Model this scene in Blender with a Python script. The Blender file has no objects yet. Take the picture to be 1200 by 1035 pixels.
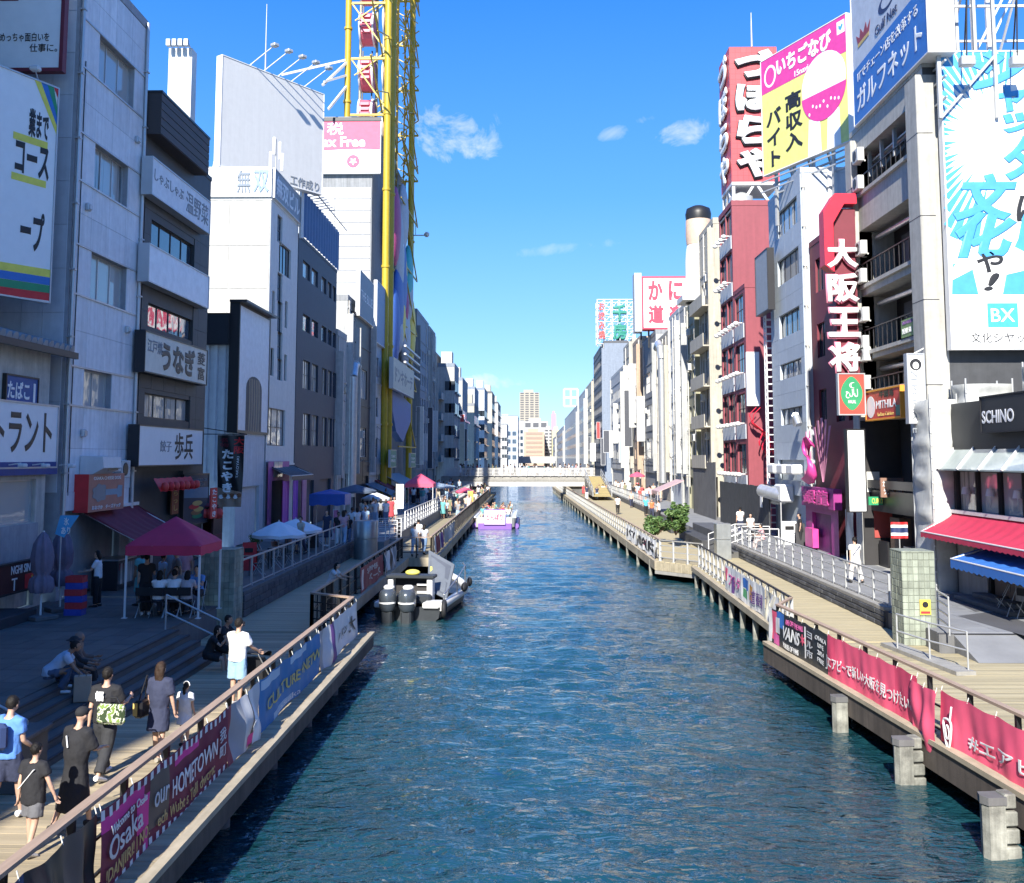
import bpy, bmesh, math, random
from mathutils import Vector, Matrix, noise as mnoise
R = math.radians
random.seed(7)
SC = bpy.context.scene
COL = SC.collection
# ---------------------------------------------------------------- camera
F_PX, CX, CY, HORIZON, VPX = 1200.0, 600.0, 421.5, 537.0, 622.0
CAM_Z = 6.7
PITCH = math.atan((HORIZON-CY)/F_PX)
YAW = math.atan((VPX-CX)/F_PX)
cam = bpy.data.cameras.new("camera"); camo = bpy.data.objects.new("camera", cam); COL.objects.link(camo)
camo.location = (0, 0, CAM_Z)
camo.rotation_euler = (R(90)+PITCH, 0, YAW)
cam.sensor_fit = 'HORIZONTAL'; cam.sensor_width = 36.0; cam.lens = 36.0*F_PX/1200.0
cam.shift_y = -(517.5-CY)/1200.0
cam.clip_start = 0.1; cam.clip_end = 4000
SC.camera = camo
CAMR = camo.rotation_euler.to_matrix()
# ---------------------------------------------------------------- sky and sun
SUN_EL, SUN_OFF = R(34), R(11)
to_sun = Vector((-math.sin(SUN_OFF)*math.cos(SUN_EL), -math.cos(SUN_OFF)*math.cos(SUN_EL), math.sin(SUN_EL)))
w = bpy.data.worlds.new("World"); SC.world = w; w.use_nodes = True
nt = w.node_tree; N = nt.nodes; LK = nt.links
bg = N['Background']
sky = N.new('ShaderNodeTexSky'); sky.sky_type = 'NISHITA'; sky.sun_disc = False
sky.sun_elevation = SUN_EL
sky.sun_rotation = math.atan2(to_sun.x, to_sun.y)
sky.air_density = 1.0; sky.dust_density = 0.1; sky.ozone_density = 4.0
bg.inputs['Strength'].default_value = 0.125
tc = N.new('ShaderNodeTexCoord')
nz = N.new('ShaderNodeTexNoise'); nz.inputs['Scale'].default_value = 22; nz.inputs['Detail'].default_value = 9; nz.inputs['Roughness'].default_value = .62; nz.inputs['Distortion'].default_value = .5
LK.new(tc.outputs['Generated'], nz.inputs['Vector'])
def px_dir(px, py):
    return (CAMR @ Vector(((px-CX)/F_PX, (CY-py)/F_PX, -1))).normalized()
def wmath(op, a, b=None):
    n = N.new('ShaderNodeMath'); n.operation = op
    for i, q in enumerate((a, b)):
        if q is None: continue
        if isinstance(q, (int, float)): n.inputs[i].default_value = q
        else: LK.new(q, n.inputs[i])
    return n.outputs[0]
def wdot(v):
    n = N.new('ShaderNodeVectorMath'); n.operation = 'DOT_PRODUCT'
    LK.new(tc.outputs['Generated'], n.inputs[0]); n.inputs[1].default_value = v
    return n.outputs['Value']
total = None
for (cx, cy, a, b, tilt, k) in ((532,158,60,34,-.05,1.0),(805,156,52,17,.25,.8),(722,157,22,9,.2,.55),(755,140,16,6,.1,.35),(560,447,70,9,0,.75),(668,290,60,8,.1,.3),(-700,120,260,90,.1,1.),(2100,60,300,80,-.2,1.),(900,-900,420,130,.3,.9)):
    d = px_dir(cx, cy); r = Vector((0,0,1)).cross(-d).normalized(); u = d.cross(-r).normalized()
    if u.z < 0: u = -u
    if r.x < 0 and d.y > 0: r = -r
    r2 = (r*math.cos(tilt)+u*math.sin(tilt)); u2 = (u*math.cos(tilt)-r*math.sin(tilt))
    x = wmath('DIVIDE', wdot(r2), a/1200); y = wmath('DIVIDE', wdot(u2), b/1200)
    e = wmath('SUBTRACT', 1.0, wmath('ADD', wmath('MULTIPLY', x, x), wmath('MULTIPLY', y, y)))
    front = wmath('GREATER_THAN', wdot(d), 0.5)
    dens = wmath('ADD', wmath('MULTIPLY', e, .62), wmath('MULTIPLY', wmath('SUBTRACT', nz.outputs['Fac'], .555), 3.6))
    dens = wmath('MULTIPLY', wmath('MULTIPLY', wmath('MINIMUM', wmath('MAXIMUM', dens, 0), 1), front), k)
    total = dens if total is None else wmath('MAXIMUM', total, dens)
mx = N.new('ShaderNodeMixRGB'); mx.inputs['Color2'].default_value = (2.75, 2.8, 2.9, 1)
LK.new(wmath('MULTIPLY', total, .85), mx.inputs['Fac'])
hs = N.new('ShaderNodeHueSaturation'); hs.inputs['Saturation'].default_value = 1.25; hs.inputs['Value'].default_value = .8
LK.new(sky.outputs['Color'], hs.inputs['Color'])
sz = N.new('ShaderNodeSeparateXYZ'); LK.new(tc.outputs['Generated'], sz.inputs[0]); rp = N.new('ShaderNodeValToRGB'); LK.new(sz.outputs['Z'], rp.inputs['Fac'])
for i_, (p_, c_) in enumerate(((0,(.27,.45,.68)),(.1,(.165,.36,.67)),(.25,(.07,.245,.65)),(.42,(.024,.155,.60)),(.75,(.015,.11,.46)))):
    e_ = rp.color_ramp.elements[i_] if i_ < 2 else rp.color_ramp.elements.new(p_)
    e_.position = p_; e_.color = (*c_, 1)
gs = N.new('ShaderNodeVectorMath'); gs.operation = 'SCALE'; gs.inputs['Scale'].default_value = 4.0; LK.new(rp.outputs['Color'], gs.inputs[0])
m2 = N.new('ShaderNodeMixRGB'); m2.inputs['Fac'].default_value = .86; LK.new(hs.outputs['Color'], m2.inputs['Color1']); LK.new(gs.outputs['Vector'], m2.inputs['Color2'])
LK.new(m2.outputs['Color'], mx.inputs['Color1']); LK.new(mx.outputs['Color'], bg.inputs['Color'])
sl = bpy.data.lights.new("sun", 'SUN'); sl.energy = 2.8; sl.angle = R(.53); sl.color = (1, .95, .86)
so = bpy.data.objects.new("sun", sl); COL.objects.link(so)
so.rotation_euler = (-to_sun).to_track_quat('-Z', 'Y').to_euler(); so.location = (-30, -60, 60)
SC.view_settings.view_transform = 'Standard'; SC.view_settings.look = 'None'
SC.view_settings.exposure = 1.85; SC.view_settings.gamma = 1.0; SC.view_settings.use_curve_mapping = False
SC.cycles.max_bounces = 8; SC.cycles.diffuse_bounces = 4; SC.cycles.glossy_bounces = 3; SC.cycles.transmission_bounces = 2; SC.cycles.transparent_max_bounces = 6
SC.cycles.use_denoising = True
# ---------------------------------------------------------------- from photograph to place
def ray(px, py): return Vector((0,0,CAM_Z)), px_dir(px, py)
def at(px, py, z):
    o, d = ray(px, py); return o + d*((z-CAM_Z)/d.z)
def at_y(px, py, Y):
    o, d = ray(px, py); return o + d*(Y/d.y)
# ---------------------------------------------------------------- materials
MATS = {}
def mat(name, rgb, rough=.65, metal=0., var=.12, scale=3., bump=0., bscale=40., streak=0., spec=.5, rnd=0., coat=0., emit=0., trans=0., stretch=None, pat=None):
    if name in MATS: return MATS[name]
    m = bpy.data.materials.new(name); m.use_nodes = True; MATS[name] = m
    n = m.node_tree.nodes; l = m.node_tree.links; p = n['Principled BSDF']
    p.inputs['Roughness'].default_value = rough; p.inputs['Metallic'].default_value = metal
    p.inputs['Specular IOR Level'].default_value = spec
    if coat: p.inputs['Coat Weight'].default_value = coat; p.inputs['Coat Roughness'].default_value = .04
    if trans: p.inputs['Transmission Weight'].default_value = trans
    g = n.new('ShaderNodeNewGeometry')
    vec = g.outputs['Position']
    if stretch:
        mp = n.new('ShaderNodeMapping'); mp.inputs['Scale'].default_value = stretch; l.new(vec, mp.inputs['Vector']); vec = mp.outputs['Vector']
    def mul(c, fac_out, lo, hi):
        mr = n.new('ShaderNodeMapRange'); mr.inputs['From Min'].default_value = .25; mr.inputs['From Max'].default_value = .75
        mr.inputs['To Min'].default_value = lo; mr.inputs['To Max'].default_value = hi; l.new(fac_out, mr.inputs['Value'])
        vm = n.new('ShaderNodeVectorMath'); vm.operation = 'SCALE'
        if c is None: vm.inputs[0].default_value = rgb
        else: l.new(c, vm.inputs[0])
        l.new(mr.outputs['Result'], vm.inputs['Scale']); return vm.outputs['Vector']
    c = None
    if var:
        t = n.new('ShaderNodeTexNoise'); t.inputs['Scale'].default_value = scale; t.inputs['Detail'].default_value = 6; t.inputs['Roughness'].default_value = .6
        l.new(vec, t.inputs['Vector']); c = mul(c, t.outputs['Fac'], 1-var, 1+var)
    if streak:
        mp = n.new('ShaderNodeMapping'); mp.inputs['Scale'].default_value = (2.2, 2.2, .12); l.new(g.outputs['Position'], mp.inputs['Vector'])
        t = n.new('ShaderNodeTexNoise'); t.inputs['Scale'].default_value = 2.; t.inputs['Detail'].default_value = 8; t.inputs['Roughness'].default_value = .7
        l.new(mp.outputs['Vector'], t.inputs['Vector']); c = mul(c, t.outputs['Fac'], 1-streak, 1+streak*.35)
    if rnd:
        oi = n.new('ShaderNodeObjectInfo'); c = mul(c, oi.outputs['Random'], 1-rnd*.5, 1+rnd*.5)
    if pat:
        c = pat(n, l, g, c, rgb)
    if c is None: p.inputs['Base Color'].default_value = (*rgb, 1)
    else: l.new(c, p.inputs['Base Color'])
    if bump:
        t = n.new('ShaderNodeTexNoise'); t.inputs['Scale'].default_value = bscale; t.inputs['Detail'].default_value = 4; l.new(vec, t.inputs['Vector'])
        b = n.new('ShaderNodeBump'); b.inputs['Strength'].default_value = min(1, bump); b.inputs['Distance'].default_value = .02
        l.new(t.outputs['Fac'], b.inputs['Height']); l.new(b.outputs['Normal'], p.inputs['Normal'])
    return m
def glass(name, tint, rough=.03, ior=1.9, curtain=None):
    if name in MATS: return MATS[name]
    def pat(n, l, g, c, rgb):
        wv = n.new('ShaderNodeTexNoise'); wv.inputs['Scale'].default_value = 1.0; wv.inputs['Detail'].default_value = 3
        mp = n.new('ShaderNodeMapping'); mp.inputs['Scale'].default_value = (7, 7, .25); l.new(g.outputs['Position'], mp.inputs['Vector']); l.new(mp.outputs['Vector'], wv.inputs['Vector'])
        oi = n.new('ShaderNodeObjectInfo')
        ad = n.new('ShaderNodeMath'); ad.operation = 'ADD'; l.new(wv.outputs['Fac'], ad.inputs[0]); l.new(oi.outputs['Random'], ad.inputs[1])
        cr = n.new('ShaderNodeValToRGB'); cr.color_ramp.elements[0].position = .62; cr.color_ramp.elements[1].position = 1.2 if not curtain else .8
        cr.color_ramp.elements[0].color = (*rgb, 1); cr.color_ramp.elements[1].color = (*(curtain or tuple(q*1.8+.02 for q in rgb)), 1)
        l.new(ad.outputs[0], cr.inputs['Fac']); return cr.outputs['Color']
    m = mat(name, tint, rough=rough, var=0, spec=.5, pat=pat)
    p = m.node_tree.nodes['Principled BSDF']; p.inputs['IOR'].default_value = ior
    n = m.node_tree.nodes; l = m.node_tree.links            # slightly uneven float glass
    g = n.new('ShaderNodeNewGeometry'); t = n.new('ShaderNodeTexNoise'); t.inputs['Scale'].default_value = .9
    l.new(g.outputs['Position'], t.inputs['Vector']); b = n.new('ShaderNodeBump'); b.inputs['Strength'].default_value = .18; b.inputs['Distance'].default_value = .05
    l.new(t.outputs['Fac'], b.inputs['Height']); l.new(b.outputs['Normal'], p.inputs['Normal'])
    return m
# ---------------------------------------------------------------- mesh building
class MB:
    """collects faces in local coordinates, then links them as one object"""
    def __init__(s): s.v = []; s.f = []; s.m = []; s.cur = 0; s.smooth = set()
    def add(s, verts, faces, smooth=False):
        o = len(s.v); s.v += [tuple(q) for q in verts]
        for f in faces:
            if smooth: s.smooth.add(len(s.f))
            s.f.append(tuple(i+o for i in f)); s.m.append(s.cur)
        return s
    def box(s, x0, x1, y0, y1, z0, z1, bev=0):
        if x1 < x0: x0, x1 = x1, x0
        if y1 < y0: y0, y1 = y1, y0
        if z1 < z0: z0, z1 = z1, z0
        if not bev:
            v = [(x,y,z) for z in (z0,z1) for y in (y0,y1) for x in (x0,x1)]
            return s.add(v, [(0,2,3,1),(4,5,7,6),(0,1,5,4),(2,6,7,3),(0,4,6,2),(1,3,7,5)])
        b = min(bev, (x1-x0)*.45, (y1-y0)*.45, (z1-z0)*.45)
        bm = bmesh.new(); bmesh.ops.create_cube(bm, size=1)
        for q in bm.verts: q.co = Vector(((x0+x1)/2+q.co.x*(x1-x0), (y0+y1)/2+q.co.y*(y1-y0), (z0+z1)/2+q.co.z*(z1-z0)))
        bmesh.ops.bevel(bm, geom=bm.edges[:], offset=b, segments=1, affect='EDGES', profile=.5)
        bm.verts.index_update(); s.add([q.co for q in bm.verts], [[q.index for q in f.verts] for f in bm.faces]); bm.free(); return s
    def quad(s, a, b, c, d): return s.add([a,b,c,d], [(0,1,2,3)])
    def poly(s, pts2, y0, y1):
        """outline in x,z, thick in y"""
        n = len(pts2); v = [(x,y0,z) for x,z in pts2]+[(x,y1,z) for x,z in pts2]
        return s.add(v, [tuple(range(n)), tuple(range(2*n-1, n-1, -1))]+[(i, i+n, (i+1)%n+n, (i+1)%n) for i in range(n)])
    def polyz(s, pts2, z0, z1):
        n = len(pts2); v = [(x,y,z0) for x,y in pts2]+[(x,y,z1) for x,y in pts2]
        return s.add(v, [tuple(range(n-1,-1,-1)), tuple(range(n, 2*n))]+[(i, (i+1)%n, (i+1)%n+n, i+n) for i in range(n)])
    def tube(s, a, b, r, n=8, r2=None, caps=True):
        a = Vector(a); b = Vector(b); d = (b-a).normalized(); r2 = r if r2 is None else r2
        u = d.cross(Vector((0,0,1)) if abs(d.z) < .9 else Vector((1,0,0))).normalized(); w_ = d.cross(u)
        v = [a+(u*math.cos(t)+w_*math.sin(t))*r for t in (2*math.pi*i/n for i in range(n))]+[b+(u*math.cos(t)+w_*math.sin(t))*r2 for t in (2*math.pi*i/n for i in range(n))]
        s.add(v, [(i, (i+1)%n, (i+1)%n+n, i+n) for i in range(n)], smooth=n > 5)
        if caps: s.add(v, [tuple(range(n-1,-1,-1)), tuple(range(n,2*n))])
        return s
    def bar(s, a, b, w_=.04, h=.04):
        a = Vector(a); b = Vector(b); d = (b-a).normalized()
        u = d.cross(Vector((0,0,1)) if abs(d.z) < .95 else Vector((0,1,0))).normalized(); t = u.cross(d)
        u = u*w_/2; t = t*h/2
        v = [a-u-t, a+u-t, a+u+t, a-u+t, b-u-t, b+u-t, b+u+t, b-u+t]
        return s.add(v, [(3,2,1,0),(4,5,6,7),(0,1,5,4),(1,2,6,5),(2,3,7,6),(3,0,4,7)])
    def path(s, pts, r, n=6):
        for a, b in zip(pts, pts[1:]): s.tube(a, b, r, n)
        return s
    def sweep(s, rings, closed=True, smooth=True):
        """rings: lists of points, same count"""
        n = len(rings[0]); v = [p for r in rings for p in r]
        fs = [(k*n+i, k*n+(i+1)%n, (k+1)*n+(i+1)%n, (k+1)*n+i) for k in range(len(rings)-1) for i in range(n)]
        s.add(v, fs, smooth)
        if closed: s.add(v, [tuple(range(n-1,-1,-1)), tuple((len(rings)-1)*n+i for i in range(n))])
        return s
    def lathe(s, prof, c=(0,0,0), n=16, smooth=True, sx=1, sy=1):
        return s.sweep([[(c[0]+r*sx*math.cos(2*math.pi*i/n), c[1]+r*sy*math.sin(2*math.pi*i/n), c[2]+z) for i in range(n)] for r, z in prof], True, smooth)
    def ball(s, c, rx, ry, rz, n=12, k=7):
        prof = [(max(.02, math.sin(math.pi*j/k)), -math.cos(math.pi*j/k)) for j in range(k+1)]
        return s.sweep([[(c[0]+r*rx*math.cos(2*math.pi*i/n), c[1]+r*ry*math.sin(2*math.pi*i/n), c[2]+z*rz) for i in range(n)] for r, z in prof], True, True)
    def grid(s, fn, nu, nv, thick=None, smooth=True):
        """surface fn(u,v)->point, u,v in 0..1"""
        v = [fn(i/nu, j/nv) for j in range(nv+1) for i in range(nu+1)]
        s.add(v, [(j*(nu+1)+i, j*(nu+1)+i+1, (j+1)*(nu+1)+i+1, (j+1)*(nu+1)+i) for j in range(nv) for i in range(nu)], smooth)
        return s
    def mesh(s, name, mats):
        me = bpy.data.meshes.new(name); me.from_pydata(s.v, [], s.f)
        for q in (mats if isinstance(mats, (list, tuple)) else [mats]): me.materials.append(q)
        if any(s.m): me.polygons.foreach_set('material_index', s.m)
        if s.smooth: me.polygons.foreach_set('use_smooth', [i in s.smooth for i in range(len(s.f))])
        me.validate(); me.update(); return me
    def build(s, name, mats, parent=None, loc=(0,0,0), yaw=0.):
        return link(name, s.mesh(name, mats), parent, loc, yaw)
def link(name, me, parent=None, loc=(0,0,0), yaw=0.):
    o = bpy.data.objects.new(name, me); COL.objects.link(o)
    o.location = loc; o.rotation_euler = (0,0,yaw)
    if parent is not None: o.parent = parent
    return o
def tag(o, label, cat, group=None, kind=None):
    o['label'] = label; o['category'] = cat
    if group: o['group'] = group
    if kind: o['kind'] = kind
    return o
def thing(name, label, cat, loc=(0,0,0), yaw=0., group=None):
    o = bpy.data.objects.new(name, None); COL.objects.link(o); o.empty_display_size = .2
    o.location = loc; o.rotation_euler = (0,0,yaw); return tag(o, label, cat, group)
def struct(o): o['kind'] = 'structure'; return o
def stuff(o): o['kind'] = 'stuff'; return o
def dup(root, loc, yaw=None, label=None, group=None):
    def cp(o, par):
        c = o.copy(); COL.objects.link(c)
        if par is not None: c.parent = par
        for ch in list(o.children): cp(ch, c)
        return c
    r = cp(root, None); r.location = loc
    if yaw is not None: r.rotation_euler = (0,0,yaw)
    if label: r['label'] = label
    if group: r['group'] = group
    return r
# ---------------------------------------------------------------- wall frames: x along the wall to the viewer's right, y into it, z up
class Fr:
    def __init__(s, root, O, yaw):
        s.root = root; s.O = Vector(O); s.yaw = yaw; s.M = Matrix.Rotation(yaw, 4, 'Z')
        base = root.location if root is not None else Vector((0,0,0))
        s.rel = s.O-base
    def loc(s, x=0, y=0, z=0): return s.rel + s.M @ Vector((x,y,z))
    def world(s, x=0, y=0, z=0): return s.O + s.M @ Vector((x,y,z))
    def put(s, name, mb, mats, x=0, y=0, z=0, parent=None):
        if parent is not None:                                # a sub-part: same frame as its part
            return mb.build(name, mats, parent, (x,y,z))
        return mb.build(name, mats, s.root, s.loc(x,y,z), s.yaw)
    def put_me(s, name, me, x=0, y=0, z=0): return link(name, me, s.root, s.loc(x,y,z), s.yaw)
    def px(s, px, py):
        o, d = ray(px, py); n = s.M @ Vector((0,1,0)); t = (s.O-o).dot(n)/d.dot(n); p = o+d*t-s.O
        p = s.M.inverted() @ p; return p.x, p.z
    def rect(s, xl, yt, xr, yb):
        """pixels of the left edge's top and bottom and of the right edge"""
        u0, v1 = s.px(xl, yt); u0b, v0 = s.px(xl, yb); u1, _ = s.px(xr, (yt+yb)/2)
        return (u0+u0b)/2, u1, v0, v1
def wall_sheet(mb, x0, x1, z0, z1, holes, rev=.14, y=0.):
    """a wall with rectangular openings and their reveals"""
    xs = sorted({x0, x1, *[min(max(q, x0), x1) for h in holes for q in h[:2]]}); zs = sorted({z0, z1, *[min(max(q, z0), z1) for h in holes for q in h[2:4]]})
    for i in range(len(xs)-1):
        for j in range(len(zs)-1):
            cx, cz = (xs[i]+xs[i+1])/2, (zs[j]+zs[j+1])/2
            if any(h[0] < cx < h[1] and h[2] < cz < h[3] for h in holes): continue
            mb.quad((xs[i],y,zs[j]), (xs[i+1],y,zs[j]), (xs[i+1],y,zs[j+1]), (xs[i],y,zs[j+1]))
    for a, b, c, d in [h[:4] for h in holes]:
        r = y+rev
        mb.quad((a,y,c),(a,r,c),(b,r,c),(b,y,c)); mb.quad((a,y,d),(b,y,d),(b,r,d),(a,r,d))
        mb.quad((a,y,c),(a,y,d),(a,r,d),(a,r,c)); mb.quad((b,y,c),(b,r,c),(b,r,d),(b,y,d))
        mb.quad((a,r+.06,c),(b,r+.06,c),(b,r+.06,d),(a,r+.06,d))
WIN = {}
def window(f, h, nx=2, ny=1, gm=None, fm=None, rev=.14, bar=.05, sill=False, name='window'):
    a, b, c, d = h[:4]; w_, t = b-a, d-c
    k = (round(w_,2), round(t,2), nx, ny, gm.name, fm.name, sill, bar)
    if k not in WIN:
        m = MB(); q = bar
        m.box(0, w_, 0, .06, 0, q); m.box(0, w_, 0, .06, t-q, t); m.box(0, q, 0, .06, q, t-q); m.box(w_-q, w_, 0, .06, q, t-q)
        for i in range(1, nx): x = w_*i/nx; m.box(x-q/2, x+q/2, .003, .055, q, t-q)
        for j in range(1, ny): z = t*j/ny; m.box(q, w_-q, .006, .05, z-q/2, z+q/2)
        p = MB(); p.quad((q,.035,q), (w_-q,.035,q), (w_-q,.035,t-q), (q,.035,t-q))
        s = None
        if sill: s = MB(); s.box(-.06, w_+.06, -rev-.05, -.02, -.07, -.01); s = s.mesh('sill', fm)
        WIN[k] = (m.mesh(name, fm), p.mesh('pane', gm), s)
    me, pm, sm = WIN[k]
    o = f.put_me(name, me, a, rev-.02, c); o_p = link('pane', pm, o)
    if sm: link('sill', sm, o)
    return o
# ---------------------------------------------------------------- lettering (filled in together at the end)
TEXTS = []
def text(parent, s, box, y, m, bold=.0, ext=.01, loc=(0,0,0), yaw=0., name='lettering', warp=None, shear=0., keep=False, up=False, ls=1.):
    """s fitted into box (x0,x1,z0,z1) of the parent's frame, facing -y at depth y"""
    me = bpy.data.meshes.new(name); me.materials.append(m)
    o = link(name, me, parent, loc, yaw)
    TEXTS.append((me, s, box, y, bold, ext, warp, shear, keep, up, ls)); return o
def finish_texts():
    tmp = []; cache = {}
    for t in TEXTS:
        k = (t[1], t[4], t[7], t[10])
        if k in cache: continue
        cu = bpy.data.curves.new('t', 'FONT'); cu.body = t[1]; cu.align_x = 'CENTER'; cu.resolution_u = 3; cu.fill_mode = 'BOTH' if t[4] > 0 else 'FRONT'; cu.bevel_depth = max(0, t[4]); cu.bevel_resolution = 1; cu.shear = t[7]; cu.space_line = 1.12*t[10]
        ob = bpy.data.objects.new('t', cu); COL.objects.link(ob); tmp.append(ob); cache[k] = ob
    bpy.context.view_layer.update(); dg = bpy.context.evaluated_depsgraph_get()
    res = {}
    for k, ob in cache.items():
        me = bpy.data.meshes.new_from_object(ob.evaluated_get(dg)); bm = bmesh.new(); bm.from_mesh(me); bpy.data.meshes.remove(me); res[k] = bm
    for me, s, box, y, bold, ext, warp, shear, keep, up, ls in TEXTS:
        bm = res[(s, bold, shear, ls)].copy()
        if not bm.verts: bm.free(); continue
        if up:
            for v in bm.verts: v.co.x, v.co.y = -v.co.y, v.co.x
        xs = [v.co.x for v in bm.verts]; ys = [v.co.y for v in bm.verts]
        sx = (box[1]-box[0])/max(1e-6, max(xs)-min(xs)); sz = (box[3]-box[2])/max(1e-6, max(ys)-min(ys)); ox = oz = 0
        if keep:
            q = min(sx, sz); ox = (box[1]-box[0]-(max(xs)-min(xs))*q)/2; oz = (box[3]-box[2]-(max(ys)-min(ys))*q)/2; sx = sz = q
        x0, y0 = min(xs), min(ys); zs_ = [v.co.z for v in bm.verts]; za = min(zs_); zr = max(max(zs_)-za, 1e-6); flat_ = bold <= 0
        if warp and not flat_: bmesh.ops.delete(bm, geom=[f for f in bm.faces if f.normal.z < -.05], context='FACES')
        dep = {v: ((v.co.z-za)/zr if not flat_ else 0) for v in bm.verts}
        for v in bm.verts: v.co = Vector((box[0]+ox+(v.co.x-x0)*sx, -dep.get(v,0)*(ext if not warp else .008), box[2]+oz+(v.co.y-y0)*sz))
        if warp:
            n = 40; L = box[1]-box[0]
            st = .07; x = box[0]+st
            while x < box[1]:
                bmesh.ops.bisect_plane(bm, geom=bm.verts[:]+bm.edges[:]+bm.faces[:], plane_co=(x,0,0), plane_no=(1,0,0)); x += st
            z = box[2]+.1
            while z < box[3]:
                bmesh.ops.bisect_plane(bm, geom=bm.verts[:]+bm.edges[:]+bm.faces[:], plane_co=(0,0,z), plane_no=(0,0,1)); z += .12
            for v in bm.verts: v.co = Vector(warp(v.co.x, v.co.z, y+v.co.y))
        else:
            for v in bm.verts: v.co.y += y
            if ext > .0 and flat_:
                r = bmesh.ops.extrude_face_region(bm, geom=bm.faces[:])
                for v in [q for q in r['geom'] if isinstance(q, bmesh.types.BMVert)]: v.co.y += -ext
                bmesh.ops.recalc_face_normals(bm, faces=bm.faces)
        bm.to_mesh(me); bm.free(); me.update()
    for ob in tmp: cu = ob.data; bpy.data.objects.remove(ob); bpy.data.curves.remove(cu)
    for b in res.values(): b.free()
# ================================================================ materials used by the setting
ZD, ZT, ZR, WZ = 1.5, 2.2, 2.0, .6                                    # decks, left terrace, right terrace above the water
asphalt = mat('asphalt', (.075,.075,.08), .9, var=.2, scale=.6, bump=.3)
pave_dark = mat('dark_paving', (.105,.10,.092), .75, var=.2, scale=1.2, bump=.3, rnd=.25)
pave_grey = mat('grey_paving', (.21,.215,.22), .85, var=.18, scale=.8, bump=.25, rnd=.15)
wood_deck = mat('deck_boards', (.35,.30,.185), .8, var=.22, scale=1.2, stretch=(.35,5,1), bump=.25, bscale=9, rnd=.28)
wood_deck_l = mat('greyed_deck_boards', (.36,.295,.19), .8, var=.2, scale=1.2, stretch=(.35,5,1), bump=.25, bscale=9, rnd=.3)
wood_cap = mat('rail_cap_wood', (.36,.26,.19), .6, var=.18, scale=2, stretch=(6,.6,1))
wood_edge = mat('pale_edge_board', (.40,.34,.24), .8, var=.25, scale=1.3, stretch=(3,.6,1), streak=.2)
fascia_m = mat('weathered_fascia', (.105,.085,.07), .85, var=.3, scale=1.5, streak=.5, bump=.3)
conc = mat('concrete', (.30,.29,.265), .85, var=.16, scale=1.1, streak=.3, bump=.2)
conc_d = mat('dark_concrete', (.13,.13,.13), .9, var=.2, scale=1.1, streak=.3, bump=.2)
pile_m = mat('stained_pile', (.27,.27,.235), .9, var=.65, scale=3.2, streak=.7, bump=.4)
black_metal = mat('black_metal', (.02,.02,.023), .45, metal=.3, var=.15)
steel = mat('brushed_steel', (.55,.56,.57), .32, metal=.9, var=.08)
galv = mat('galvanised_steel', (.42,.43,.43), .5, metal=.35, var=.1)
white_metal = mat('white_metal', (.68,.68,.67), .45, var=.06, streak=.12)
stone_dark = mat('dark_stone_block', (.07,.073,.08), .8, var=.35, scale=2.2, bump=.5, bscale=18, rnd=.5)
stone_moss = mat('green_stone_tile', (.29,.32,.255), .75, var=.28, scale=2.2, streak=.5, bump=.3, rnd=.22)
step_stone = mat('step_stone', (.092,.09,.085), .7, var=.25, scale=1.5, bump=.3)
nosing = mat('step_nosing', (.03,.033,.04), .7, var=.15)
white_paint = mat('white_paint', (.62,.62,.60), .55, var=.05, streak=.1)
rope_m = mat('white_rope', (.7,.68,.6), .9)
# ---------------------------------------------------------------- ground and canal
def flat(name, polys, m, z, kind='structure'):
    mb = MB()
    for p in polys: mb.add([(x,y,z) for x,y in p], [tuple(range(len(p)))])
    o = mb.build(name, m); o['kind'] = kind; return o
xr_wall = lambda Y: 10.9
g = MB()
for zz, p in ((ZT-.02, [(-1500,-80),(-9.7,-80),(-9.7,31.7),(-10.55,31.7),(-10.55,33.7),(-9.52,33.7),(-9.52,430),(-1500,430)]), (ZR-.02, [(11.0,28.4),(1500,28.4),(1500,430),(11.0,430)]), (ZD-.05, [(15.6,-80),(1500,-80),(1500,28.4),(15.6,28.4)]), (ZR-.02, [(-1500,430),(1500,430),(1500,2600),(-1500,2600)])):
    g.add([(x,y,zz) for x,y in p], [(0,1,2,3)])
struct(g.build('ground', asphalt))
k = MB()                                                       # canal walls under the decks
k.box(-9.9,-9.62,-80,31.78,-1.5,ZT-.03); k.box(-10.75,-10.52,31.78,33.7,-1.5,ZT-.03); k.box(-9.9,-9.53,33.7,430,-1.5,ZT-.03); k.box(10.99,11.4,28.4,430,-1.5,ZR-.03); k.box(15.3,15.62,-80,28.4,-1.5,ZD-.06); k.box(11.4,15.3,28.0,28.4,-1.5,ZD-.06); k.box(-9.9,11.4,430,430.4,-1.5,ZT-.03)
struct(k.build('canal_wall', conc_d))
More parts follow.
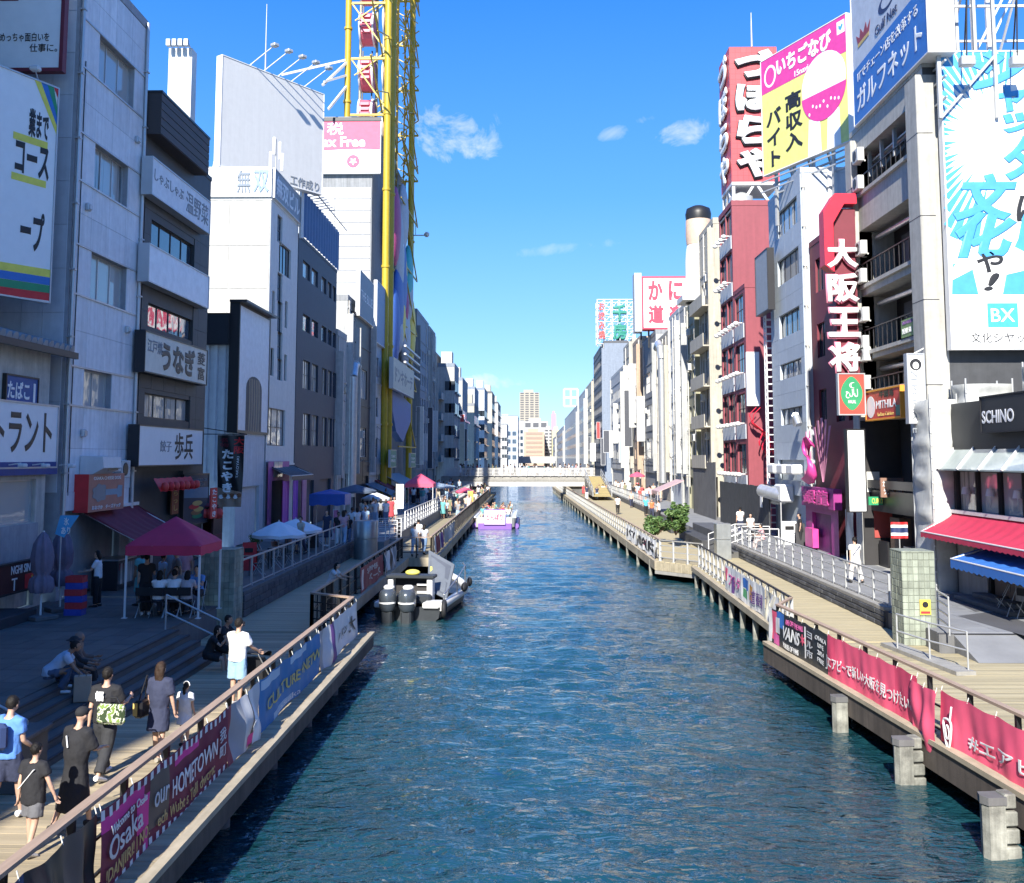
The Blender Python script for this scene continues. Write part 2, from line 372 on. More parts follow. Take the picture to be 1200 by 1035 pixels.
# ---------------------------------------------------------------- water
import numpy as np
def water():
    ys = [2.0]
    while ys[-1] < 300: ys.append(ys[-1]+max(.085, ys[-1]*.0042))
    ys += [340, 400, 430]; ys = np.array(ys); xs = np.linspace(-9.6, 15.4, 240)
    X, Y = np.meshgrid(xs, ys); Z = np.zeros_like(X); rng = np.random.RandomState(4)
    dyy = np.maximum(.085, Y*.0042)
    for i in range(64):
        L = .42*(2.6/.42)**rng.rand(); th = R(78)+rng.randn()*.55; kx, ky = math.cos(th)*2*math.pi/L, math.sin(th)*2*math.pi/L
        a = .0046*(L/1.0)**.5; fade = np.clip((L/dyy-2.5)/3, 0, 1)
        Z += a*fade*np.sin(kx*X+ky*Y+rng.rand()*6.28)
    gust = .75+.45*np.sin(X*.31+Y*.11+1)*np.sin(Y*.17-X*.2)
    Z *= gust
    n1, n2 = X.shape; me = bpy.data.meshes.new('water')
    V = np.stack([X,Y,Z], -1).reshape(-1,3); I = np.arange(n1*n2).reshape(n1,n2)
    Fq = np.stack([I[:-1,:-1], I[:-1,1:], I[1:,1:], I[1:,:-1]], -1).reshape(-1,4)
    me.vertices.add(len(V)); me.vertices.foreach_set('co', V.ravel()); me.loops.add(Fq.size); me.loops.foreach_set('vertex_index', Fq.ravel())
    me.polygons.add(len(Fq)); me.polygons.foreach_set('loop_start', np.arange(len(Fq))*4); me.polygons.foreach_set('use_smooth', np.ones(len(Fq), bool)); me.update(calc_edges=True)
    m = bpy.data.materials.new('canal_water'); m.use_nodes = True; n = m.node_tree.nodes; l = m.node_tree.links; p = n['Principled BSDF']
    p.inputs['Roughness'].default_value = .03; p.inputs['IOR'].default_value = 1.5; p.inputs['Specular IOR Level'].default_value = .85
    g = n.new('ShaderNodeNewGeometry'); t = n.new('ShaderNodeTexNoise'); t.inputs['Scale'].default_value = .12; t.inputs['Detail'].default_value = 4
    l.new(g.outputs['Position'], t.inputs['Vector']); cr = n.new('ShaderNodeValToRGB'); cr.color_ramp.elements[0].position = .35; cr.color_ramp.elements[1].position = .7
    cr.color_ramp.elements[0].color = (.006,.036,.046,1); cr.color_ramp.elements[1].color = (.010,.060,.080,1)
    l.new(t.outputs['Fac'], cr.inputs['Fac']); l.new(cr.outputs['Color'], p.inputs['Base Color'])
    prev = None; sy = n.new('ShaderNodeSeparateXYZ'); l.new(g.outputs['Position'], sy.inputs[0]); gust = n.new('ShaderNodeMapRange'); gust.inputs['From Min'].default_value = 18; gust.inputs['From Max'].default_value = 75; gust.inputs['To Min'].default_value = 1.0; gust.inputs['To Max'].default_value = .42; l.new(sy.outputs['Y'], gust.inputs['Value'])
    for sc, st, dist, det in ((1.9, .85, .06, 2), (4.6, .9, .036, 3), (13., .4, .010, 2)):
        mp = n.new('ShaderNodeMapping'); mp.inputs['Scale'].default_value = (.62, 1.15, 1); mp.inputs['Rotation'].default_value = (0,0,R(-9)); l.new(g.outputs['Position'], mp.inputs['Vector'])
        t = n.new('ShaderNodeTexNoise'); t.inputs['Scale'].default_value = sc; t.inputs['Detail'].default_value = det; t.inputs['Roughness'].default_value = .55; t.inputs['Distortion'].default_value = .8
        l.new(mp.outputs['Vector'], t.inputs['Vector'])
        b = n.new('ShaderNodeBump'); sm_ = n.new('ShaderNodeMath'); sm_.operation = 'MULTIPLY'; sm_.inputs[1].default_value = st; l.new(gust.outputs['Result'], sm_.inputs[0]); l.new(sm_.outputs[0], b.inputs['Strength']); b.inputs['Distance'].default_value = dist*3; l.new(t.outputs['Fac'], b.inputs['Height'])
        if prev: l.new(prev, b.inputs['Normal'])
        prev = b.outputs['Normal']
    l.new(prev, p.inputs['Normal']); me.materials.append(m)
    struct(link('water', me, None, (0,0,WZ)))
water()
# ---------------------------------------------------------------- decks
def joined_planks(name, xl, xr, y0, y1, z, m, parent, step=.14):
    mb = MB(); y = y0
    while y < y1-.02:
        e = min(y+step-.012, y1); j = random.uniform(-.003,.003); mb.box(xl(y), xr(y), y, e, z-.045, z+j); y += step
    return stuff(mb.build(name, m, parent))
def deck_base(name, pts, z, h, m):
    mb = MB(); mb.polyz(pts, z-h, z-.05); o = mb.build(name, m); return struct(o)
XL, XL2 = -4.7, -6.4
near_l = deck_base('promenade_deck', [(-9.5,2),(XL-.06,2),(XL-.06,31.3),(-9.5,31.3)], ZD, .32, fascia_m)
pm = MB(); pm.box(-9.5, XL-.16, 0, .128, -.045, 0); pm = pm.mesh('plank', wood_deck_l)
y = 12.0; cnt = 0
while y < 31.15:
    o = link('plank', pm, near_l, (0,y,ZD+random.uniform(-.004,.003))); y += .134
eb = MB(); eb.box(XL-.15, XL, 2, 31.35, ZD-.08, ZD+.012); eb.build('edge_board', wood_edge, near_l)
fb = MB(); fb.box(XL-.09, XL-.03, 2, 31.32, ZD-.42, ZD-.082); fb.box(-9.5, XL-.09, 31.27, 31.33, ZD-.52, ZD-.06); fb.build('fascia', fascia_m, near_l)
mid_l = deck_base('promenade_deck', [(-9.5,31.36),(XL2-.06,31.36),(XL2-.06,54.4),(-9.5,54.4)], ZD, .3, fascia_m)
joined_planks('planking', lambda y:-9.5, lambda y:XL2-.16, 31.36, 54.3, ZD, wood_deck_l, mid_l)
q = MB(); q.box(XL2-.15, XL2, 31.36, 54.4, ZD-.4, ZD+.01); q.build('edge_board', wood_edge, mid_l)
xf = lambda Y: -4.92-.0045*(Y-54)
far_l = deck_base('promenade_deck', [(-9.5,54.4),(xf(54.4)-.06,54.4),(xf(160)-.06,160),(-9.5,160)], ZD, .4, fascia_m)
joined_planks('planking', lambda y:-9.5, lambda y:xf(y)-.16, 54.4, 160, ZD, wood_deck, far_l, .28)
q = MB(); q.bar((xf(54.4)-.06,54.4,ZD-.2), (xf(160)-.06,160,ZD-.2), .14, .42); q.box(-9.4, xf(54)-.1, 54.34, 54.4, ZD-.45, ZD); q.build('edge_board', wood_edge, far_l)
# right bank
P = lambda *a: at(*a)
rE = lambda Y: 6.62+(29.9-Y)*(7.63-6.62)/(29.9-16.6)
near_r = deck_base('promenade_deck', [(rE(2)+.06,2),(15.3,2),(15.3,28.3),(11.2,28.3),(11.2,29.9),(rE(29.9)+.06,29.9)], ZD, .3, fascia_m)
pm = MB(); pm.box(0, 1, 0, .128, -.045, 0); pm = pm.mesh('plank', wood_deck)
y = 14.0
while y < 29.8:
    xr_ = 15.28 if y < 28.2 else 10.96; o = link('plank', pm, near_r, (rE(y)+.16,y,ZD+random.uniform(-.004,.003))); o.scale = (xr_-rE(y)-.16,1,1); y += .134
q = MB(); q.bar((rE(2)+.03,2,ZD-.26), (rE(29.95)+.03,29.95,ZD-.26), .07, .56); q.box(rE(29.9)+.05, 11, 29.92, 29.98, ZD-.54, ZD-.05); q.build('fascia', fascia_m, near_r)
q = MB(); q.bar((rE(2)+.06,2,ZD-.02), (rE(29.9)+.06,29.9,ZD-.02), .2, .09); q.build('edge_board', wood_edge, near_r)
mA, mB = P(895,727,ZD), P(823,673,ZD); rM = lambda Y: mA.x+(Y-mA.y)*(mB.x-mA.x)/(mB.y-mA.y)
c3, d3, f3 = P(768,658,ZD), P(824,664,ZD), P(665,583,ZD)
mid_r = deck_base('promenade_deck', [(rM(30.0)+.05,30.0),(10.95,30.0),(10.95,d3.y),(rM(d3.y)+.05,d3.y)], ZD, .25, fascia_m)
joined_planks('planking', lambda y:rM(y)+.14, lambda y:10.95, 30.0, d3.y, ZD, wood_deck, mid_r)
q = MB(); q.bar((rM(30.0)+.05,30.0,ZD-.1), (rM(d3.y)+.05,d3.y,ZD-.1), .18, .22); q.build('edge_board', wood_edge, mid_r)
q = MB(); yy = 31.0; 
while yy < d3.y: q.tube((rM(yy)+.1,yy,-1), (rM(yy)+.1,yy,ZD-.2), .11, 8); yy += 2.3
for o_ in [q.build('support_post', pile_m, mid_r)]: stuff(o_)
rF = lambda Y: c3.x+(Y-c3.y)*(f3.x-c3.x)/(f3.y-c3.y)
far_r = deck_base('promenade_deck', [(rF(c3.y)+.05,c3.y),(d3.x,d3.y+.05),(10.95,d3.y+.05),(10.95,190),(rF(190)+.05,190)], ZD, .3, fascia_m)
joined_planks('planking', lambda y:rF(y)+.14 if y > c3.y else c3.x+.1+(d3.x-c3.x)*(c3.y-y)/(c3.y-d3.y), lambda y:10.95, d3.y+.06, 190, ZD, wood_deck, far_r, .28)
q = MB(); q.bar((rF(c3.y)+.05,c3.y,ZD-.2), (rF(190)+.05,190,ZD-.2), .18, .42); q.build('edge_board', wood_edge, far_r)
fl = mat('pale_fascia_boards', (.38,.33,.23), .8, var=.3, scale=3, streak=.4)
n_ = 22
for i in range(n_):
    t0, t1 = i/n_, (i+1)/n_-.006; A = c3.lerp(d3, t0); B = c3.lerp(d3, t1)
    q = MB(); q.bar((A.x,A.y-.03,ZD-.22), (B.x,B.y-.03,ZD-.22), .05, .42); q.build('fascia_board', fl, far_r)
q = MB(); q.bar((c3.x,c3.y-.05,ZD-.52), (d3.x,d3.y-.05,ZD-.52), .1, .16); q.build('edge_beam', conc, far_r)
q = MB(); yy = c3.y+2
while yy < 190: q.tube((rF(yy)+.02,yy,-1), (rF(yy)+.02,yy,ZD-.1), .1, 6); yy += 5.5
stuff(q.build('support_post', pile_m, far_r))
q = MB(); yy = 56
while yy < 150: q.tube((xf(yy)-.1,yy,-1), (xf(yy)-.1,yy,ZD-.1), .1, 6); yy += 5.
stuff(q.build('support_post', pile_m, far_l))
q = MB(); yy = 8
while yy < 31: q.tube((XL-.45,yy,-1), (XL-.45,yy,ZD-.3), .14, 8); yy += 3.2
stuff(q.build('support_post', conc_d, near_l))
# ---------------------------------------------------------------- terraces: paving slabs
def slabs(name, x0, x1, y0, y1, z, nx, sy, m, base):
    t = MB(); t.box(x0, x1, y0, y1, z-.05, z-.012); t = struct(t.build(name, base))
    w_ = (x1-x0)/nx; me = MB(); me.box(.006, w_-.006, .006, sy-.006, -.02, 0); me = me.mesh('paving_slab', m)
    y = y0
    while y < y1-.1:
        for i in range(nx): link('paving_slab', me, t, (x0+i*w_, y, z+random.uniform(-.002,.002)))
        y += sy
    return t
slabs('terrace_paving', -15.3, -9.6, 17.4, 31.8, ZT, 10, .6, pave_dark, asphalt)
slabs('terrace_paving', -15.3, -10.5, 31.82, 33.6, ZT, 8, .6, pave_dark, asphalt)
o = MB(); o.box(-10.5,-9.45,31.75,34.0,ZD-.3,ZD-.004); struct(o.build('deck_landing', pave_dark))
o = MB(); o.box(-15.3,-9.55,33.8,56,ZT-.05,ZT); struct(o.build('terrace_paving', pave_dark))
o = MB(); o.box(-15.3,-7.95,56,160,ZT-.05,ZT); o.box(-9.6,-7.95,56.0,160,-.3,ZT-.05); struct(o.build('terrace_paving', pave_grey))
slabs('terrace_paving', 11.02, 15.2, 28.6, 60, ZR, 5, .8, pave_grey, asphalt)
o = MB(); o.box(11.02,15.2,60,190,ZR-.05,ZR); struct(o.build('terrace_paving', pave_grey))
o = MB(); o.add([(11.4,28.6,ZR),(15.3,28.6,ZR),(15.3,26.9,ZD+.006),(11.4,26.9,ZD+.006),(11.4,28.6,ZD-.1),(11.4,26.9,ZD-.1)], [(0,3,2,1),(0,4,5,3)]); struct(o.build('ramp', pave_grey))
o = MB(); o.add([(p.x,p.y,ZR+.005) for p in (P(1122,722,ZR),P(1164,717,ZR),P(1240,742,ZR),P(1240,757,ZR))][::-1],[(0,1,2,3)]); o.add([(p.x,p.y,ZR+.005) for p in (P(1098,696,ZR),P(1121,696,ZR),P(1161,715,ZR),P(1143,717,ZR))][::-1],[(0,1,2,3)]); struct(o.build('dark_ground_patch', asphalt))  # two dark patches laid just above the terrace paving
# stone retaining walls, block by block
def block_wall(pts_y, X, z0, z1, face, label, rows=3, bw=.78, side='left'):
    y0, y1 = pts_y; t = thing('stone_retaining_wall', label, 'wall', (X,y0,z0))
    c = MB(); c.box(0, -face*.28, 0, y1-y0, 0, z1-z0-.1); c.build('core', conc_d, t)
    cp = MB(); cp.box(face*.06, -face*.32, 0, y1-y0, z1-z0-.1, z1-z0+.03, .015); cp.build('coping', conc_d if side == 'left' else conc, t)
    h = (z1-z0-.1)/rows; me = MB(); me.box(0, face*.07, .01, bw-.01, .008, h-.008, .02); me = me.mesh('stone_block', stone_dark)
    for r in range(rows):
        y = -bw*.5 if r % 2 else 0
        while y < y1-y0-.2:
            ob = link('stone_block', me, t, (random.uniform(0,.02)*face, max(y,0), r*h))
            y += bw
    return t
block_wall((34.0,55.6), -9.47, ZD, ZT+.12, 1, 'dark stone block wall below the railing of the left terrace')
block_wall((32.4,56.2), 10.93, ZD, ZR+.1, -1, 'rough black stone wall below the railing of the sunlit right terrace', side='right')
# ---------------------------------------------------------------- broad steps on the left
st = thing('stone_steps', 'broad dark stone steps leading down to the boardwalk, with people sitting on them', 'steps', (-9.6,17.4,ZD))
n = 5
for i in range(n):
    z1 = (ZT-ZD)*(n-i)/n if i else ZT-ZD-.004; x0 = i*.29
    s = MB(); s.box(x0+.0, x0+.29, 0, 10.1, 0, z1-.012); so_ = s.build('step', step_stone, st)
    s = MB(); s.box(x0+.24, x0+.295, 0, 10.1, z1-.05, z1, .008); s.build('nosing', nosing, so_)
pl = thing('stone_plinth', 'low dark stone plinth at the near end of the broad steps', 'plinth', (-9.6,16.3,ZD)); q = MB(); q.box(0,1.6,0,1.05,0,.75,.02); q.build('block', step_stone, pl); q = MB(); q.box(-.04,1.66,-.04,1.08,.75,.83,.015); q.build('capstone', conc_d, pl)
# green tiled gate pillars
def pillar(name, label, X, Y, w_, d_, h, z, nx, nd, nz):
    t = thing('tiled_pillar', label, 'pillar', (X,Y,z))
    c = MB(); c.box(.02, w_-.02, .02, d_-.02, 0, h-.02); c.build('core', stone_moss, t)
    tw, th = w_/nx, h/nz
    a = MB(); a.box(.005, tw-.005, 0, .03, .005, th-.005, .006); a = a.mesh('tile', stone_moss)
    td = d_/nd; b = MB(); b.box(0, .03, .005, td-.005, .005, th-.005, .006); b = b.mesh('tile', stone_moss)
    for j in range(nz):
        for i in range(nx):
            link('tile', a, t, (i*tw, random.uniform(-.004,.004), j*th)); link('tile', a, t, (i*tw, d_-.03, j*th))
        for i in range(nd):
            link('tile', b, t, (random.uniform(-.004,.004), i*td, j*th)); link('tile', b, t, (w_-.03+random.uniform(-.004,.004), i*td, j*th))
    s = MB(); s.box(0, w_, 0, d_, h, h+.05, .01); s.build('top_slab', stone_moss, t)
    return t
pillar('p', 'moss green tiled pillar beside the shaded steps and red tent on the left bank', -10.36, 32.3, 1.1, 1.0, 2.3, ZD, 7, 6, 12)
tp = pillar('p', 'pale green tiled pillar with a yellow warning notice on the sunlit right bank', 10.40, 29.35, .92, .95, 2.55, ZD, 6, 6, 13)
nb = thing('warning_notice', 'small yellow notice with a dark round symbol on the right green pillar', 'sign', (10.85,29.31,2.35))
yel = mat('notice_yellow', (.8,.6,.08), .5, var=.05); redp = mat('sign_red', (.62,.03,.04), .5, var=.05); blackp = mat('sign_black', (.015,.015,.017), .45, var=.05); whitep = mat('sign_white', (.82,.82,.8), .45, var=.04)
q = MB(); q.box(0,.3,0,.012,0,.42); q.build('board', yel, nb); q = MB(); q.lathe([(.085,0),(.085,.01)], n=14); me = q.mesh('symbol', blackp)
o = link('symbol', me, nb, (.15,-.0,.28)); o.rotation_euler = (R(90),0,0); q = MB(); q.box(.02,.28,-.006,0,.03,.1); q.build('caption', redp, nb)
# ---------------------------------------------------------------- railings
def railing(label, pts, z, h=1.08, post=1.2, cap=None, capw=.14, bars=0, wires=0, m=None, pr=.03, mid=(), group='railings along the boardwalks', name='railing', face=0):
    """posts, cap and rails along pts (x,y)"""
    t = thing(name, label, 'railing', (pts[0][0],pts[0][1],z), group=group); o = Vector((pts[0][0],pts[0][1],z)); m = m or galv; cap = cap or m
    pm = MB(); pm.box(-pr, pr, -pr, pr, 0, h-.02); pm.box(-pr*1.6, pr*1.6, -pr*1.6, pr*1.6, 0, .03); pm = pm.mesh('post', m)
    bl = MB()
    zat = (lambda p: 0) if len(pts[0]) < 3 else (lambda p: p.z)
    for a, b in zip(pts, pts[1:]):
        A = Vector((a[0],a[1],a[2] if len(a) > 2 else z))-o; B = Vector((b[0],b[1],b[2] if len(b) > 2 else z))-o; L = (B-A).length; n = max(1, round(L/post))
        for i in range(n+1):
            p = A.lerp(B, i/n); link('post', pm, t, p)
        q = MB(); q.bar(A+Vector((0,0,h)), B+Vector((0,0,h)), capw, .05); q.build('top_rail', cap, t)
        for zz in mid:
            q = MB(); q.bar(A+Vector((0,0,zz)), B+Vector((0,0,zz)), .035, .035); q.build('mid_rail', m, t)
        if bars:
            k = max(1, round(L/bars))
            for i in range(k): p = A.lerp(B, (i+.5)/k); bl.bar(p+Vector((0,0,.1)), p+Vector((0,0,h-.03)), .018, .018)
    if bl.v: stuff(bl.build('balusters', m, t))
    return t
XR = -5.34
railing('near left boardwalk railing with a broad wooden cap, hung with banners', [(XR,6),(XR,31.0)], ZD, 1.06, 1.6, wood_cap, .14, m=black_metal, pr=.04, mid=(.12,.55))
railing('short dark cross railing where the left boardwalk steps back behind the moored boat', [(XR,31.0),(-6.75,32.0)], ZD, 1.06, .55, wood_cap, .16, m=black_metal, pr=.05, mid=(.12,.3,.55,.8), bars=.16)
railing('dark railing beside the moored boat on the left boardwalk', [(-6.75,32.0),(-6.75,54.1)], ZD, 1.06, 1.6, wood_cap, .12, m=black_metal, pr=.05, mid=(.12,.55), bars=.2)
railing('cross railing past the moored boat where the left boardwalk widens again', [(-6.75,54.1),(xf(54.6)-.35,54.6)], ZD, 1.06, .8, wood_cap, .12, m=black_metal, mid=(.3,.6))
railing('far left boardwalk railing running to the pale footbridge', [(xf(54.6)-.35,54.6),(xf(145)-.35,145)], ZD, 1.08, 1.6, wood_cap, .1, m=black_metal, mid=(.15,), bars=.3)
rr = lambda Y: rE(Y)+.32
railing('near right boardwalk railing with a wooden cap, hung with red banners', [(rr(8),8),(rr(29.6),29.6)], ZD, 1.08, 1.6, wood_cap, .13, m=black_metal, pr=.04, mid=(.12,.55))
railing('short timber cross railing beside the black banner on the right boardwalk', [(rr(29.6),29.6),(rM(31.2)+.3,31.2)], ZD, 1.06, .6, wood_cap, .1, m=galv, mid=(.5,))
railing('middle right boardwalk railing hung with pale printed banners', [(rM(31.2)+.3,31.2),(rM(d3.y)+.3,d3.y-.3)], ZD, 1.06, 1.1, black_metal, .07, m=galv, pr=.045, mid=(.12,.55))
railing('right boardwalk corner railing over the pale boarded end of the deck', [(d3.x,d3.y+.25),(c3.x+.25,c3.y+.2)], ZD, 1.06, 1.1, conc, .1, m=galv, pr=.04, mid=(.2,.5,.8))
railing('far right boardwalk railing along the water toward the footbridge', [(rF(c3.y)+.3,c3.y+.2),(rF(180)+.3,180)], ZD, 1.05, 1.6, wood_cap, .1, m=galv, mid=(.12,.55), bars=.8)
railing('steel terrace railing above the dark stone wall on the left bank', [(-9.62,34.1),(-9.62,55.4)], ZT+.14, .98, 1.55, galv, .06, m=galv, mid=(.06,))
railing('steel terrace railing above the black stone wall on the right bank', [(11.1,32.5),(11.1,56)], ZR+.1, 1.0, 1.5, galv, .06, m=galv, mid=(.08,.4,.7))
railing('white terrace railing behind the metal drum on the left bank', [(-8.05,66),(-8.05,100)], ZT, 1.1, 1.6, white_metal, .06, m=white_metal, mid=(.1,.4,.7))
railing('white terrace railing by the pink canopy on the left bank', [(-8.05,101),(-8.05,140)], ZT, 1.1, 1.6, white_metal, .06, m=white_metal, mid=(.1,.4,.7))
railing('pale steel railing far along the right terrace', [(11.1,90),(11.1,170)], ZR, 1.05, 1.8, galv, .05, m=galv, mid=(.1,.5), bars=.4)
# handrails
def handrail(label, pts, h=.9, posts=None, r=.024, group='short handrails at the steps', mids=(.45,)):
    o = Vector(pts[0]); t = thing('handrail', label, 'handrail', o, group=group)
    pm = MB(); pm.tube((0,0,0),(0,0,h),r,8); pm = pm.mesh('post', galv)
    for p in (posts or pts): link('post', pm, t, Vector(p)-o)
    for zz in (h, *mids):
        q = MB(); q.path([Vector(p)-o+Vector((0,0,zz)) for p in pts], r, 8); q.build('rail', galv, t)
    return t
handrail('sloping steel handrail beside the tent, running down to the seated couple', [(-9.65,27.4,ZT),(-8.25,27.6,ZD)])
handrail('steel handrail at the near end of the broad steps on the left', [(-9.7,17.2,ZT),(-8.3,17.2,ZD)], mids=(.45,))
railing('barred steel railing at the near end of the left terrace, beside the plinth', [(-14.5,17.5),(-9.75,17.5)], ZT, 1.15, 1.2, galv, .06, m=galv, mid=(.1,), bars=.14)
handrail('steel ramp handrail in front of the right green pillar', [P(1052,764,ZD),P(1090,777,ZD),P(1135,790,ZD)], h=1.0, mids=(.55,))
handrail('short steel handrail behind the right green pillar', [P(1100,735,ZR),P(1113,745,ZR)], h=1.0, mids=(.25,.5,.75))
kb = MB(); a, b = P(1040,757,ZD), P(1130,792,ZD); kb.bar(a+Vector((.05,0,.05)), b+Vector((.05,0,.05)), .5, .1); tag(kb.build('ramp_kerb', conc), 'low concrete kerb under the ramp handrail on the right deck', 'kerb')
# fender piles in the water on the right
def pile(label, px, py, h, ladder=True):
    p = at(px, py, WZ); t = thing('fender_pile', label, 'pile', (p.x,p.y,WZ-.6), R(6), group='concrete fender piles in the water')
    q = MB(); q.polyz([(-.13,-.13),(.13,-.13),(.13,.15),(-.13,.15),(-.18,0)], 0, h+.6); q.build('shaft', pile_m, t)
    q = MB(); q.polyz([(-.15,-.15),(.15,-.15),(.15,.17),(-.15,.17),(-.21,0)], h+.6, h+.72); q.build('cap', conc_d, t)
    if ladder:
        for i in range(4):
            q = MB(); q.box(.133, .38-.02*i, -.12, .16, .55+i*.36*h/1.1, .55+i*.36*h/1.1+.3*h/1.1, .02); q.build('rubber_block', pile_m, t)
    return t
pile('slim concrete pile in the water below the middle of the red banners', 985, 857, .66, False)
pile('stepped concrete pile in the water, second of the three under the red banners', 1060, 920, .74)
pile('nearest stepped concrete pile at the bottom right corner under the red banners', 1166, 1004, .80)
q = MB(); p0 = at(998,797,1.45); q.path([p0, p0+Vector((-.02,-.05,-.4)), p0+Vector((.0,-.05,-.75)), p0+Vector((-.05,-.02,-.9))], .018); tag(q.build('rope', rope_m), 'white rope hanging from the right deck edge beside the slim pile', 'rope')
# ================================================================ buildings
g_dark = glass('dark_window', (.018,.024,.03)); g_blue = glass('blue_window', (.03,.05,.075), ior=2.3); g_curt = glass('curtained_window', (.05,.055,.06), curtain=(.42,.42,.40)); g_pale = glass('pale_window', (.2,.2,.19), curtain=(.5,.5,.46), ior=1.6)  # last one: light grey panes, paler in upright bands
fr_alu = mat('aluminium_frame', (.5,.51,.52), .4, metal=.5, var=.05); fr_dark = mat('dark_frame', (.03,.03,.033), .4, metal=.3, var=.05); fr_white = mat('white_frame', (.72,.72,.7), .5, var=.05)
roof_m = mat('roofing', (.22,.22,.22), .9, var=.2)
ac_m = mat('air_conditioner', (.62,.62,.58), .6, var=.1, streak=.25); duct_m = mat('duct_metal', (.58,.6,.62), .35, metal=.6, var=.12, streak=.15)
pipe_m = mat('drain_pipe', (.55,.53,.48), .6, var=.12)
def Yof(px, X): d = px_dir(px, 545); return X*d.y/d.x
class Bld:
    def __init__(s, name, label, side, Y0, Y1, Xf, depth, z1, z0=None, group=None, cat='building'):
        s.side = side; s.L = Y1-Y0; s.d = depth; s.z0 = z0 if z0 is not None else (ZT if side < 0 else ZR); s.z1 = z1
        s.root = thing(name, label, cat, (Xf, Y0, s.z0), group=group)
        if side < 0: s.F = Fr(s.root, (Xf,Y0,0), R(90)); s.E = Fr(s.root, (Xf-depth,Y0,0), 0)
        else: s.F = Fr(s.root, (Xf,Y1,0), R(-90)); s.E = Fr(s.root, (Xf,Y0,0), 0)
        s.fh = []; s.eh = []; s.jobs = []
    def win(s, r, nx=2, ny=1, gm=None, fm=None, end=False, **k):
        gm = gm or g_dark; fm = fm or fr_alu
        (s.eh if end else s.fh).append(r); s.jobs.append((s.E if end else s.F, r, nx, ny, gm, fm, k)); return r
    def pwin(s, xl, yt, xr, yb, nx=2, ny=1, gm=None, fm=None, end=False, **k):
        f = s.E if end else s.F; return s.win(f.rect(xl,yt,xr,yb), nx, ny, gm, fm, end, **k)
    def hole(s, r, end=False): (s.eh if end else s.fh).append(r); return r
    def wins(s, zs, h, xs, w_, **k):
        for z in zs:
            for x in xs: s.win((x, x+w_, z, z+h), **k)
    def finish(s, wall, end=None, parapet=.6, roof=None, rev=.14):
        W = MB(); z0, z1, L, d = s.z0-.3, s.z1, s.L, s.d
        def put(mb, f, mi):
            W.cur = mi; W.add([f.loc(*v) for v in mb.v], mb.f)
        a = MB(); wall_sheet(a, 0, L, z0, z1, s.fh, rev); put(a, s.F, 0)
        a = MB(); wall_sheet(a, 0, d, z0, z1, s.eh, rev); put(a, s.E, 1)
        a = MB(); x0, x1 = (0, d)
        if s.side < 0: a.quad((L,0,z0),(L,d,z0),(L,d,z1),(L,0,z1)); a.quad((0,d,z0),(0,d,z1),(L,d,z1),(L,d,z0))
        else: a.quad((0,0,z0),(0,0,z1),(0,d,z1),(0,d,z0)); a.quad((0,d,z0),(0,d,z1),(L,d,z1),(L,d,z0))
        put(a, s.F, 0)
        mats = [wall, end or wall]
        s.wall = W.build('wall', mats, s.root)
        r = MB(); r.box(.02, L-.02, .02, d-.02, z1-.3, z1-.12); s.F.put('roof', r, roof or roof_m)
        if parapet:
            p = MB(); t = .16; p.box(-.03,L+.03,-.03,t,z1,z1+parapet); p.box(-.03,L+.03,d-t,d,z1,z1+parapet); p.box(-.03,t,t,d-t,z1,z1+parapet); p.box(L-t,L+.03,t,d-t,z1,z1+parapet)
            s.F.put('parapet', p, wall)
        for f, r, nx, ny, gm, fm, k in s.jobs: window(f, r, nx, ny, gm, fm, rev=rev, **k)
        return s
PAN = {}
def cladding(f, x0, x1, zl, xl, holes, m, t=.03, gap=.012, name='cladding_panel'):
    """separate panels with open joints, kept clear of the window openings"""
    for a, b in zip(zl, zl[1:]):
        cut = sorted((h[0],h[1]) for h in holes if h[2] < b-.02 and h[3] > a+.02); iv = [(x0,x1)]
        for c, d in cut:
            nv = []
            for p, q in iv:
                if d <= p or c >= q: nv.append((p,q)); continue
                if c > p: nv.append((p,c))
                if d < q: nv.append((d,q))
            iv = nv
        for p, q in iv:
            xs = [p]+[x for x in xl if p+.15 < x < q-.15]+[q]
            for u, v in zip(xs, xs[1:]):
                if v-u < .06: continue
                k = (round(v-u,2), round(b-a,2), m.name, t)
                if k not in PAN:
                    q_ = MB(); q_.box(gap/2, v-u-gap/2, -t, .01, gap/2, b-a-gap/2); PAN[k] = q_.mesh(name, m)
                f.put_me(name, PAN[k], u, 0, a)
def frame_at(o_world, yaw): return Fr(None, o_world, yaw)
def sign(name, label, f, r, t=.25, board=None, frame=None, texts=(), y=0., cat='sign', group=None, fw=.05, flush=False):
    """a sign box on frame f: r=(x0,x1,z0,z1); its parts are board, frame, lettering"""
    x0, x1, z0, z1 = r; W_, H = x1-x0, z1-z0
    if flush: y += t-.06
    o = f.world(x0, y, z0); th = thing(name, label, cat, o, f.yaw, group)
    b = MB(); b.box(.004, W_-.004, -t, 0, .004, H-.004); b.build('board', board or whitep, th)
    if frame:
        q = MB(); e = .03; q.box(0,W_,-t-e,0,0,fw); q.box(0,W_,-t-e,0,H-fw,H); q.box(0,fw,-t-e,0,fw,H-fw); q.box(W_-fw,W_,-t-e,0,fw,H-fw); q.build('frame', frame, th)
    for tx in texts:
        s, bx, m = tx[:3]; k = tx[3] if len(tx) > 3 else {}
        text(th, s, (bx[0]*W_, bx[1]*W_, bx[2]*H, bx[3]*H), -t-.004, m, ext=k.pop('ext', .012) if 'ext' in k else .012, **k)
    return th
def patch(th, name, pts, m, y, t=.006):
    """flat print: an outline in the sign's x,z"""
    q = MB(); q.poly(pts, y-t, y); return q.build(name, m, th)
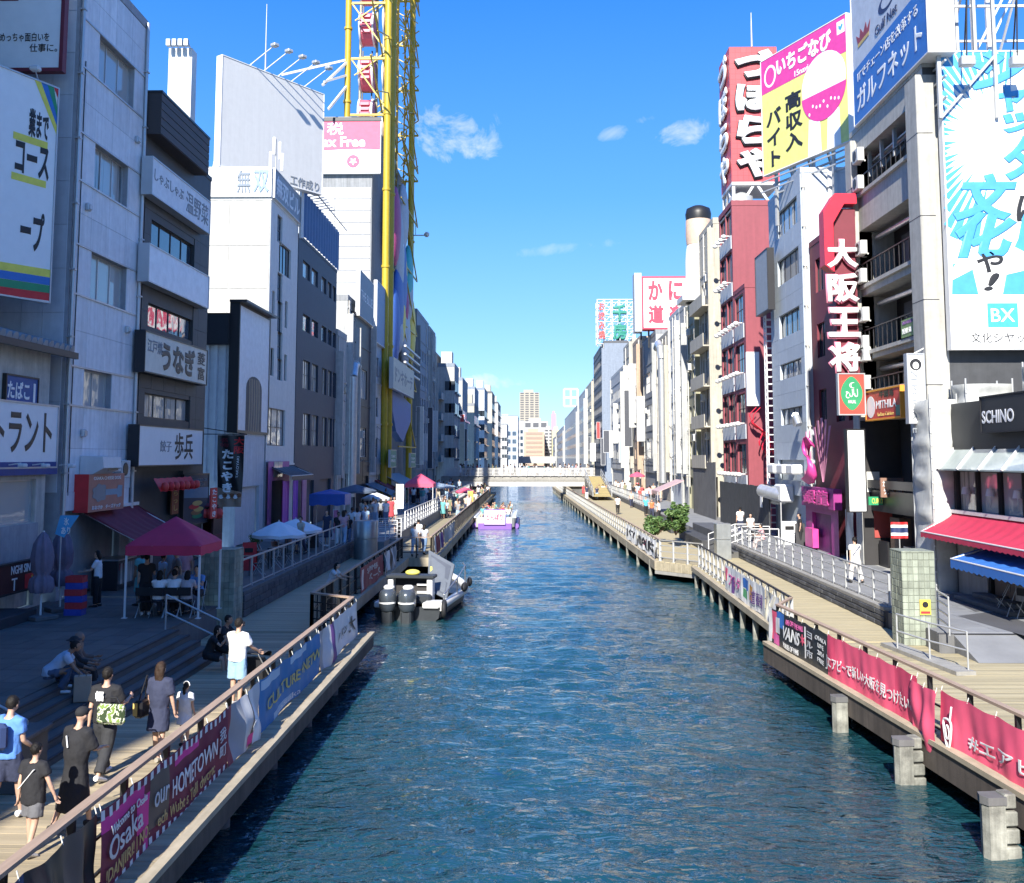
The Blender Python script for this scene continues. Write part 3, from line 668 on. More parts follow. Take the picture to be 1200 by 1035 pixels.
def ellipse(cx, cz, rx, rz, n=24, a0=0, a1=2*math.pi): return [(cx+rx*math.cos(a0+(a1-a0)*i/n), cz+rz*math.sin(a0+(a1-a0)*i/n)) for i in range(n+(0 if abs(a1-a0) > 6.2 else 1))]
def awning(label, f, x0, x1, z_hi, z_lo, out, m, y=0., val=.25, group='shop awnings'):
    th = thing('awning', label, 'awning', f.world(x0,y,z_lo), f.yaw, group); H = z_hi-z_lo; W_ = x1-x0; n = max(3, round(W_/.7))
    def fn(u, v): x = u*W_; s = .035*math.sin(u*n*2*math.pi)*v*(1-v)*2; return (x, -out*v, H*(1-v)-s-.1*math.sin(v*math.pi))
    q = MB(); q.grid(fn, n*6, 6); q.grid(lambda u,v: (u*W_, -out-.02+.0*u, -val*v*(1+.12*math.sin(u*n*4*math.pi))), n*6, 2)
    q.add([(0,0,H),(0,-out,0),(0,0,H-.12)],[(0,1,2)]); q.add([(W_,0,H),(W_,0,H-.12),(W_,-out,0)],[(0,1,2)]); q.build('canvas', m, th)
    q = MB(); q.tube((0,-out,-.02),(W_,-out,-.02),.03,6); q.tube((0.02,0,H-.1),(0.02,-out,-.02),.022,6); q.tube((W_-.02,0,H-.1),(W_-.02,-out,-.02),.022,6); q.box(0,W_,-.12,0,H-.02,H+.1); q.build('frame', white_metal, th)
    return th
def acunit(f, x, z, w_=.8, h=.62, parent=None):
    q = MB(); q.box(0,w_,-.36,-.06,0,h,.02); q.box(.05,.1,-.06,0,-.02,.05); q.box(w_-.1,w_-.05,-.06,0,-.02,.05); o = f.put('air_conditioner', q, ac_m, x, 0, z)
    g = MB(); g.lathe([(.24,0),(.24,.012),(.2,.014),(.06,.012)], n=14); me = g.mesh('fan_grille', fr_dark); a = link('fan_grille', me, o, (w_*.42,-.36,h*.5)); a.rotation_euler = (R(90),0,0); return o
def pipe(f, x, z0, z1, r=.055, m=None, y=-.1):
    q = MB(); q.tube((0,y,z0),(0,y,z1),r,8)
    z = z0+1
    while z < z1: q.box(-r*1.5,r*1.5,y-r*1.4,0,z,z+.05); z += 2.2
    return f.put('drain_pipe', q, m or pipe_m, x, 0, 0)
# paints
pale = mat('pale_grey_render', (.43,.44,.43), .8, var=.12, streak=.45); beige = mat('beige_render', (.41,.38,.32), .8, var=.12, streak=.5); cream = mat('cream_render', (.47,.44,.365), .8, var=.1, streak=.45); whit = mat('white_render', (.49,.49,.47), .75, var=.14, streak=.4); greyr = mat('mid_grey_render', (.27,.28,.29), .8, var=.12, streak=.45); darkr = mat('dark_grey_render', (.10,.105,.115), .7, var=.15, streak=.2); olive = mat('olive_render', (.34,.33,.225), .8, var=.14, streak=.35); tan = mat('tan_render', (.44,.33,.24), .8, var=.12, streak=.3); bluegrey = mat('blue_grey_render', (.22,.26,.32), .7, var=.12, streak=.25); bl_w = mat('bluish_white_render', (.49,.53,.57), .7, var=.08, streak=.25)
mg = lambda n, c, r=.55, **k: mat(n, c, r, **k)
ink = blackp; navy_ink = mg('navy_ink', (.02,.035,.11)); teal_ink = mg('teal_ink', (.02,.22,.16)); red_ink = mg('red_ink', (.62,.025,.03)); white_ink = mg('white_ink', (.84,.84,.82), var=.02); yellow_ink = mg('yellow_ink', (.78,.70,.10)); gold_ink = mg('gold_ink', (.62,.43,.13)); blue_ink = mg('blue_ink', (.03,.17,.50)); green_ink = mg('green_ink', (.02,.28,.12)); grey_ink = mg('grey_ink', (.22,.24,.26)); maroon = mg('maroon_paint', (.16,.02,.035)); pink_ink = mg('pink_ink', (.66,.08,.16)); sky_ink = mg('sky_blue_ink', (.055,.30,.62))
X_L = -15.0
# ---- the shops just beyond the frame on the left, between the camera's bridge and the restaurant
plain_beige = mat('beige_tile_wall', (.42,.39,.34), .7, var=.15, streak=.25); plain_grey = mat('grey_tile_wall', (.33,.34,.36), .7, var=.15, streak=.25)
for (y0, y1, h, m_, lab, sb) in ((-34,-21,27.5,plain_grey,'tall grey office block just behind the viewpoint on the left bank',1),(-20.9,-6,34,plain_beige,'tall beige tiled block beside the viewpoint on the left bank',0),(-5.9,9,35,plain_grey,'grey tiled block with wide windows nearest the viewpoint on the left bank',2),(9.1,20.2,30,plain_beige,'beige tiled block next to the low restaurant on the left bank',3)):
    b = Bld('office_block', lab, -1, y0, y1, -15.0-(.15*sb), 9, h, group='office blocks beside the viewpoint')
    nx = int((y1-y0)//2.6); b.wins([6+3.5*i for i in range(int((h-8)//3.5))], 1.7, [.6+2.6*i for i in range(nx)], 1.9, nx=2); b.finish(m_)
# ---- low restaurant (leftmost in frame)
stucco = mat('stained_stucco', (.54,.51,.45), .9, var=.18, streak=.4, bump=.3)
b = Bld('restaurant', 'low stained stucco restaurant with a corrugated roof edge at the far left', -1, 20.3, 31.9, -15.15, 2.6, 10.0)
F = b.F
r = F.rect(-40,565,41,622); b.win((r[0],r[1],r[2],r[3]), 2, 1, g_curt, fr_alu)
b.hole((r[0]-.1, r[1]+.15, ZT+.05, r[2]-1.2))
b.finish(stucco, parapet=0)
q = MB(); q.box(-.05, r[1]-r[0]+.3, -.05, .02, -1.1, 0); F.put('panel_band', q, plain_grey, r[0]-.15, 0, r[2]-.02)
q = MB(); cor = mat('corrugated_roof', (.3,.32,.34), .6, metal=.3, var=.2)
for i in range(34): q.tube((i*.36,-.55,10.1+.02*(i%2)), (i*.36,2.4,10.9), .17, 6)
o = F.put('corrugated_roof', q, cor); stuff(o)
q = MB(); q.box(0,12.2,-.62,-.5,9.86,10.06); F.put('gutter', q, fr_dark)
sign('restaurant_sign', 'big white restaurant sign with bold black katakana above a blue strip, far left', F, F.rect(-60,462,61,551), .18, whitep, fr_alu, [('レストラント', (-.02,.93,.24,.86), ink, dict(bold=.02))])
rr_ = F.rect(-60,541,60,553); 
sign('blue_strip_sign', 'dark blue strip under the white katakana restaurant sign', F, (rr_[0],rr_[1],rr_[2]-.15,rr_[3]-.02), .2, mg('blue_strip',(.02,.05,.22)), None)
sign('tobacco_sign', 'small blue window sign reading tobacco in white hiragana', F, F.rect(2,437,41,476), .1, mg('tobacco_blue',(.03,.09,.28)), fr_dark, [('たばこ', (.06,.72,.25,.8), white_ink, dict(bold=.03)),('|', (.84,.9,.2,.8), white_ink)])
t = sign('low_sign', 'dark maroon low sign with white letters and a red flag with a yellow star', F, F.rect(-30,664,33,702), .16, mg('dark_maroon',(.06,.014,.016)), fr_dark, [('NGHI SINH NHAT', (.28,.98,.62,.9), white_ink, dict(bold=.02)),('T', (.3,.4,.1,.5), white_ink)], y=-.4)
fl_w = F.rect(-30,664,33,702); W_, H_ = fl_w[1]-fl_w[0], fl_w[3]-fl_w[2]
patch(t, 'flag', [(W_*.55,H_*.08),(W_*.82,H_*.08),(W_*.82,H_*.55),(W_*.55,H_*.55)], red_ink, -.162)
patch(t, 'star', [(W_*.685+(.16 if i%2 == 0 else .065)*math.sin(i*math.pi/5), H_*.31+(.16 if i%2 == 0 else .065)*math.cos(i*math.pi/5)) for i in range(10)], yellow_ink, -.17)
q = MB(); q.box(0,2.4,-1.2,0,0,.28,.02); o = thing('planter_kerb','low dark kerb along the front of the far left restaurant','kerb',F.world(6.5,-.0,ZT),F.yaw); q.build('kerb', nosing, o)
for px, py in ((2,549),(30,549),(62,549)):
    x, z = F.px(px, py); th = thing('spotlight', 'small white spotlight at the %s of the blue strip on the far left restaurant' % {2:'left end',30:'middle',62:'right end'}[px], 'spotlight', F.world(x,-.2,z), F.yaw, 'spotlights over the restaurant sign'); q = MB(); q.bar((0,0,.1),(0,-.35,.15),.03,.03); q.build('arm', white_metal, th); q = MB(); q.box(-.12,.12,-.5,-.3,.02,.14,.03); q.build('lamp_head', white_metal, th)
# brick building behind it, carrying the boards
def brick_pat(n, l, g, c, rgb):
    mp = n.new('ShaderNodeMapping'); l.new(g.outputs['Position'], mp.inputs['Vector']); mp.inputs['Rotation'].default_value = (R(90),0,0)
    sp = n.new('ShaderNodeSeparateXYZ'); l.new(g.outputs['Position'], sp.inputs[0]); ad = n.new('ShaderNodeMath'); ad.operation = 'ADD'; l.new(sp.outputs[0], ad.inputs[0]); l.new(sp.outputs[1], ad.inputs[1])
    cb = n.new('ShaderNodeCombineXYZ'); l.new(ad.outputs[0], cb.inputs[0]); l.new(sp.outputs[2], cb.inputs[1])
    b = n.new('ShaderNodeTexBrick'); b.inputs['Scale'].default_value = 1; b.inputs['Brick Width'].default_value = .32; b.inputs['Row Height'].default_value = .13; b.inputs['Mortar Size'].default_value = .012
    b.inputs['Color1'].default_value = (*rgb,1); b.inputs['Color2'].default_value = (*[q*.7 for q in rgb],1); b.inputs['Mortar'].default_value = (.08,.08,.08,1); l.new(cb.outputs[0], b.inputs['Vector']); return b.outputs['Color']
brick_m = mat('pale_brick', (.34,.30,.26), .85, var=0, pat=brick_pat)
b = Bld('brick_building', 'pale brick building set back behind the far left restaurant', -1, 20.4, 32.2, -17.6, 6, 24, group=None); b.finish(brick_m)
# slanted board
A = Vector((-15.25,31.6,0)); dv = Vector((.41,.91,0)).normalized(); f = frame_at(A-dv*7.5, math.atan2(dv.y, dv.x))
z1 = f.px(64,117)[1]; z0 = f.px(57,357)[1]
t = sign('course_billboard', 'large white board with black katakana over yellow strokes and a rainbow band at its foot', f, (0,7.5,z0,z1+.35), .2, whitep, fr_alu, [('業まで', (.855,.955,.73,.86), ink, dict(bold=.035)),('コース', (.80,.965,.55,.70), ink, dict(bold=.035)),('ープ', (.84,.955,.22,.40), ink, dict(bold=.035))])
H_ = z1+.35-z0
for a_, c_ in ((.118,yellow_ink),(.082,blue_ink),(.046,green_ink),(.012,red_ink)): patch(t, 'rainbow_band', [(0,H_*(a_-.03)),(7.45,H_*a_),(7.45,H_*(a_+.035)),(0,H_*(a_+.005))], c_, -.203)
for a_ in (.715,.535): patch(t, 'yellow_stroke', [(5.9,H_*a_-.12),(7.15,H_*a_-.12),(7.15,H_*a_+.1),(5.9,H_*a_+.1)], yellow_ink, -.203)
for i_, c_ in enumerate((yellow_ink,blue_ink,green_ink,red_ink)): patch(t, 'corner_stripe', [(6.55+i_*.24,H_-.02),(6.79+i_*.24,H_-.02),(7.46,H_*.86+i_*.27-.28),(7.46,H_*.86+i_*.27-.56)] if i_ < 3 else [(7.27,H_-.02),(7.46,H_-.02),(7.46,H_-.35)], c_, -.206-.002*i_)
sl_ = thing('board_lamp', 'white gooseneck lamp over the slanted rainbow board', 'lamp', f.world(6.9,0,z1+.35)); q = MB(); q.bar((0,0,0),(.1,-.5,.25),.03,.03); q.build('arm', white_metal, sl_); q = MB(); q.box(.0,.3,-.7,-.45,.16,.32,.04); q.build('lamp_head', white_metal, sl_)
# flat board facing the bridge
f = frame_at((-22,32.0,0), 0); r = f.rect(-60,-40,80,88)
t = sign('recruit_billboard', 'white board with a maroon edge and small black job slogan, top left corner', f, r, .25, whitep, maroon, [('めっちゃ面白いを', (.47,.88,.27,.35), ink, dict(bold=.01)),('仕事に。', (.72,.95,.175,.25), ink, dict(bold=.01))], fw=.12)
W_, H_ = r[1]-r[0], r[3]-r[2]
patch(t, 'red_box', [(0,H_*.64),(W_*.61,H_*.64),(W_*.61,H_),(0,H_)], maroon, -.255); patch(t, 'red_edge', [(0,.1),(W_*.43,.1),(W_*.43,H_*.2),(0,H_*.2)], maroon, -.255)
text(t, 'OSAKA', (W_*.2,W_*.585,H_*.66,H_*.74), -.262, white_ink, bold=.01)
# ---- grey panelled building
panel_g = mat('pale_grey_panel', (.74,.75,.76), .5, var=.10, streak=.24, rnd=.10, spec=.4); panel_e = mat('grey_blue_panel', (.56,.58,.61), .55, var=.08, streak=.15, rnd=.06)
b = Bld('panelled_building', 'tall pale grey panelled building with sliding windows beside the rainbow board', -1, 32.6, 38.4, -15, 6, 23.4)
F = b.F; hs_ = []
for xl, yt, xr, yb, nx in ((115.5,39,158,94,3),(110,167,150,221,3),(105.5,294,148,350,3),(97,432,130,476,2)): hs_.append(b.pwin(xl,yt,xr,yb,nx,1,g_curt,fr_alu))
b.hole((.25,4.9,ZT,ZT+2.9))
b.finish(plain_grey, plain_grey, parapet=.35, rev=.2)
zb = 6.7
zl = sorted({5.6, 23.35, *[round(q,3) for h in hs_ for q in h[2:]]}); zz = []
for a_, c_ in zip(zl, zl[1:]):
    zz.append(a_)
    if c_-a_ > 1.9: zz.append((a_+c_)/2)
zz.append(zl[-1])
cladding(F, .12, b.L-.1, zz, [b.L*i/4 for i in range(1,4)], hs_, panel_g)
cladding(b.E, .1, 5.9, [5.6+1.45*i for i in range(13)], [1.5,3.,4.5,5.2], [], panel_e)
for h in hs_:
    for z in (h[2]-.02, h[3]+.02): q = MB(); q.box(.05, b.L-.05, -.07, -.028, z-.03, z+.03); F.put('trim_rail', q, fr_alu)
pipe(F, b.L-.12, 3, 23.6, .07, fr_alu); pipe(F, .08, 3, 23.3, .06, fr_alu)
for x_, z_, h_ in ((1.2,7.4,0),(4.6,11.3,0),(.9,15.0,0),(4.9,18.6,0)): q = MB(); q.box(0,.26,-.16,-.03,0,.26,.03); q.box(.03,.23,-.2,-.16,.05,.2); F.put('vent_cap', q, fr_alu, x_, 0, z_)
q = MB(); q.path([(.45,-.05,5.5),(.45,-.05,9.2),(.5,-.05,13.),(.48,-.05,20.)],.018,5); F.put('cable', q, fr_dark)
for x_ in (2.2,4.0): acunit(F, x_, 6.0)
# its cheese shop
q = MB(); q.box(0,5.3,-.05,.0,5.0,5.6); F.put('fascia', q, panel_g, .2)
sm = mg('salmon_board', (.42,.17,.13)); r = F.rect(86,556,129,601)
t = sign('cheese_dog_sign', 'salmon pink sign with a drawn cheese dog and white captions over the awning', F, r, .5, sm, None, [('OSAKA CHEESE DOG', (.12,.88,.84,.93), white_ink, dict(bold=.01)),('おおさか　チーズドッグ', (.1,.9,.06,.17), white_ink, dict(bold=.01))])
W_, H_ = r[1]-r[0], r[3]-r[2]
patch(t,'drawn_bun',[(W_*.3+W_*.2*(1+.1*math.cos(7*a))*math.cos(a), H_*.5+H_*.23*(1+.1*math.cos(7*a))*math.sin(a)) for a in [i*math.pi/20 for i in range(40)]], grey_ink, -.505)
patch(t,'drawn_cheese',[(W_*.45,H_*.42),(W_*.78,H_*.42),(W_*.8,H_*.33),(W_*.92,H_*.36),(W_*.93,H_*.66),(W_*.81,H_*.68),(W_*.78,H_*.58),(W_*.45,H_*.58)], mg('drawn_blue',(.2,.3,.38)), -.508)
q = MB(); q.box(-.03,0,-.5,0,0,H_); o = q.build('side', red_ink, t)
x, z = F.px(92,545); q = MB(); q.sweep([[(xx,-.0,0),(xx,-.0,.65),(xx,-.75,.62),(xx,-.8,.25),(xx,-.35,0)] for xx in (0,1.5)], True, False); q.box(1.55,2.2,-.5,0,.1,.6,.03); t = thing('vent_hood','white boxed ventilation hood above the salmon sign','vent hood',F.world(x,-.05,z-.35),F.yaw); q.build('hood', white_metal, t); q = MB(); q.quad((.35,-.79,.16),(1.25,-.79,.16),(1.05,-.77,.42),(.5,-.77,.42)); q.build('vent_opening', fr_dark, t)
can_m = mat('maroon_canvas', (.17,.022,.04), .8, var=.15, bump=.15, bscale=8)
x0, z0 = F.px(98,600); x1, _ = F.px(158,600)
awning('maroon shop awning with a white front bar under the salmon cheese dog sign', F, x0, x1+.1, z0+.05, z0-1.0, 1.9, can_m)
# shop interior
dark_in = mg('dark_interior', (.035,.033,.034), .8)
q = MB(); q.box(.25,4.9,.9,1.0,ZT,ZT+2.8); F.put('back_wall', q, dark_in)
t = thing('shop_counter','glass fronted dark shop counter under the maroon awning','counter',F.world(2.6,-.9,ZT),F.yaw); q = MB(); q.box(0,1.5,0,.7,0,1.0,.02); q.build('cabinet', fr_dark, t); q = MB(); q.box(.06,1.44,-.012,-.004,.2,.9); q.build('glass_front', g_curt, t); q = MB(); q.box(-.04,1.54,-.05,.75,1.0,1.05); q.build('worktop', steel, t)
# ---- charcoal building with stacked signs
char = mat('charcoal_cladding', (.045,.05,.055), .55, var=.15, rnd=.1); brownf = mat('brown_ribbed_fascia', (.055,.042,.038), .6, var=.2, stretch=(1,1,14))
b = Bld('charcoal_building', 'charcoal building with stacked restaurant signs under a deep brown roof overhang', -1, 38.55, 46.7, -14.95, 7, 19.6)
F = b.F
for a in ((176.6,256,228,289,4,g_blue),(172.8,354,226,382,4,g_blue),(168.6,460,222,489,4,g_curt)): b.pwin(a[0],a[1],a[2],a[3],a[4],1,a[5],fr_dark)
fz = F.rect(160,552,236,640); op = b.hole((fz[0]+.3, fz[1]-2.6, ZT, fz[3]-.05))
b.finish(char, parapet=.2)
cladding(F, .1, b.L-.1, [7.4+1.0*i for i in range(12)], [b.L*i/6 for i in range(1,6)], b.fh, char, .025)
q = MB(); q.box(op[0],op[1],1.2,1.3,ZT,op[3]); F.put('back_wall', q, dark_in)
f2 = Fr(b.root, (-14.35,38.4,0), R(90)); r = f2.rect(175,95,246,146)
RW = r[1]
q = MB(); q.box(0, RW, 0, 1.5, r[2], r[3]); f2.put('roof_overhang', q, brownf)
for i in range(5): q = MB(); q.box(0,RW+.02,-.03,0,r[2]+.03+(r[3]-r[2])*i/5, r[2]+(r[3]-r[2])*(i+1)/5-.01); f2.put('fascia_board', q, brownf)
q = MB(); q.box(-.02,RW+.05,-.06,1.52,r[3],r[3]+.1); f2.put('roof_edge', q, fr_dark)
FB = Fr(None, (-14.55,38.55,0), R(90))
bg1 = mg('pale_sign_grey', (.76,.77,.78), .5); bg2 = mg('parchment_sign', (.72,.68,.57), .55)
sign('hotpot_sign', 'pale grey sign with outlined hiragana, uppermost on the charcoal building', FB, FB.rect(176,182,246,228), .4, bg1, fr_alu, [('しゃぶしゃぶ', (.04,.5,.42,.72), grey_ink),('温野菜', (.55,.96,.2,.8), grey_ink)], flush=True)
t = sign('blank_white_band', 'blank white panel band between two window rows of the charcoal building', FB, FB.rect(172,284,244,330), .4, mg('white_panel',(.76,.77,.8),.35), fr_alu, flush=True)
sign('eel_sign', 'parchment sign with big brushed hiragana, between the window rows of the charcoal building', FB, FB.rect(167.3,386,241.5,436), .4, bg2, fr_dark, [('江戸焼', (.04,.25,.5,.82), grey_ink, dict(bold=.02)),('うなぎ', (.24,.78,.14,.88), ink, dict(bold=.05)),('菱\n富', (.82,.96,.12,.88), ink, dict(bold=.02))], flush=True)
sign('dumpling_sign', 'white sign with black brushed kanji above the red lantern shop front', FB, FB.rect(160,497,236,547), .4, whitep, fr_dark, [('餃子', (.3,.47,.36,.64), grey_ink),('歩兵', (.52,.82,.16,.86), ink, dict(bold=.015))], flush=True)
t = thing('lantern_row_canopy','red paper lantern canopy over the dumpling shop entrance','canopy',F.world(op[0],-.5,op[3]-.75),F.yaw); q = MB(); q.grid(lambda u,v:((op[1]-op[0])*.9*u,-.3*v,.5-.5*v+.012*math.sin(u*40)),40,3); q.build('valance', red_ink, t)
for i in range(7):
    q = MB(); q.lathe([(.04,0),(.12,.05),(.15,.18),(.12,.3),(.04,.34)], n=10); o = q.build('lantern', red_ink if i % 2 else mg('lantern_red',(.7,.06,.05)), t, (.3+i*.62,-.35,.02)); 
t = sign('food_poster', 'tall dark poster with a burger and lettering beside the dumpling shop', F, F.rect(211,556,241,618), .12, mg('poster_dark',(.03,.045,.07)), fr_dark, [('OSAKA STYLE BURGER', (.08,.92,.84,.9), grey_ink),('FAST & FRESH', (.2,.8,.76,.81), grey_ink)])
r = F.rect(211,556,241,618); W_, H_ = r[1]-r[0], r[3]-r[2]
for c_, dz, m_ in ((.55,.42,gold_ink),(.42,.36,red_ink),(.6,.3,gold_ink),(.5,.24,mg('bun_brown',(.3,.16,.06))),(.55,.17,green_ink)): patch(t,'printed_food',ellipse(W_*c_,H_*dz,W_*.2,H_*.05,14), m_, -.126-.002*dz)
patch(t,'printed_sea',[(.05,H_*.55),(W_-.05,H_*.5),(W_-.05,H_*.72),(.05,H_*.74)], mg('poster_blue',(.1,.2,.28)), -.124)
sign('orange_shop_curtain','narrow orange and brown vertical banner by the dumpling shop door', F, F.rect(200,563,208,603), .06, mg('orange_cloth',(.3,.08,.03)), None, [('い\nら\nっ\nし', (.2,.8,.1,.9), gold_ink)])
sign('red_nobori_banner','red vertical cloth banner with white brushed hiragana in front of the poster', F, F.rect(213,572,221,608), .05, red_ink, None, [('た\nこ\nや\nき', (.15,.85,.05,.95), white_ink, dict(bold=.03))], y=-1.2, cat='banner')
# ---- ribbed grey end wall, black box and tall board
rib = mat('ribbed_grey_wall', (.60,.62,.64), .6, var=.1, streak=.25)
b = Bld('ribbed_building', 'low grey ribbed building between the charcoal block and the tall white tower', -1, 52.3, 57.8, -15.05, 4, 13.3)
b.hole((.3,4.6,ZT,ZT+3)); b.finish(rib, parapet=.2)
for i in range(9): q = MB(); q.box(0,.16,-.06,.0,5.5,13.3); b.E.put('rib', q, rib, .1+i*.44)
q = MB(); q.box(.1,4.8,.9,1.0,ZT,ZT+2.9); b.F.put('shutter', q, plain_grey)
F = b.F
r = F.rect(276,352,313,640); r = (r[0],r[1],8.0,r[3])
t = sign('blank_framed_board', 'tall blank white board in a black frame with a curtained arch window below', F, r, .5, mg('blank_board',(.70,.72,.76),.4), fr_dark, fw=.14, flush=True)
W_, H_ = r[1]-r[0], r[3]-r[2]
patch(t,'arch_niche',[(W_*.25,.1),(W_*.75,.1),(W_*.75,H_*.36)]+ellipse(W_*.5,H_*.36,W_*.25,H_*.1,10,0,math.pi)+[(W_*.25,H_*.36)], mg('niche_dark',(.05,.05,.06)), -.505)
cur = MB(); cur.grid(lambda u,v:(W_*(.32+.36*u)+.12*math.sin(v*3),-.52-.03*math.sin(u*30),.12+H_*.42*v),30,6); cur.build('curtain', mg('tan_curtain',(.33,.27,.2)), t)
q = MB(); q.box(-.1,W_+.1,-.9,0,H_,H_+.12); q.build('cornice', fr_dark, t)
fE = frame_at((-20,52.0,0),0)
sign('blank_black_box', 'blank black sign box on the roof edge of the low ribbed building', fE, fE.rect(241,367,269,404), .8, mg('box_black',(.012,.014,.02)), fr_dark, flush=True)
# takoyaki stall and banner
fb = frame_at((-20,46.9,0),0); r = fb.rect(254,510,286,594)
t = thing('takoyaki_banner','black hanging banner with white brushed hiragana and a food picture at its foot','banner',fb.world(r[0],0,r[2])); W_, H_ = r[1]-r[0], r[3]-r[2]
wv = lambda x, z, y: (x*(1-.12*(1-z/H_))+.06*(1-z/H_), y+.04*math.sin(x*9+z*2), z)
q = MB(); q.grid(lambda u,v: wv(W_*u, H_*v, 0), 14, 24); q.build('cloth', ink, t)
q = MB(); q.grid(lambda u,v: wv(W_*u, H_*.27*v*(1-.25*u), -.006), 14, 10); q.build('printed_picture', mg('print_tan',(.38,.26,.18)), t)
for i in range(6): patch(t,'printed_octopus_ball',ellipse(W_*(.2+.13*i),H_*(.14+.02*(i%2)),W_*.09,H_*.03,12), mg('ball_brown',(.25,.1,.04)) if i%2 else white_ink, -.07)
text(t,'た\nこ\nや\nき',(W_*.16,W_*.6,H_*.2,H_*.8),-.012,white_ink,bold=.05,warp=wv); text(t,'大\n阪',(W_*.58,W_*.95,H_*.74,H_*.97),-.012,red_ink,bold=.03,warp=wv); text(t,'名\n物',(W_*.1,W_*.42,H_*.83,H_*.96),-.012,maroon,bold=.02,warp=wv); text(t,'TAKOYAKI',(W_*.72,W_*.8,H_*.4,H_*.7),-.012,white_ink,warp=wv,up=True)
q = MB(); q.bar((-.8,0,H_+.35),(W_+.1,0,H_+.03),.04,.04); q.bar((-.8,0,H_+.05),(W_+.1,0,H_+.03),.04,.04); q.bar((-.8,0,H_-.1),(-.8,0,H_+.45),.06,.06); q.build('bracket', fr_dark, t)
p = P(245,640,ZT); t = thing('takoyaki_stall','dark red food stall with a roof awning and red paper lanterns behind the tent','stall',(p.x,47.2,ZT))
q = MB(); q.box(0,2.0,0,1.4,0,1.0,.02); q.build('counter', mg('stall_red',(.12,.015,.02)), t); q = MB(); q.box(0,.1,0,1.4,1.0,2.4); q.box(1.9,2,0,1.4,1.0,2.4); q.box(.1,1.9,1.3,1.4,1.0,2.4); q.build('side_wall', mg('stall_dark',(.05,.012,.016)), t)
q = MB(); q.add([(-.2,-.5,2.35),(2.3,-.5,2.35),(2.3,1.5,2.75),(-.2,1.5,2.75),(-.2,-.5,2.28),(2.3,-.5,2.28),(2.3,1.5,2.68),(-.2,1.5,2.68)],[(0,1,2,3),(7,6,5,4),(0,4,5,1),(1,5,6,2),(3,2,6,7),(0,3,7,4)]); q.build('roof', can_m, t)
for i in range(4):
    q = MB(); q.lathe([(.07,0),(.19,.06),(.24,.24),(.19,.42),(.07,.48)], n=12); o = q.build('lantern', mg('lantern_red',(.7,.06,.05)), t, (1.3+i*.33,-.45+.05*i,1.75)); q = MB(); q.lathe([(.075,0),(.075,.05)], n=10); q.build('cap', ink, o, (0,0,.47))
q = MB(); q.tube((1.6,-.4,0),(1.6,-.4,2.3),.03,6); q.build('post', galv, t)
# ---- white tower
white_pl = mat('white_plaster_panel', (.47,.455,.42), .7, var=.06, streak=.12); white_sd = mat('cream_tile_face', (.75,.73,.68), .7, var=.08, streak=.15)
b = Bld('white_tower', 'tall white building with slit windows and big outlined kanji on its roof sign', -1, 57.9, 64.8, -15, 7, 21.6)
F = b.F
for a in ((327,282,341,318,4,1),): b.pwin(a[0],a[1],a[2],a[3],a[4],1,g_blue,fr_dark)
for y_ in ((250,283),(318,352),(352,388),(388,420),(420,445)): b.pwin(325,y_[0],331,y_[1],1,2,g_blue,fr_dark)
for a in ((319,340,322,372),(334,352,337,384),(317,407,321,440),(333,415,336,446)): b.pwin(*a,1,1,g_dark,fr_dark)
b.pwin(313,477,334,522,3,2,g_curt,fr_dark); b.hole(F.rect(316,558,331,640))
b.finish(white_sd, pale, parapet=.15)
hs2 = [h for h in b.fh]
cladding(b.E, 0.05, 6.95, [3.,6.2,9.5,12.9,16.4,18.9,21.5], [2.4,4.6], [], white_pl, .03, .05)
E = b.E; r = E.rect(200,197,319,231)
sign('rooftop_name_sign', 'white rooftop sign with two big outlined pale blue kanji facing the bridge', E, (r[0],7.02,21.75,r[3]), .15, whitep, fr_white, [('無', (.66,.80,.12,.9), mg('grey_letter',(.16,.2,.25)), dict(bold=.02,ext=.05)),('双', (.82,.98,.12,.9), mg('pale_blue_letter',(.22,.31,.42)), dict(bold=.035,ext=.06))])
sign('rooftop_side_sign', 'narrow grey rooftop sign with pale katakana on the canal side of the white tower', F, (.05,6.8,21.75,r[3]), .15, mg('grey_sign',(.25,.29,.33)), fr_white, [('無双ビル', (.06,.95,.15,.85), bg1, dict(bold=.03))])
pk = mg('pink_purple_paint', (.42,.10,.33)); pr_ = F.rect(310,520,335,650)
t = thing('pink_shop_front','pink and purple shop front at the foot of the white tower','shop front',F.world(pr_[0],-.05,ZT),F.yaw); q = MB(); wall_sheet(q,0,pr_[1]-pr_[0],0,pr_[3]-ZT-1.0,[(.9,3.6,0,3.2)],.1,-.12); q.quad((0,-.12,pr_[3]-ZT-1.0),(pr_[1]-pr_[0],-.12,pr_[3]-ZT-1.0),(pr_[1]-pr_[0],0,pr_[3]-ZT-1.0),(0,0,pr_[3]-ZT-1.0)); q.build('facade', pk, t)
q = MB(); q.box(.9,3.6,-.05,0,0,3.2); q.build('door', dark_in, t); q = MB(); q.box(1.2,3.2,-.16,-.125,3.4,4.3); q.build('transom_window', g_pale, t)
for i_, c_ in enumerate(((.5,.12,.42),(.35,.10,.5),(.55,.25,.35))): q = MB(); q.grid(lambda u,v:(.0+u*1.3,-.9-.25*i_-.06*math.sin(u*14+i_),3.2*v),12,4); o = q.build('hanging_cloth', mg('festive_cloth_%d'%i_, c_), t, (.3+i_*1.25,0,0))
awning('small dark awning over the pink shop front door', F, pr_[0]+.8, pr_[1]+1.6, 6.3, 5.7, 1.3, mg('dark_awning',(.05,.05,.06)))
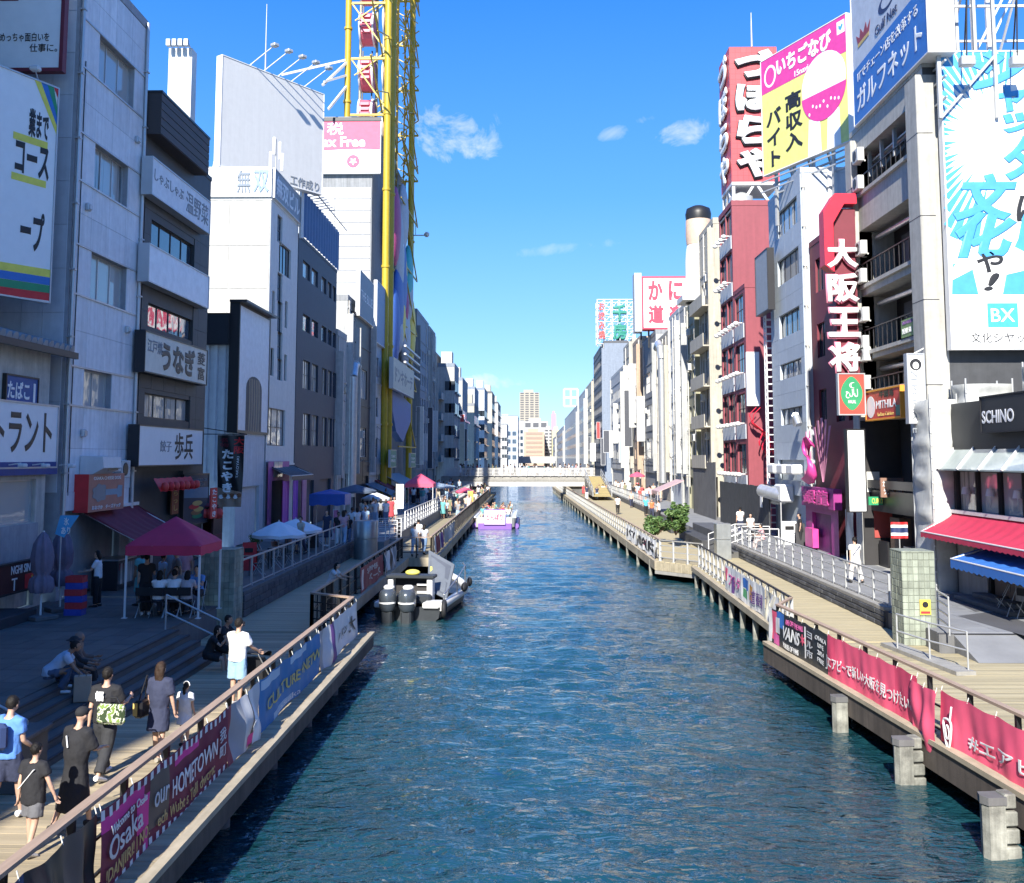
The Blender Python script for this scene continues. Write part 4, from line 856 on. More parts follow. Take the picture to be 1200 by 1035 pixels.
# blank billboard behind
dv = Vector((.57,.82,0)).normalized(); A = Vector((-17.6,60.5,0)); f = frame_at(A, math.atan2(dv.y,dv.x))
xl, zt_ = f.px(254,66); xl2, zb_ = f.px(249,196); xr, _ = f.px(373,160)
t = sign('blank_billboard','huge blank white billboard on the roof with two rows of lamps on long arms', f, (xl,xr,zb_,zt_), .5, mat('billboard_white',(.60,.60,.58),.5,var=.04,streak=.08), fr_white, cat='billboard')
W_, H_ = xr-xl, zt_-zb_
for i in range(5):
    x = W_*(.27+.135*i); q = MB(); q.bar((x,-.2,H_+.05),(x+.2,-2.2,H_+.9),.05,.05); q.build('lamp_arm', white_metal, t); q = MB(); q.box(x+.02,x+.42,-2.5,-2.1,H_+.85,H_+1.05,.04); q.build('lamp', galv, t)
for i in range(3): q = MB(); x = W_*(.15+.35*i); q.bar((x,.1,-3),(x,.1,H_-.2),.2,.2); q.bar((x,2.6,-3),(x,.1,H_*.8),.16,.16); q.build('support_leg', white_metal, t)
text(t,'工作成り',(W_*.66,W_*.96,.1,.75),-.52,grey_ink,bold=.02)
# antennas
def mast(label, px, py0, Y, h, r=.05, kind='mast'):
    p = at_y(px, py0, Y); t = thing(kind, label, 'antenna', p); q = MB(); q.tube((0,0,0),(0,0,h),r,6,r*.4); q.build('pole', galv, t); return t
t = mast('cluster of white mobile antennas on the corner of the white tower roof', 323, 205, 60, 2.2)
for i, (dx, dz) in enumerate(((-.3,.3),(.25,.9),(.4,.2),(-.1,1.2))): q = MB(); q.box(dx-.09,dx+.09,-.15,-.05,dz,dz+1.1,.03); q.build('panel_antenna', white_metal, t)
mast('thin lightning mast above the blank billboard', 311, 82, 75, 5.2, .07)
# narrow white slab tower
p0, p1 = at_y(201,152,62), at_y(231,62,62); f = frame_at((p0.x,62,0),0)
t = sign('white_slab_sign','plain white upright slab sign with four lamps on top, behind the brown overhang', f, (0,p1.x-p0.x,14,at_y(215,63,62).z), .9, white_paint, None, cat='billboard'); W_ = p1.x-p0.x; H_ = at_y(215,63,62).z-14
for i in range(4): q = MB(); q.bar((W_*(.12+.25*i),-.5,H_),(W_*(.12+.25*i),-1.4,H_+.3),.06,.06); q.box(W_*(.12+.25*i)-.12,W_*(.12+.25*i)+.12,-1.6,-1.3,H_-.1,H_+.3); q.build('lamp', galv, t)
# ---- navy building
navy = mat('navy_cladding', (.040,.055,.085), .6, var=.15, streak=.15); blue_rib = mat('blue_corrugated_screen', (.06,.13,.27), .5, var=.12, metal=.2)
b = Bld('navy_building','dark navy building with rows of small square windows and a blue corrugated roof screen', -1, 65.0, 78.1, -15, 8, 21.0)
F = b.F
for yt, yb, gm_ in ((304,324,g_curt),(367,387,g_blue),(421,455,g_pale),(484,522,g_pale)):
    r = F.rect(355,yt,394,yb); L = r[1]-r[0]
    for u0, u1 in ((0,.19),(.24,.42),(.53,.68),(.72,.85),(.89,1)): b.win((r[0]+u0*L,r[0]+u1*L,r[2],r[3]),1 if yb < 400 else 2,1 if yb < 400 else 2,gm_,fr_dark)
b.hole((1.5,6,ZT,ZT+3)); b.hole((8,12,ZT,ZT+3)); b.finish(navy, parapet=.2)
r = F.rect(354,223,396,270); r = (.9,b.L,21.2,r[3]); t = thing('roof_screen','blue corrugated screen along the roof of the navy building','roof screen',F.world(r[0],-.1,r[2]),F.yaw); q = MB(); L = r[1]-r[0]; q.grid(lambda u,v:(L*u,.06*math.sin(u*L*7),(r[3]-r[2])*v),150,1,smooth=False); q.build('corrugated_sheet', blue_rib, t)
q = MB(); q.bar((0,-.6,r[3]-r[2]+.1),(L,-.6,r[3]-r[2]+.1),.06,.06)
for i in range(18): q.bar((L*i/17,0,r[3]-r[2]),(L*i/17,-.9,r[3]-r[2]+.15),.05,.05)
q.build('lamp_rail', galv, t)
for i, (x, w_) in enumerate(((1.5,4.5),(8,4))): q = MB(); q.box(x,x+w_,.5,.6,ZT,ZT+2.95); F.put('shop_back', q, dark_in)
# ---- small buildings before the yellow wheel
def zat(px, py, Y): return at_y(px, py, Y).z
ROW = {}
def row_building(label, side, pxa, pxb, ytop, wall, end=None, fh=3.3, ww=1.3, wh=1.5, gap=.8, gm=None, fm=None, depth=9, X=None, set_=0., balc=False, acs=2, pipes=1, shop=True, seed=None, parapet=.5, name='canal_building', group=None, nx=2, endwin=False, ny=1):
    """a house of the row: pxa and pxb are its near and far edges in the photograph"""
    rnd = random.Random(seed if seed is not None else int(pxa*7+pxb)); X = X or (X_L if side < 0 else 15.0); X += side*set_
    Y0, Y1 = Yof(pxa, X), Yof(pxb, X)-.06; z1 = zat(pxa, ytop, Y0)
    b = Bld(name, label, side, Y0, Y1, X, depth, z1, group=group); gm = gm or g_dark; fm = fm or fr_alu
    L = b.L; n = max(1, int((L-.6)//(ww+gap))); m_ = (L-n*ww)/(n+1); zb = b.z0+4.0; big = Y0 < 260
    nf = int((z1-zb-.4)//fh)
    rects = []
    for j in range(nf):
        for i in range(n): rects.append((m_+i*(ww+m_), m_+i*(ww+m_)+ww, zb+j*fh+.6, zb+j*fh+.6+wh))
    if big:
        for r in rects: b.win(r, nx if ww > .9 else 1, ny, gm if rnd.random() < .8 else g_curt, fm)
        if endwin:
            for j in range(nf):
                for i in range(2): b.win((depth*(.15+.4*i), depth*(.15+.4*i)+1.0, zb+j*fh+.7, zb+j*fh+1.9), 1, 1, gm, fm, True)
    if shop and big: sh = b.hole((.3, L-.3, b.z0+.02, b.z0+2.9))
    b.finish(wall, end, parapet=parapet)
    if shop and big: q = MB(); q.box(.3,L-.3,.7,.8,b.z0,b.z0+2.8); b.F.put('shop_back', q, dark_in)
    if not big:
        q = MB()
        for r in rects: q.box(r[0],r[1],-.03,.05,r[2],r[3])
        stuff(b.F.put('windows', q, gm))
        if endwin:
            q = MB()
            for j in range(nf):
                for i in range(3): q.box(depth*(.1+.3*i),depth*(.1+.3*i)+1.4,-.03,.05,zb+j*fh+.6,zb+j*fh+2.)
            stuff(b.E.put('end_windows', q, gm))
    if balc and big:
        for j in range(nf):
            q = MB(); z = zb+j*fh; q.box(.1,L-.1,-1.0,.0,z-.12,z); q.box(.1,L-.1,-1.0,-.93,z,z+.95); b.F.put('balcony', q, balc)
    for i in range(acs if big else 0):
        if nf: acunit(b.F, min(L-.9, max(.05, rnd.uniform(.1,L-1))), zb+rnd.randrange(nf)*fh+2.25)
    for i in range(pipes if big else 0): pipe(b.F, rnd.choice((.15,L-.15)) if i == 0 else rnd.uniform(.2,L-.2), 4, z1)
    if Y0 < 330:                                                        # roof plant
        q = MB(); q.box(0,1.6,0,1.6,-.2,1.8); b.F.put('stair_house', q, wall, rnd.uniform(.2,max(.3,L-2)), 3, z1)
    x_ = 0 if side < 0 else L-.3
    q = MB(); q.box(x_, x_+.3, -.5, -.001, b.z0+3.2, z1-rnd.uniform(0,2)); b.F.put('pilaster', q, end or wall)
    if big:
        q = MB()
        for j in range(nf+1): q.box(-.02, L+.02, -.07, 0, zb+j*fh-.12, zb+j*fh+.02)
        stuff(b.F.put('floor_band', q, wall))
        for k_ in range(2): q = MB(); z_ = zb+rnd.uniform(.2,max(.3,nf*fh-1)); q.path([(L*i_/6, -.14, z_-.25*math.sin(math.pi*(i_%3)/3)) for i_ in range(7)], .02, 5); q.bar((L*.5,-.12,b.z0+2.5),(L*.5+.01,-.12,z_),.03,.03); b.F.put('cable', q, fr_dark)
    ROW[label] = b; return b
row_building('small pale grey building with shutters next to the navy block', -1, 393, 404, 393, pale, whit, gm=g_curt, ww=1.6, depth=6)
row_building('narrow grey building with a big roof duct between pale and black fronts', -1, 404.5, 413.5, 352, greyr, pale, ww=1.2, acs=4, pipes=2, set_=.4, depth=6)
b = row_building('black fronted building with large white framed windows left of the yellow wheel', -1, 414, 432.5, 372, mat('black_front',(.022,.024,.035),.5,var=.1), whit, fh=5.2, ww=4.6, wh=2.6, nx=4, gm=g_curt, fm=fr_white, depth=6, acs=1, pipes=0)
sign('roof_board','grey rooftop board with faint letters above the black fronted building', b.F, (.2,8.,b.z1+.2,b.z1+4.2), .3, mg('board_grey',(.2,.24,.28)), fr_white, [('THE BLUE', (.1,.9,.4,.6), bg1)])
row_building('building with white spandrels and blue glass bands directly left of the yellow wheel', -1, 433, 446.5, 376, bl_w, whit, ww=2.6, wh=1.9, fh=3.9, gm=g_blue, fm=fr_dark, depth=6, nx=3, ny=2, acs=1, pipes=0)
sign('blank_blue_board','plain blue grey rooftop board beside the yellow steel posts', ROW['building with white spandrels and blue glass bands directly left of the yellow wheel'].F, (1.2,7,zat(447,370,100)-3,zat(447,370,100)+3), .3, mg('board_blue',(.18,.27,.42)), fr_white)
def duct(b, pts, r=.3):
    q = MB(); q.path(pts, r, 10); return b.F.put('air_duct', q, duct_m)
B1 = ROW['narrow grey building with a big roof duct between pale and black fronts']
duct(B1, [(.3,-.5,3.5),(.3,-.5,13.5),(.9,-.5,14.6),(2.2,-.5,14.6),(2.6,-.4,14.2)], .38)
# ---- white store with the yellow wheel
store_end = mat('white_store_cladding', (.45,.455,.46), .5, var=.04, streak=.07, rnd=.04)
b = Bld('store_building','large white clad store behind the yellow oblong wheel', -1, 103, 131, -16.3, 12, zat(440,140,103))
for j in range(4): b.hole((2,20,4+j*4.2,6.6+j*4.2)) if j == 0 else None
b.finish(greyr, greyr, parapet=.3)
q = MB(); q.box(2,20,.8,.9,4,6.6); b.F.put('shop_back', q, dark_in)
E = b.E; zt_ = b.z1
cladding(E, .05, 11.9, [14.5+1.25*i for i in range(int((zt_-5.6-14.5)/1.25))], [4.4,8.2], [], store_end, .04, .09)
fE = frame_at((-30,102.9,0),0); r = fE.rect(340,141,447,205)
t = sign('tax_free_sign','pink and white rooftop sign reading tax free, facing the bridge', fE, r, .4, whitep, fr_white, [('税', (.41,.59,.70,.93), white_ink, dict(bold=.015))], cat='billboard')
W_, H_ = r[1]-r[0], r[3]-r[2]; 
pts = [(.05,H_*.42)]+[(W_*u, H_*(.36+.08*u+.03*math.sin(u*3))) for u in (.2,.4,.6,.8)]+[(W_-.05,H_*.43),(W_-.05,H_*.95),(.05,H_*.95)]
patch(t,'pink_field', pts, pink_ink, -.404); q = MB(); q.box(0,W_,-.5,-.4,H_*.955,H_+.1); q.build('top_bar', fr_dark, t)
for o in list(t.children):
    if o.name.startswith('lettering'): o.location.y = -.01
text(t,'Tax Free',(W_*.27,W_*.83,H_*.48,H_*.67),-.42,white_ink,bold=.03)
patch(t,'round_emblem', ellipse(W_*.70,H_*.22,W_*.07,H_*.12,16), pink_ink, -.406); patch(t,'emblem_blossom',[(W_*.70+(.42 if i%2 else .2)*math.sin(i*math.pi/5),H_*.22+(.42 if i%2 else .2)*math.cos(i*math.pi/5)) for i in range(10)], white_ink, -.414)
text(t,'JAPAN\nTAX-FREE\nSHOP',(W_*.8,W_*.95,H_*.12,H_*.32),-.406,grey_ink)
ywm = mat('yellow_steel', (.47,.335,.018), .45, var=.12, streak=.2); 
WX0, WX1, WY0, WY1 = -18.3, -14.5, 103.5, 127.5
wt = thing('oblong_wheel','tall yellow steel oblong ferris wheel frame with round pink gondolas', 'ferris wheel', (-15,103,ZT)); o_ = Vector((-15,103,ZT))
top = 78
for nm_, (x, y, zb_) in (('a',(-14.75,102.6,ZT)),('a2',(-14.55,104.6,ZT)),('b2',(-15.0,125.6,ZT)),('b',(-15.2,128.2,ZT)),('c',(-19.3,104.6,36)),('d',(-18.6,128.2,36))):
    q = MB(); A = Vector((x,y,zb_))-o_; q.tube(A, A+Vector((0,0,top-zb_)), (.36 if nm_[0] == 'a' else .33), 14); q.build('post', ywm, wt)
    q = MB()
    for z in range(int(zb_)+8, top, 8): q.lathe([(.44,0),(.44,.25)], (A.x,A.y,z-ZT), 14)
    q.build('post_collar', ywm, wt)
q = MB()
for z in range(42, top, 6):
    for y in (104.6,116,128.2): q.bar(Vector((-14.4,y,z+2))-o_, Vector((-18.6,y,z-1))-o_, .12,.12); q.bar(Vector((-14.6,y,z+3))-o_, Vector((-14.8,y-9,z))-o_, .1,.1); q.bar(Vector((-15.4,y,z))-o_, Vector((-15.6,y-8,z+4))-o_, .14,.14)
    for y in (102.6,128.2): q.bar(Vector((-14.4,y,z))-o_, Vector((-18.6,y,z))-o_, .22,.22); q.bar(Vector((-14.4,y,z))-o_, Vector((-18.6,y,z+6))-o_, .14,.14)
for z in range(8, top, 7):
    q.bar(Vector((-14.6,113,z))-o_, Vector((-14.4,128.2,z))-o_, .14,.14); q.bar(Vector((-14.4,128.2,z))-o_, Vector((-14.6,116,z+7))-o_, .14,.14)
q.build('cross_bracing', ywm, wt)
rl = mat('track_steel', (.35,.33,.22), .5, metal=.3)
for x in (-16.6,-18.4):
    q = MB(); pts = [Vector((x,107,z))-o_ for z in range(38, 76, 4)]; q.path(pts, .16, 6); q.build('track', rl, wt); q = MB(); pts = [Vector((x,124,z))-o_ for z in range(20, 76, 4)]; q.path(pts, .16, 6); q.build('track', rl, wt)
q = MB()
for z in range(36, 76, 1): q.bar(Vector((-14.9,118+z%3*2,z))-o_, Vector((-15.9,125,z+(1.5 if z%2 else -1)))-o_, .16,.16); q.bar(Vector((-15.2,111+z%4,z))-o_, Vector((-16.2,121,z+.6))-o_, .15,.15); q.bar(Vector((-14.9,105,z))-o_, Vector((-15.6,114,z+(2 if z%3 else -2)))-o_, .13,.13)
for z in range(38, 76, 2): q.bar(Vector((-16.6,107,z))-o_, Vector((-18.4,107,z))-o_, .1,.1); q.bar(Vector((-15.6,124,z))-o_, Vector((-17.4,124,z+1))-o_, .1,.1); q.bar(Vector((-15.6,121,z))-o_, Vector((-15.6,124,z+1.5))-o_, .1,.1)
stuff(q.build('track_lattice', ywm, wt))
pg = mat('gondola_pink', (.62,.13,.19), .4, var=.08); pw = mat('gondola_rim', (.72,.70,.70), .4)
def gondola(Y, z, pg=None):
    pg = pg or globals()['pg']
    g_ = MB(); n = 20
    prof = [(.0,-.85),(1.55,-.8),(1.75,-.6),(1.75,.6),(1.55,.8),(.0,.85)]
    for k in range(n):
        pass
    g_.sweep([[(x, r*math.cos(2*math.pi*i/n), r*math.sin(2*math.pi*i/n)) for i in range(n)] for r, x in ((.2,-.86),(1.5,-.82),(1.74,-.62),(1.74,.62),(1.5,.82),(.2,.86))], True, False)
    o = g_.build('gondola', pg, wt, Vector((-17.5,Y,z))-o_)
    for x in (-.7,.7):
        q = MB(); q.sweep([[(xx, r*math.cos(2*math.pi*i/n), r*math.sin(2*math.pi*i/n)) for i in range(n)] for r, xx in ((1.76,x-.1),(1.86,x-.1),(1.86,x+.1),(1.76,x+.1))], False, True); q.build('rim', pw, o)
    for a in range(4): q = MB(); z_ = -1.0+.55*a; q.box(-.45,.45,-1.9,-1.55,z_,z_+.28); q.build('front_slat', pg, o)
    q = MB(); q.bar((-.5,-.3,1.6),(-.5,-.3,2.6),.14,.14); q.bar((.5,-.3,1.6),(.5,-.3,2.6),.14,.14); q.build('hanger', black_metal, o)
for py in (-20,28,82,131): gondola(106.6, at_y(427,py,105).z)
for zz_ in (40,47,54,61,68,75): gondola(123.5, zz_, mg('gondola_brown',(.25,.16,.10)))
# stays from the wheel to the roofs
q = MB(); w1 = mat('stay_white', (.7,.68,.62), .5)
for (a, b_) in (((378,100),(408,72)),((380,96),(405,88)),((385,128),(407,100)),((330,88),(408,70))): q.bar(at_y(a[0],a[1],101)-o_, Vector((-19.3,104.6,at_y(b_[0],b_[1],104.6).z))-o_, .22,.22)
q.build('stay', w1, wt)
# relief figure of plain coloured lobes and the sign below
rf = thing('wheel_front_relief','large lumpy relief in navy, yellow, plum and grey on the front of the yellow wheel','relief',(-14.6,115,ZT)); ro = Vector((-14.6,115,ZT))
def lobe(px, py, ry, rz, m_, rx=.7, name='lobe'):
    d = px_dir(px, py); t_ = -15.0/d.x; p = Vector((0,0,CAM_Z))+d*t_; q = MB(); q.ball(p-ro, rx*.9, ry*.75, rz, 16, 9); q.build(name, m_, rf)
rn = mg('relief_navy',(.05,.12,.38)); ryel = mg('relief_yellow',(.75,.56,.10)); rgr = mg('relief_grey',(.42,.42,.45)); rpl = mg('relief_plum',(.42,.06,.18)); rtl = mg('relief_teal',(.05,.40,.40))
for a in ((463,265,3.,4.5,rpl),(472,255,4,4,rgr),(467,300,3.2,5.5,rgr),(470,330,4.5,5.5,rn),(478,325,3,4,rtl),(466,355,4,4.5,rn),(462,385,3.,4.5,rn),(469,375,2.6,3,ryel),(474,395,4.5,4,rgr),(481,388,3,4.5,ryel),(466,392,2.4,2.2,rgr),(478,350,2.5,3,rgr),(471,318,2,2.2,ryel),(473,360,1.6,2.6,rpl),(467,290,1.6,1.4,white_ink)): lobe(*a)
q = MB()
for i in range(4): q.bar(Vector((-13.9,112.5,at_y(470,408,115).z-i*.9))-ro, Vector((-13.9,127,at_y(470,408,115).z-i*.9))-ro, .25,.2)
q.build('lamp_bar', white_metal, rf)
fW = frame_at((-13.9,104,0), R(90)); r = fW.rect(456,418,481,455)
sign('wheel_sign','long cream sign with grey letters mounted on the front of the yellow wheel', fW, r, .4, mg('cream_sign',(.55,.54,.45)), fr_alu, [('ドンキホーテ', (.08,.92,.25,.75), grey_ink, dict(bold=.03))])
q = MB(); t = thing('wheel_sign_plinth','dark curved plinth under the cream wheel sign','plinth',fW.world(1,.3,0),fW.yaw); q.poly([(0,14),(16,13),(16,11),(9,8.5),(3,9.5),(0,11.5)],0,.8); q.build('plinth', rn, t)  # curved navy piece below the cream sign, in the relief's own colour
sign('green_shop_sign','green shop sign at the foot of the left yellow post', fW, fW.rect(455,527,462,548), .2, mg('shop_green',(.03,.22,.16)), fr_alu, [('TAX\nFREE',(.15,.85,.3,.7),white_ink)])
sign('green_shop_sign','green shop sign at the foot of the right yellow post', fW, fW.rect(479,531,485,548), .2, mg('shop_green',(.03,.22,.16)), fr_alu, [('TAX\nFREE',(.15,.85,.3,.7),white_ink)])
# ---- the row beyond the wheel
row_building('grey building with blue glass immediately beyond the yellow wheel', -1, 487, 501, 366, bluegrey, greyr, gm=g_blue, ww=1.8, depth=7, acs=3, pipes=2)
row_building('slate building with vertical fins beyond the yellow wheel', -1, 502, 509, 386, greyr, pale, ww=1.4, depth=7, acs=3)
row_building('dark building with white balconies stacked beside the canal', -1, 509.5, 522, 416, darkr, whit, ww=2.2, balc=whit, depth=7, acs=2)
row_building('pale building with a bare roof frame, left row', -1, 522.5, 531, 436, bl_w, whit, ww=1.6, depth=7, endwin=True)
def end_block(label, side, pxa, pxb, ytop, Y, L_, end, wall, cols=3, fh=3.6, name='canal_building', blank=.0, gm=None):
    """a house whose end wall shows: pxa, pxb are the edges of that end in the photograph"""
    a, c = at_y(pxa,540,Y), at_y(pxb,540,Y); X = c.x if side < 0 else a.x; dep = (c.x-a.x)
    b = Bld(name, label, side, Y, Y+L_, X, max(dep,5), zat((pxa+pxb)/2, ytop, Y)); nf = int((b.z1-b.z0-4.5)//fh); E_ = MB(); F_ = MB(); W = b.d
    n = max(2, int(L_//3.2))
    for j in range(nf):
        z = b.z0+4+j*fh
        for i in range(cols):
            if blank < 1: x = W-dep+dep*(i+.5)/cols; E_.box(x-.5,x+.5,-.04,.05,z+.6,z+2.1)
        for i in range(n): x = L_*(i+.5)/n; F_.box(x-.8,x+.8,-.04,.05,z+.5,z+2.2); F_.box(x-.9,x+.9,-.5,-.0,z+.1,z+.4)
    b.finish(wall, end, parapet=.6)
    if E_.v: stuff(b.E.put('end_windows', E_, gm or g_dark))
    stuff(b.F.put('windows', F_, gm or g_blue)); q = MB(); q.box(W*.55,W*.9,1,4,b.z1-.2,b.z1+2.6); b.E.put('stair_house', q, end)
    return b
end_block('white building with a small balcony stack and a blue pipe, left row', -1, 522, 532, 430, 165, 10, whit, bluegrey, 2)
end_block('white end wall of a broad building before the pale slabs, left row', -1, 531, 541.5, 446, 190, 16, whit, bluegrey, 2)
end_block('cream slab with a black roof edge in the left row', -1, 546, 555.5, 476, 214, 18, cream, greyr, 2, blank=1)
end_block('broad white building with few windows behind the cream slab, left row', -1, 541, 556, 456, 240, 18, whit, bluegrey, 4)
end_block('white slab with a blue strip of windows, left row', -1, 556, 567.5, 457, 268, 20, bl_w, bluegrey, 3)
end_block('tall cream slab with a black roof line, left row', -1, 567.5, 576.5, 461, 300, 22, cream, darkr, 2, blank=1)
end_block('white slab with dark balconies at its side, left row', -1, 577, 583.5, 473, 340, 30, whit, darkr, 2, blank=1)
end_block('narrow white building beside the blue glass block, left row', -1, 588, 594, 498, 440, 30, whit, greyr, 2)
for lab, x0, x1, yt, Y, m1, m2 in (('blue glass topped block at the end of the left row',585,607,488,520,bl_w,bluegrey),('slim white block at the end of the left row',600,614,494,640,whit,pale)):
    a, c = at_y(x0,540,Y), at_y(x1,540,Y); b = Bld('distant_block', lab, -1, Y, Y+40, c.x, c.x-a.x, zat(x0,yt,Y), group='distant blocks along the canal'); b.finish(m2, m1, parapet=.5); q = MB()
    W_ = b.d; nf = int((b.z1-8)//4)
    for j in range(nf):
        for i in range(3): q.box(W_*(.08+.31*i),W_*(.08+.31*i)+W_*.22,-.05,.05,6+4*j,8.2+4*j)
    stuff(b.E.put('windows', q, g_blue))
mast('thin rooftop pole with a small globe lamp beside the wheel', 487, 275, 128, 3)
q = MB(); c = at_y(489,275,128); th = thing('street_camera','small white globe camera on an arm beside the yellow wheel','camera',c); q.ball((1.2,0,0),.35,.35,.35); q.build('globe', white_paint, th); q = MB(); q.bar((-.5,0,-.1),(1.2,0,-.1),.12,.12); q.build('arm', galv, th)
# ================================================================ right bank
X_R = 15.0
menu0 = mat('poster_red', (.35,.06,.05), .6); timber0 = mat('brown_shop_timber', (.12,.08,.055), .65, var=.25)
pillar_m = mat('weathered_concrete_frame', (.43,.42,.38), .8, var=.14, streak=.3, bump=.15); dark_wall = mat('dark_end_wall', (.05,.052,.056), .6, var=.2, streak=.2)
# out-of-frame shops beside the viewpoint
for (y0, y1, h, lab) in ((-30,-12,20,'tiled shop block behind the viewpoint on the right bank'),(-11.9,8,17,'tiled shop block beside the viewpoint on the right bank')):
    b = Bld('office_block', lab, 1, y0, y1, 16.5, 9, h, z0=ZD, group='office blocks beside the viewpoint'); b.wins([6+3.5*i for i in range(3)], 1.7, [.6+2.6*i for i in range(6)], 1.9); b.finish(plain_beige)
# ---- gallery building with the tall blue and white board
b = Bld('gallery_building','concrete framed building with open dark balconies and a roof billboard on the right bank', 1, 38.25, 47.1, 15, 8, 21.6)
F = b.F; L = b.L; op = []
for yt, yb in ((168,218),(263,331),(343,411),(421,458)):
    r = F.rect(1020,yt,1070,yb); op.append(b.hole((.85, L-1.15, r[2], r[3])))
sh = b.hole((.6, L-1.15, ZR, 8.4))
b.finish(pillar_m, dark_wall, parapet=.25, rev=1.7)
for x0, x1, zt_ in ((-.02,.85,F.px(1003,165)[1]),(L-1.15,L+.02,F.px(1080,88)[1])):
    q = MB(); q.box(x0, x1, -.28, .6, ZR, zt_, .03); F.put('column', q, pillar_m)
    for z in (9.4,12.6,15.8,19): q = MB(); q.box(x0-.004,x1+.004,-.284,.3,z,z+.03); F.put('joint', q, fr_dark)
W_ = L-2.0
for o in op:
    q = MB(); q.box(.85,L-1.15,-.14,1.66,o[2]-.16,o[2]); F.put('balcony_slab', q, pillar_m)
    h_ = (o[3]-o[2])*.38; q = MB(); q.box(.85,L-1.15,-.1,-.06,o[2]+h_-.05,o[2]+h_); F.put('balcony_rail', q, black_metal)
    for i in range(13): q = MB(); x = .9+i*(W_-.1)/12; q.box(x-.018,x+.018,-.095,-.065,o[2],o[2]+h_-.05); F.put('baluster', q, black_metal)
    acunit(F, 1.2, o[2]+.05); acunit(F, 1.3, o[2]+1.3)
    q = MB(); q.path([(1.5+.0,.6,o[3]-.4),(L-1.5,.6,o[3]-.5)], .12, 8); F.put('air_duct', q, duct_m)
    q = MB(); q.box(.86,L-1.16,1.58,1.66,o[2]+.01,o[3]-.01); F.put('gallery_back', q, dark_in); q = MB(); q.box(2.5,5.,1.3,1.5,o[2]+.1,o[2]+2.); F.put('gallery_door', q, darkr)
    q = MB(); q.tube((L-2,.5,o[2]),(L-2,.5,o[3]),.07,8); F.put('drain_pipe', q, pipe_m)
sign('green_menu_sign','small green and purple menu board hung on the lowest gallery rail', F, F.rect(1061,376,1077,397), .05, mg('menu_green',(.2,.32,.12)), None, [('TAKO ITTETSU', (.1,.9,.72,.9), mg('menu_purple',(.2,.1,.3))),('MENU 500', (.1,.8,.2,.5), white_ink)], y=-.12)
fE = frame_at((10,38.0,0),0)
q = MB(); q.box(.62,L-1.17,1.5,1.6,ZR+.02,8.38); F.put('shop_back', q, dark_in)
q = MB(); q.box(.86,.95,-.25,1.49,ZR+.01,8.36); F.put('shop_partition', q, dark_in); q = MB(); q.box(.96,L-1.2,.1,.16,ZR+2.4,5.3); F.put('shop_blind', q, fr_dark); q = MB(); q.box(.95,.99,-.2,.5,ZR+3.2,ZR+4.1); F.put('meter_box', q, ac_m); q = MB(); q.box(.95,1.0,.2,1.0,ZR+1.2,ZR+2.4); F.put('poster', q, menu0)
for i in range(4): q = MB(); q.box(1.2+i*1.5,2.3+i*1.5,.3,.8,ZR+.02,ZR+(2.2 if i%2 else 1.1)); F.put('shop_fitting', q, [fr_dark,timber0,steel,maroon][i])
q = MB(); q.box(.6,L-1.2,-.05,.3,5.4,5.75); F.put('shop_lintel', q, fr_dark)
# roof board
r0 = F.rect(1002,-60,1088,150); f = frame_at((14.9,47.4,0), R(-90)); xl, zb_ = f.px(1003,150); xr, _ = f.px(1091,75); zt_ = f.px(1003,-62)[1]
t = sign('roof_billboard','grey and blue roof billboard with white katakana and a serif company name', f, (xl,xr,zb_,zt_), 1.0, mg('board_pale_grey',(.52,.55,.60)), fr_white, [('Gulf Net', (.36,.66,.36,.41), navy_ink, dict(bold=.004)),('ITでチェーン店を改革する', (.08,.9,.225,.285), white_ink, dict(bold=.015)),('ガルフネット', (.06,.94,.055,.19), white_ink, dict(bold=.025))], cat='billboard', flush=True)
W_, H_ = xr-xl, zt_-zb_
o = patch(t,'blue_field',[(.05,.06),(W_-.05,.06),(W_-.05,H_*.335),(.05,H_*.315)], blue_ink, -1.002)
for ch in t.children:
    if ch.name.startswith('lettering'): ch.location.y = -.012
patch(t,'round_logo',ellipse(W_*.52,H_*.475,W_*.11,H_*.045,20), navy_ink, -1.004); patch(t,'logo_gap',ellipse(W_*.54,H_*.48,W_*.085,H_*.035,20), mg('board_pale_grey',(.52,.55,.60)), -1.012)
cr = [(0,0),(1,0),(1.15,.9),(.85,.45),(.75,1.1),(.5,.5),(.25,1.1),(.15,.45),(-.15,.9)]
patch(t,'printed_crown',[(W_*(.1+.17*x),H_*(.43+.07*z)) for x,z in cr], mg('crown_red',(.32,.05,.06)), -1.004)
patch(t,'crown_band',[(W_*.1,H_*.415),(W_*.27,H_*.415),(W_*.27,H_*.435),(W_*.1,H_*.435)], gold_ink, -1.012); 
q = MB(); q.quad((W_+.001,-1.03,0),(W_+.001,.0,0),(W_+.001,.0,H_),(W_+.001,-1.03,H_)); q.build('end_cap', white_paint, t)
q = MB()
for i in range(6): x = .4+i*(W_-.8)/5; q.bar((x,-.5,-2.4),(x,-.5,0),.14,.14); q.bar((x,-.5,-2.4),(x,1.6,0),.1,.1); q.bar((x,1.6,-2.4),(x,1.6,H_-1),.12,.12)
for zz in (-1.7,-.9,-.3): q.bar((0,-.4,zz),(W_,-.4,zz),.07,.07)
stuff(q.build('steel_underframe', galv, t))
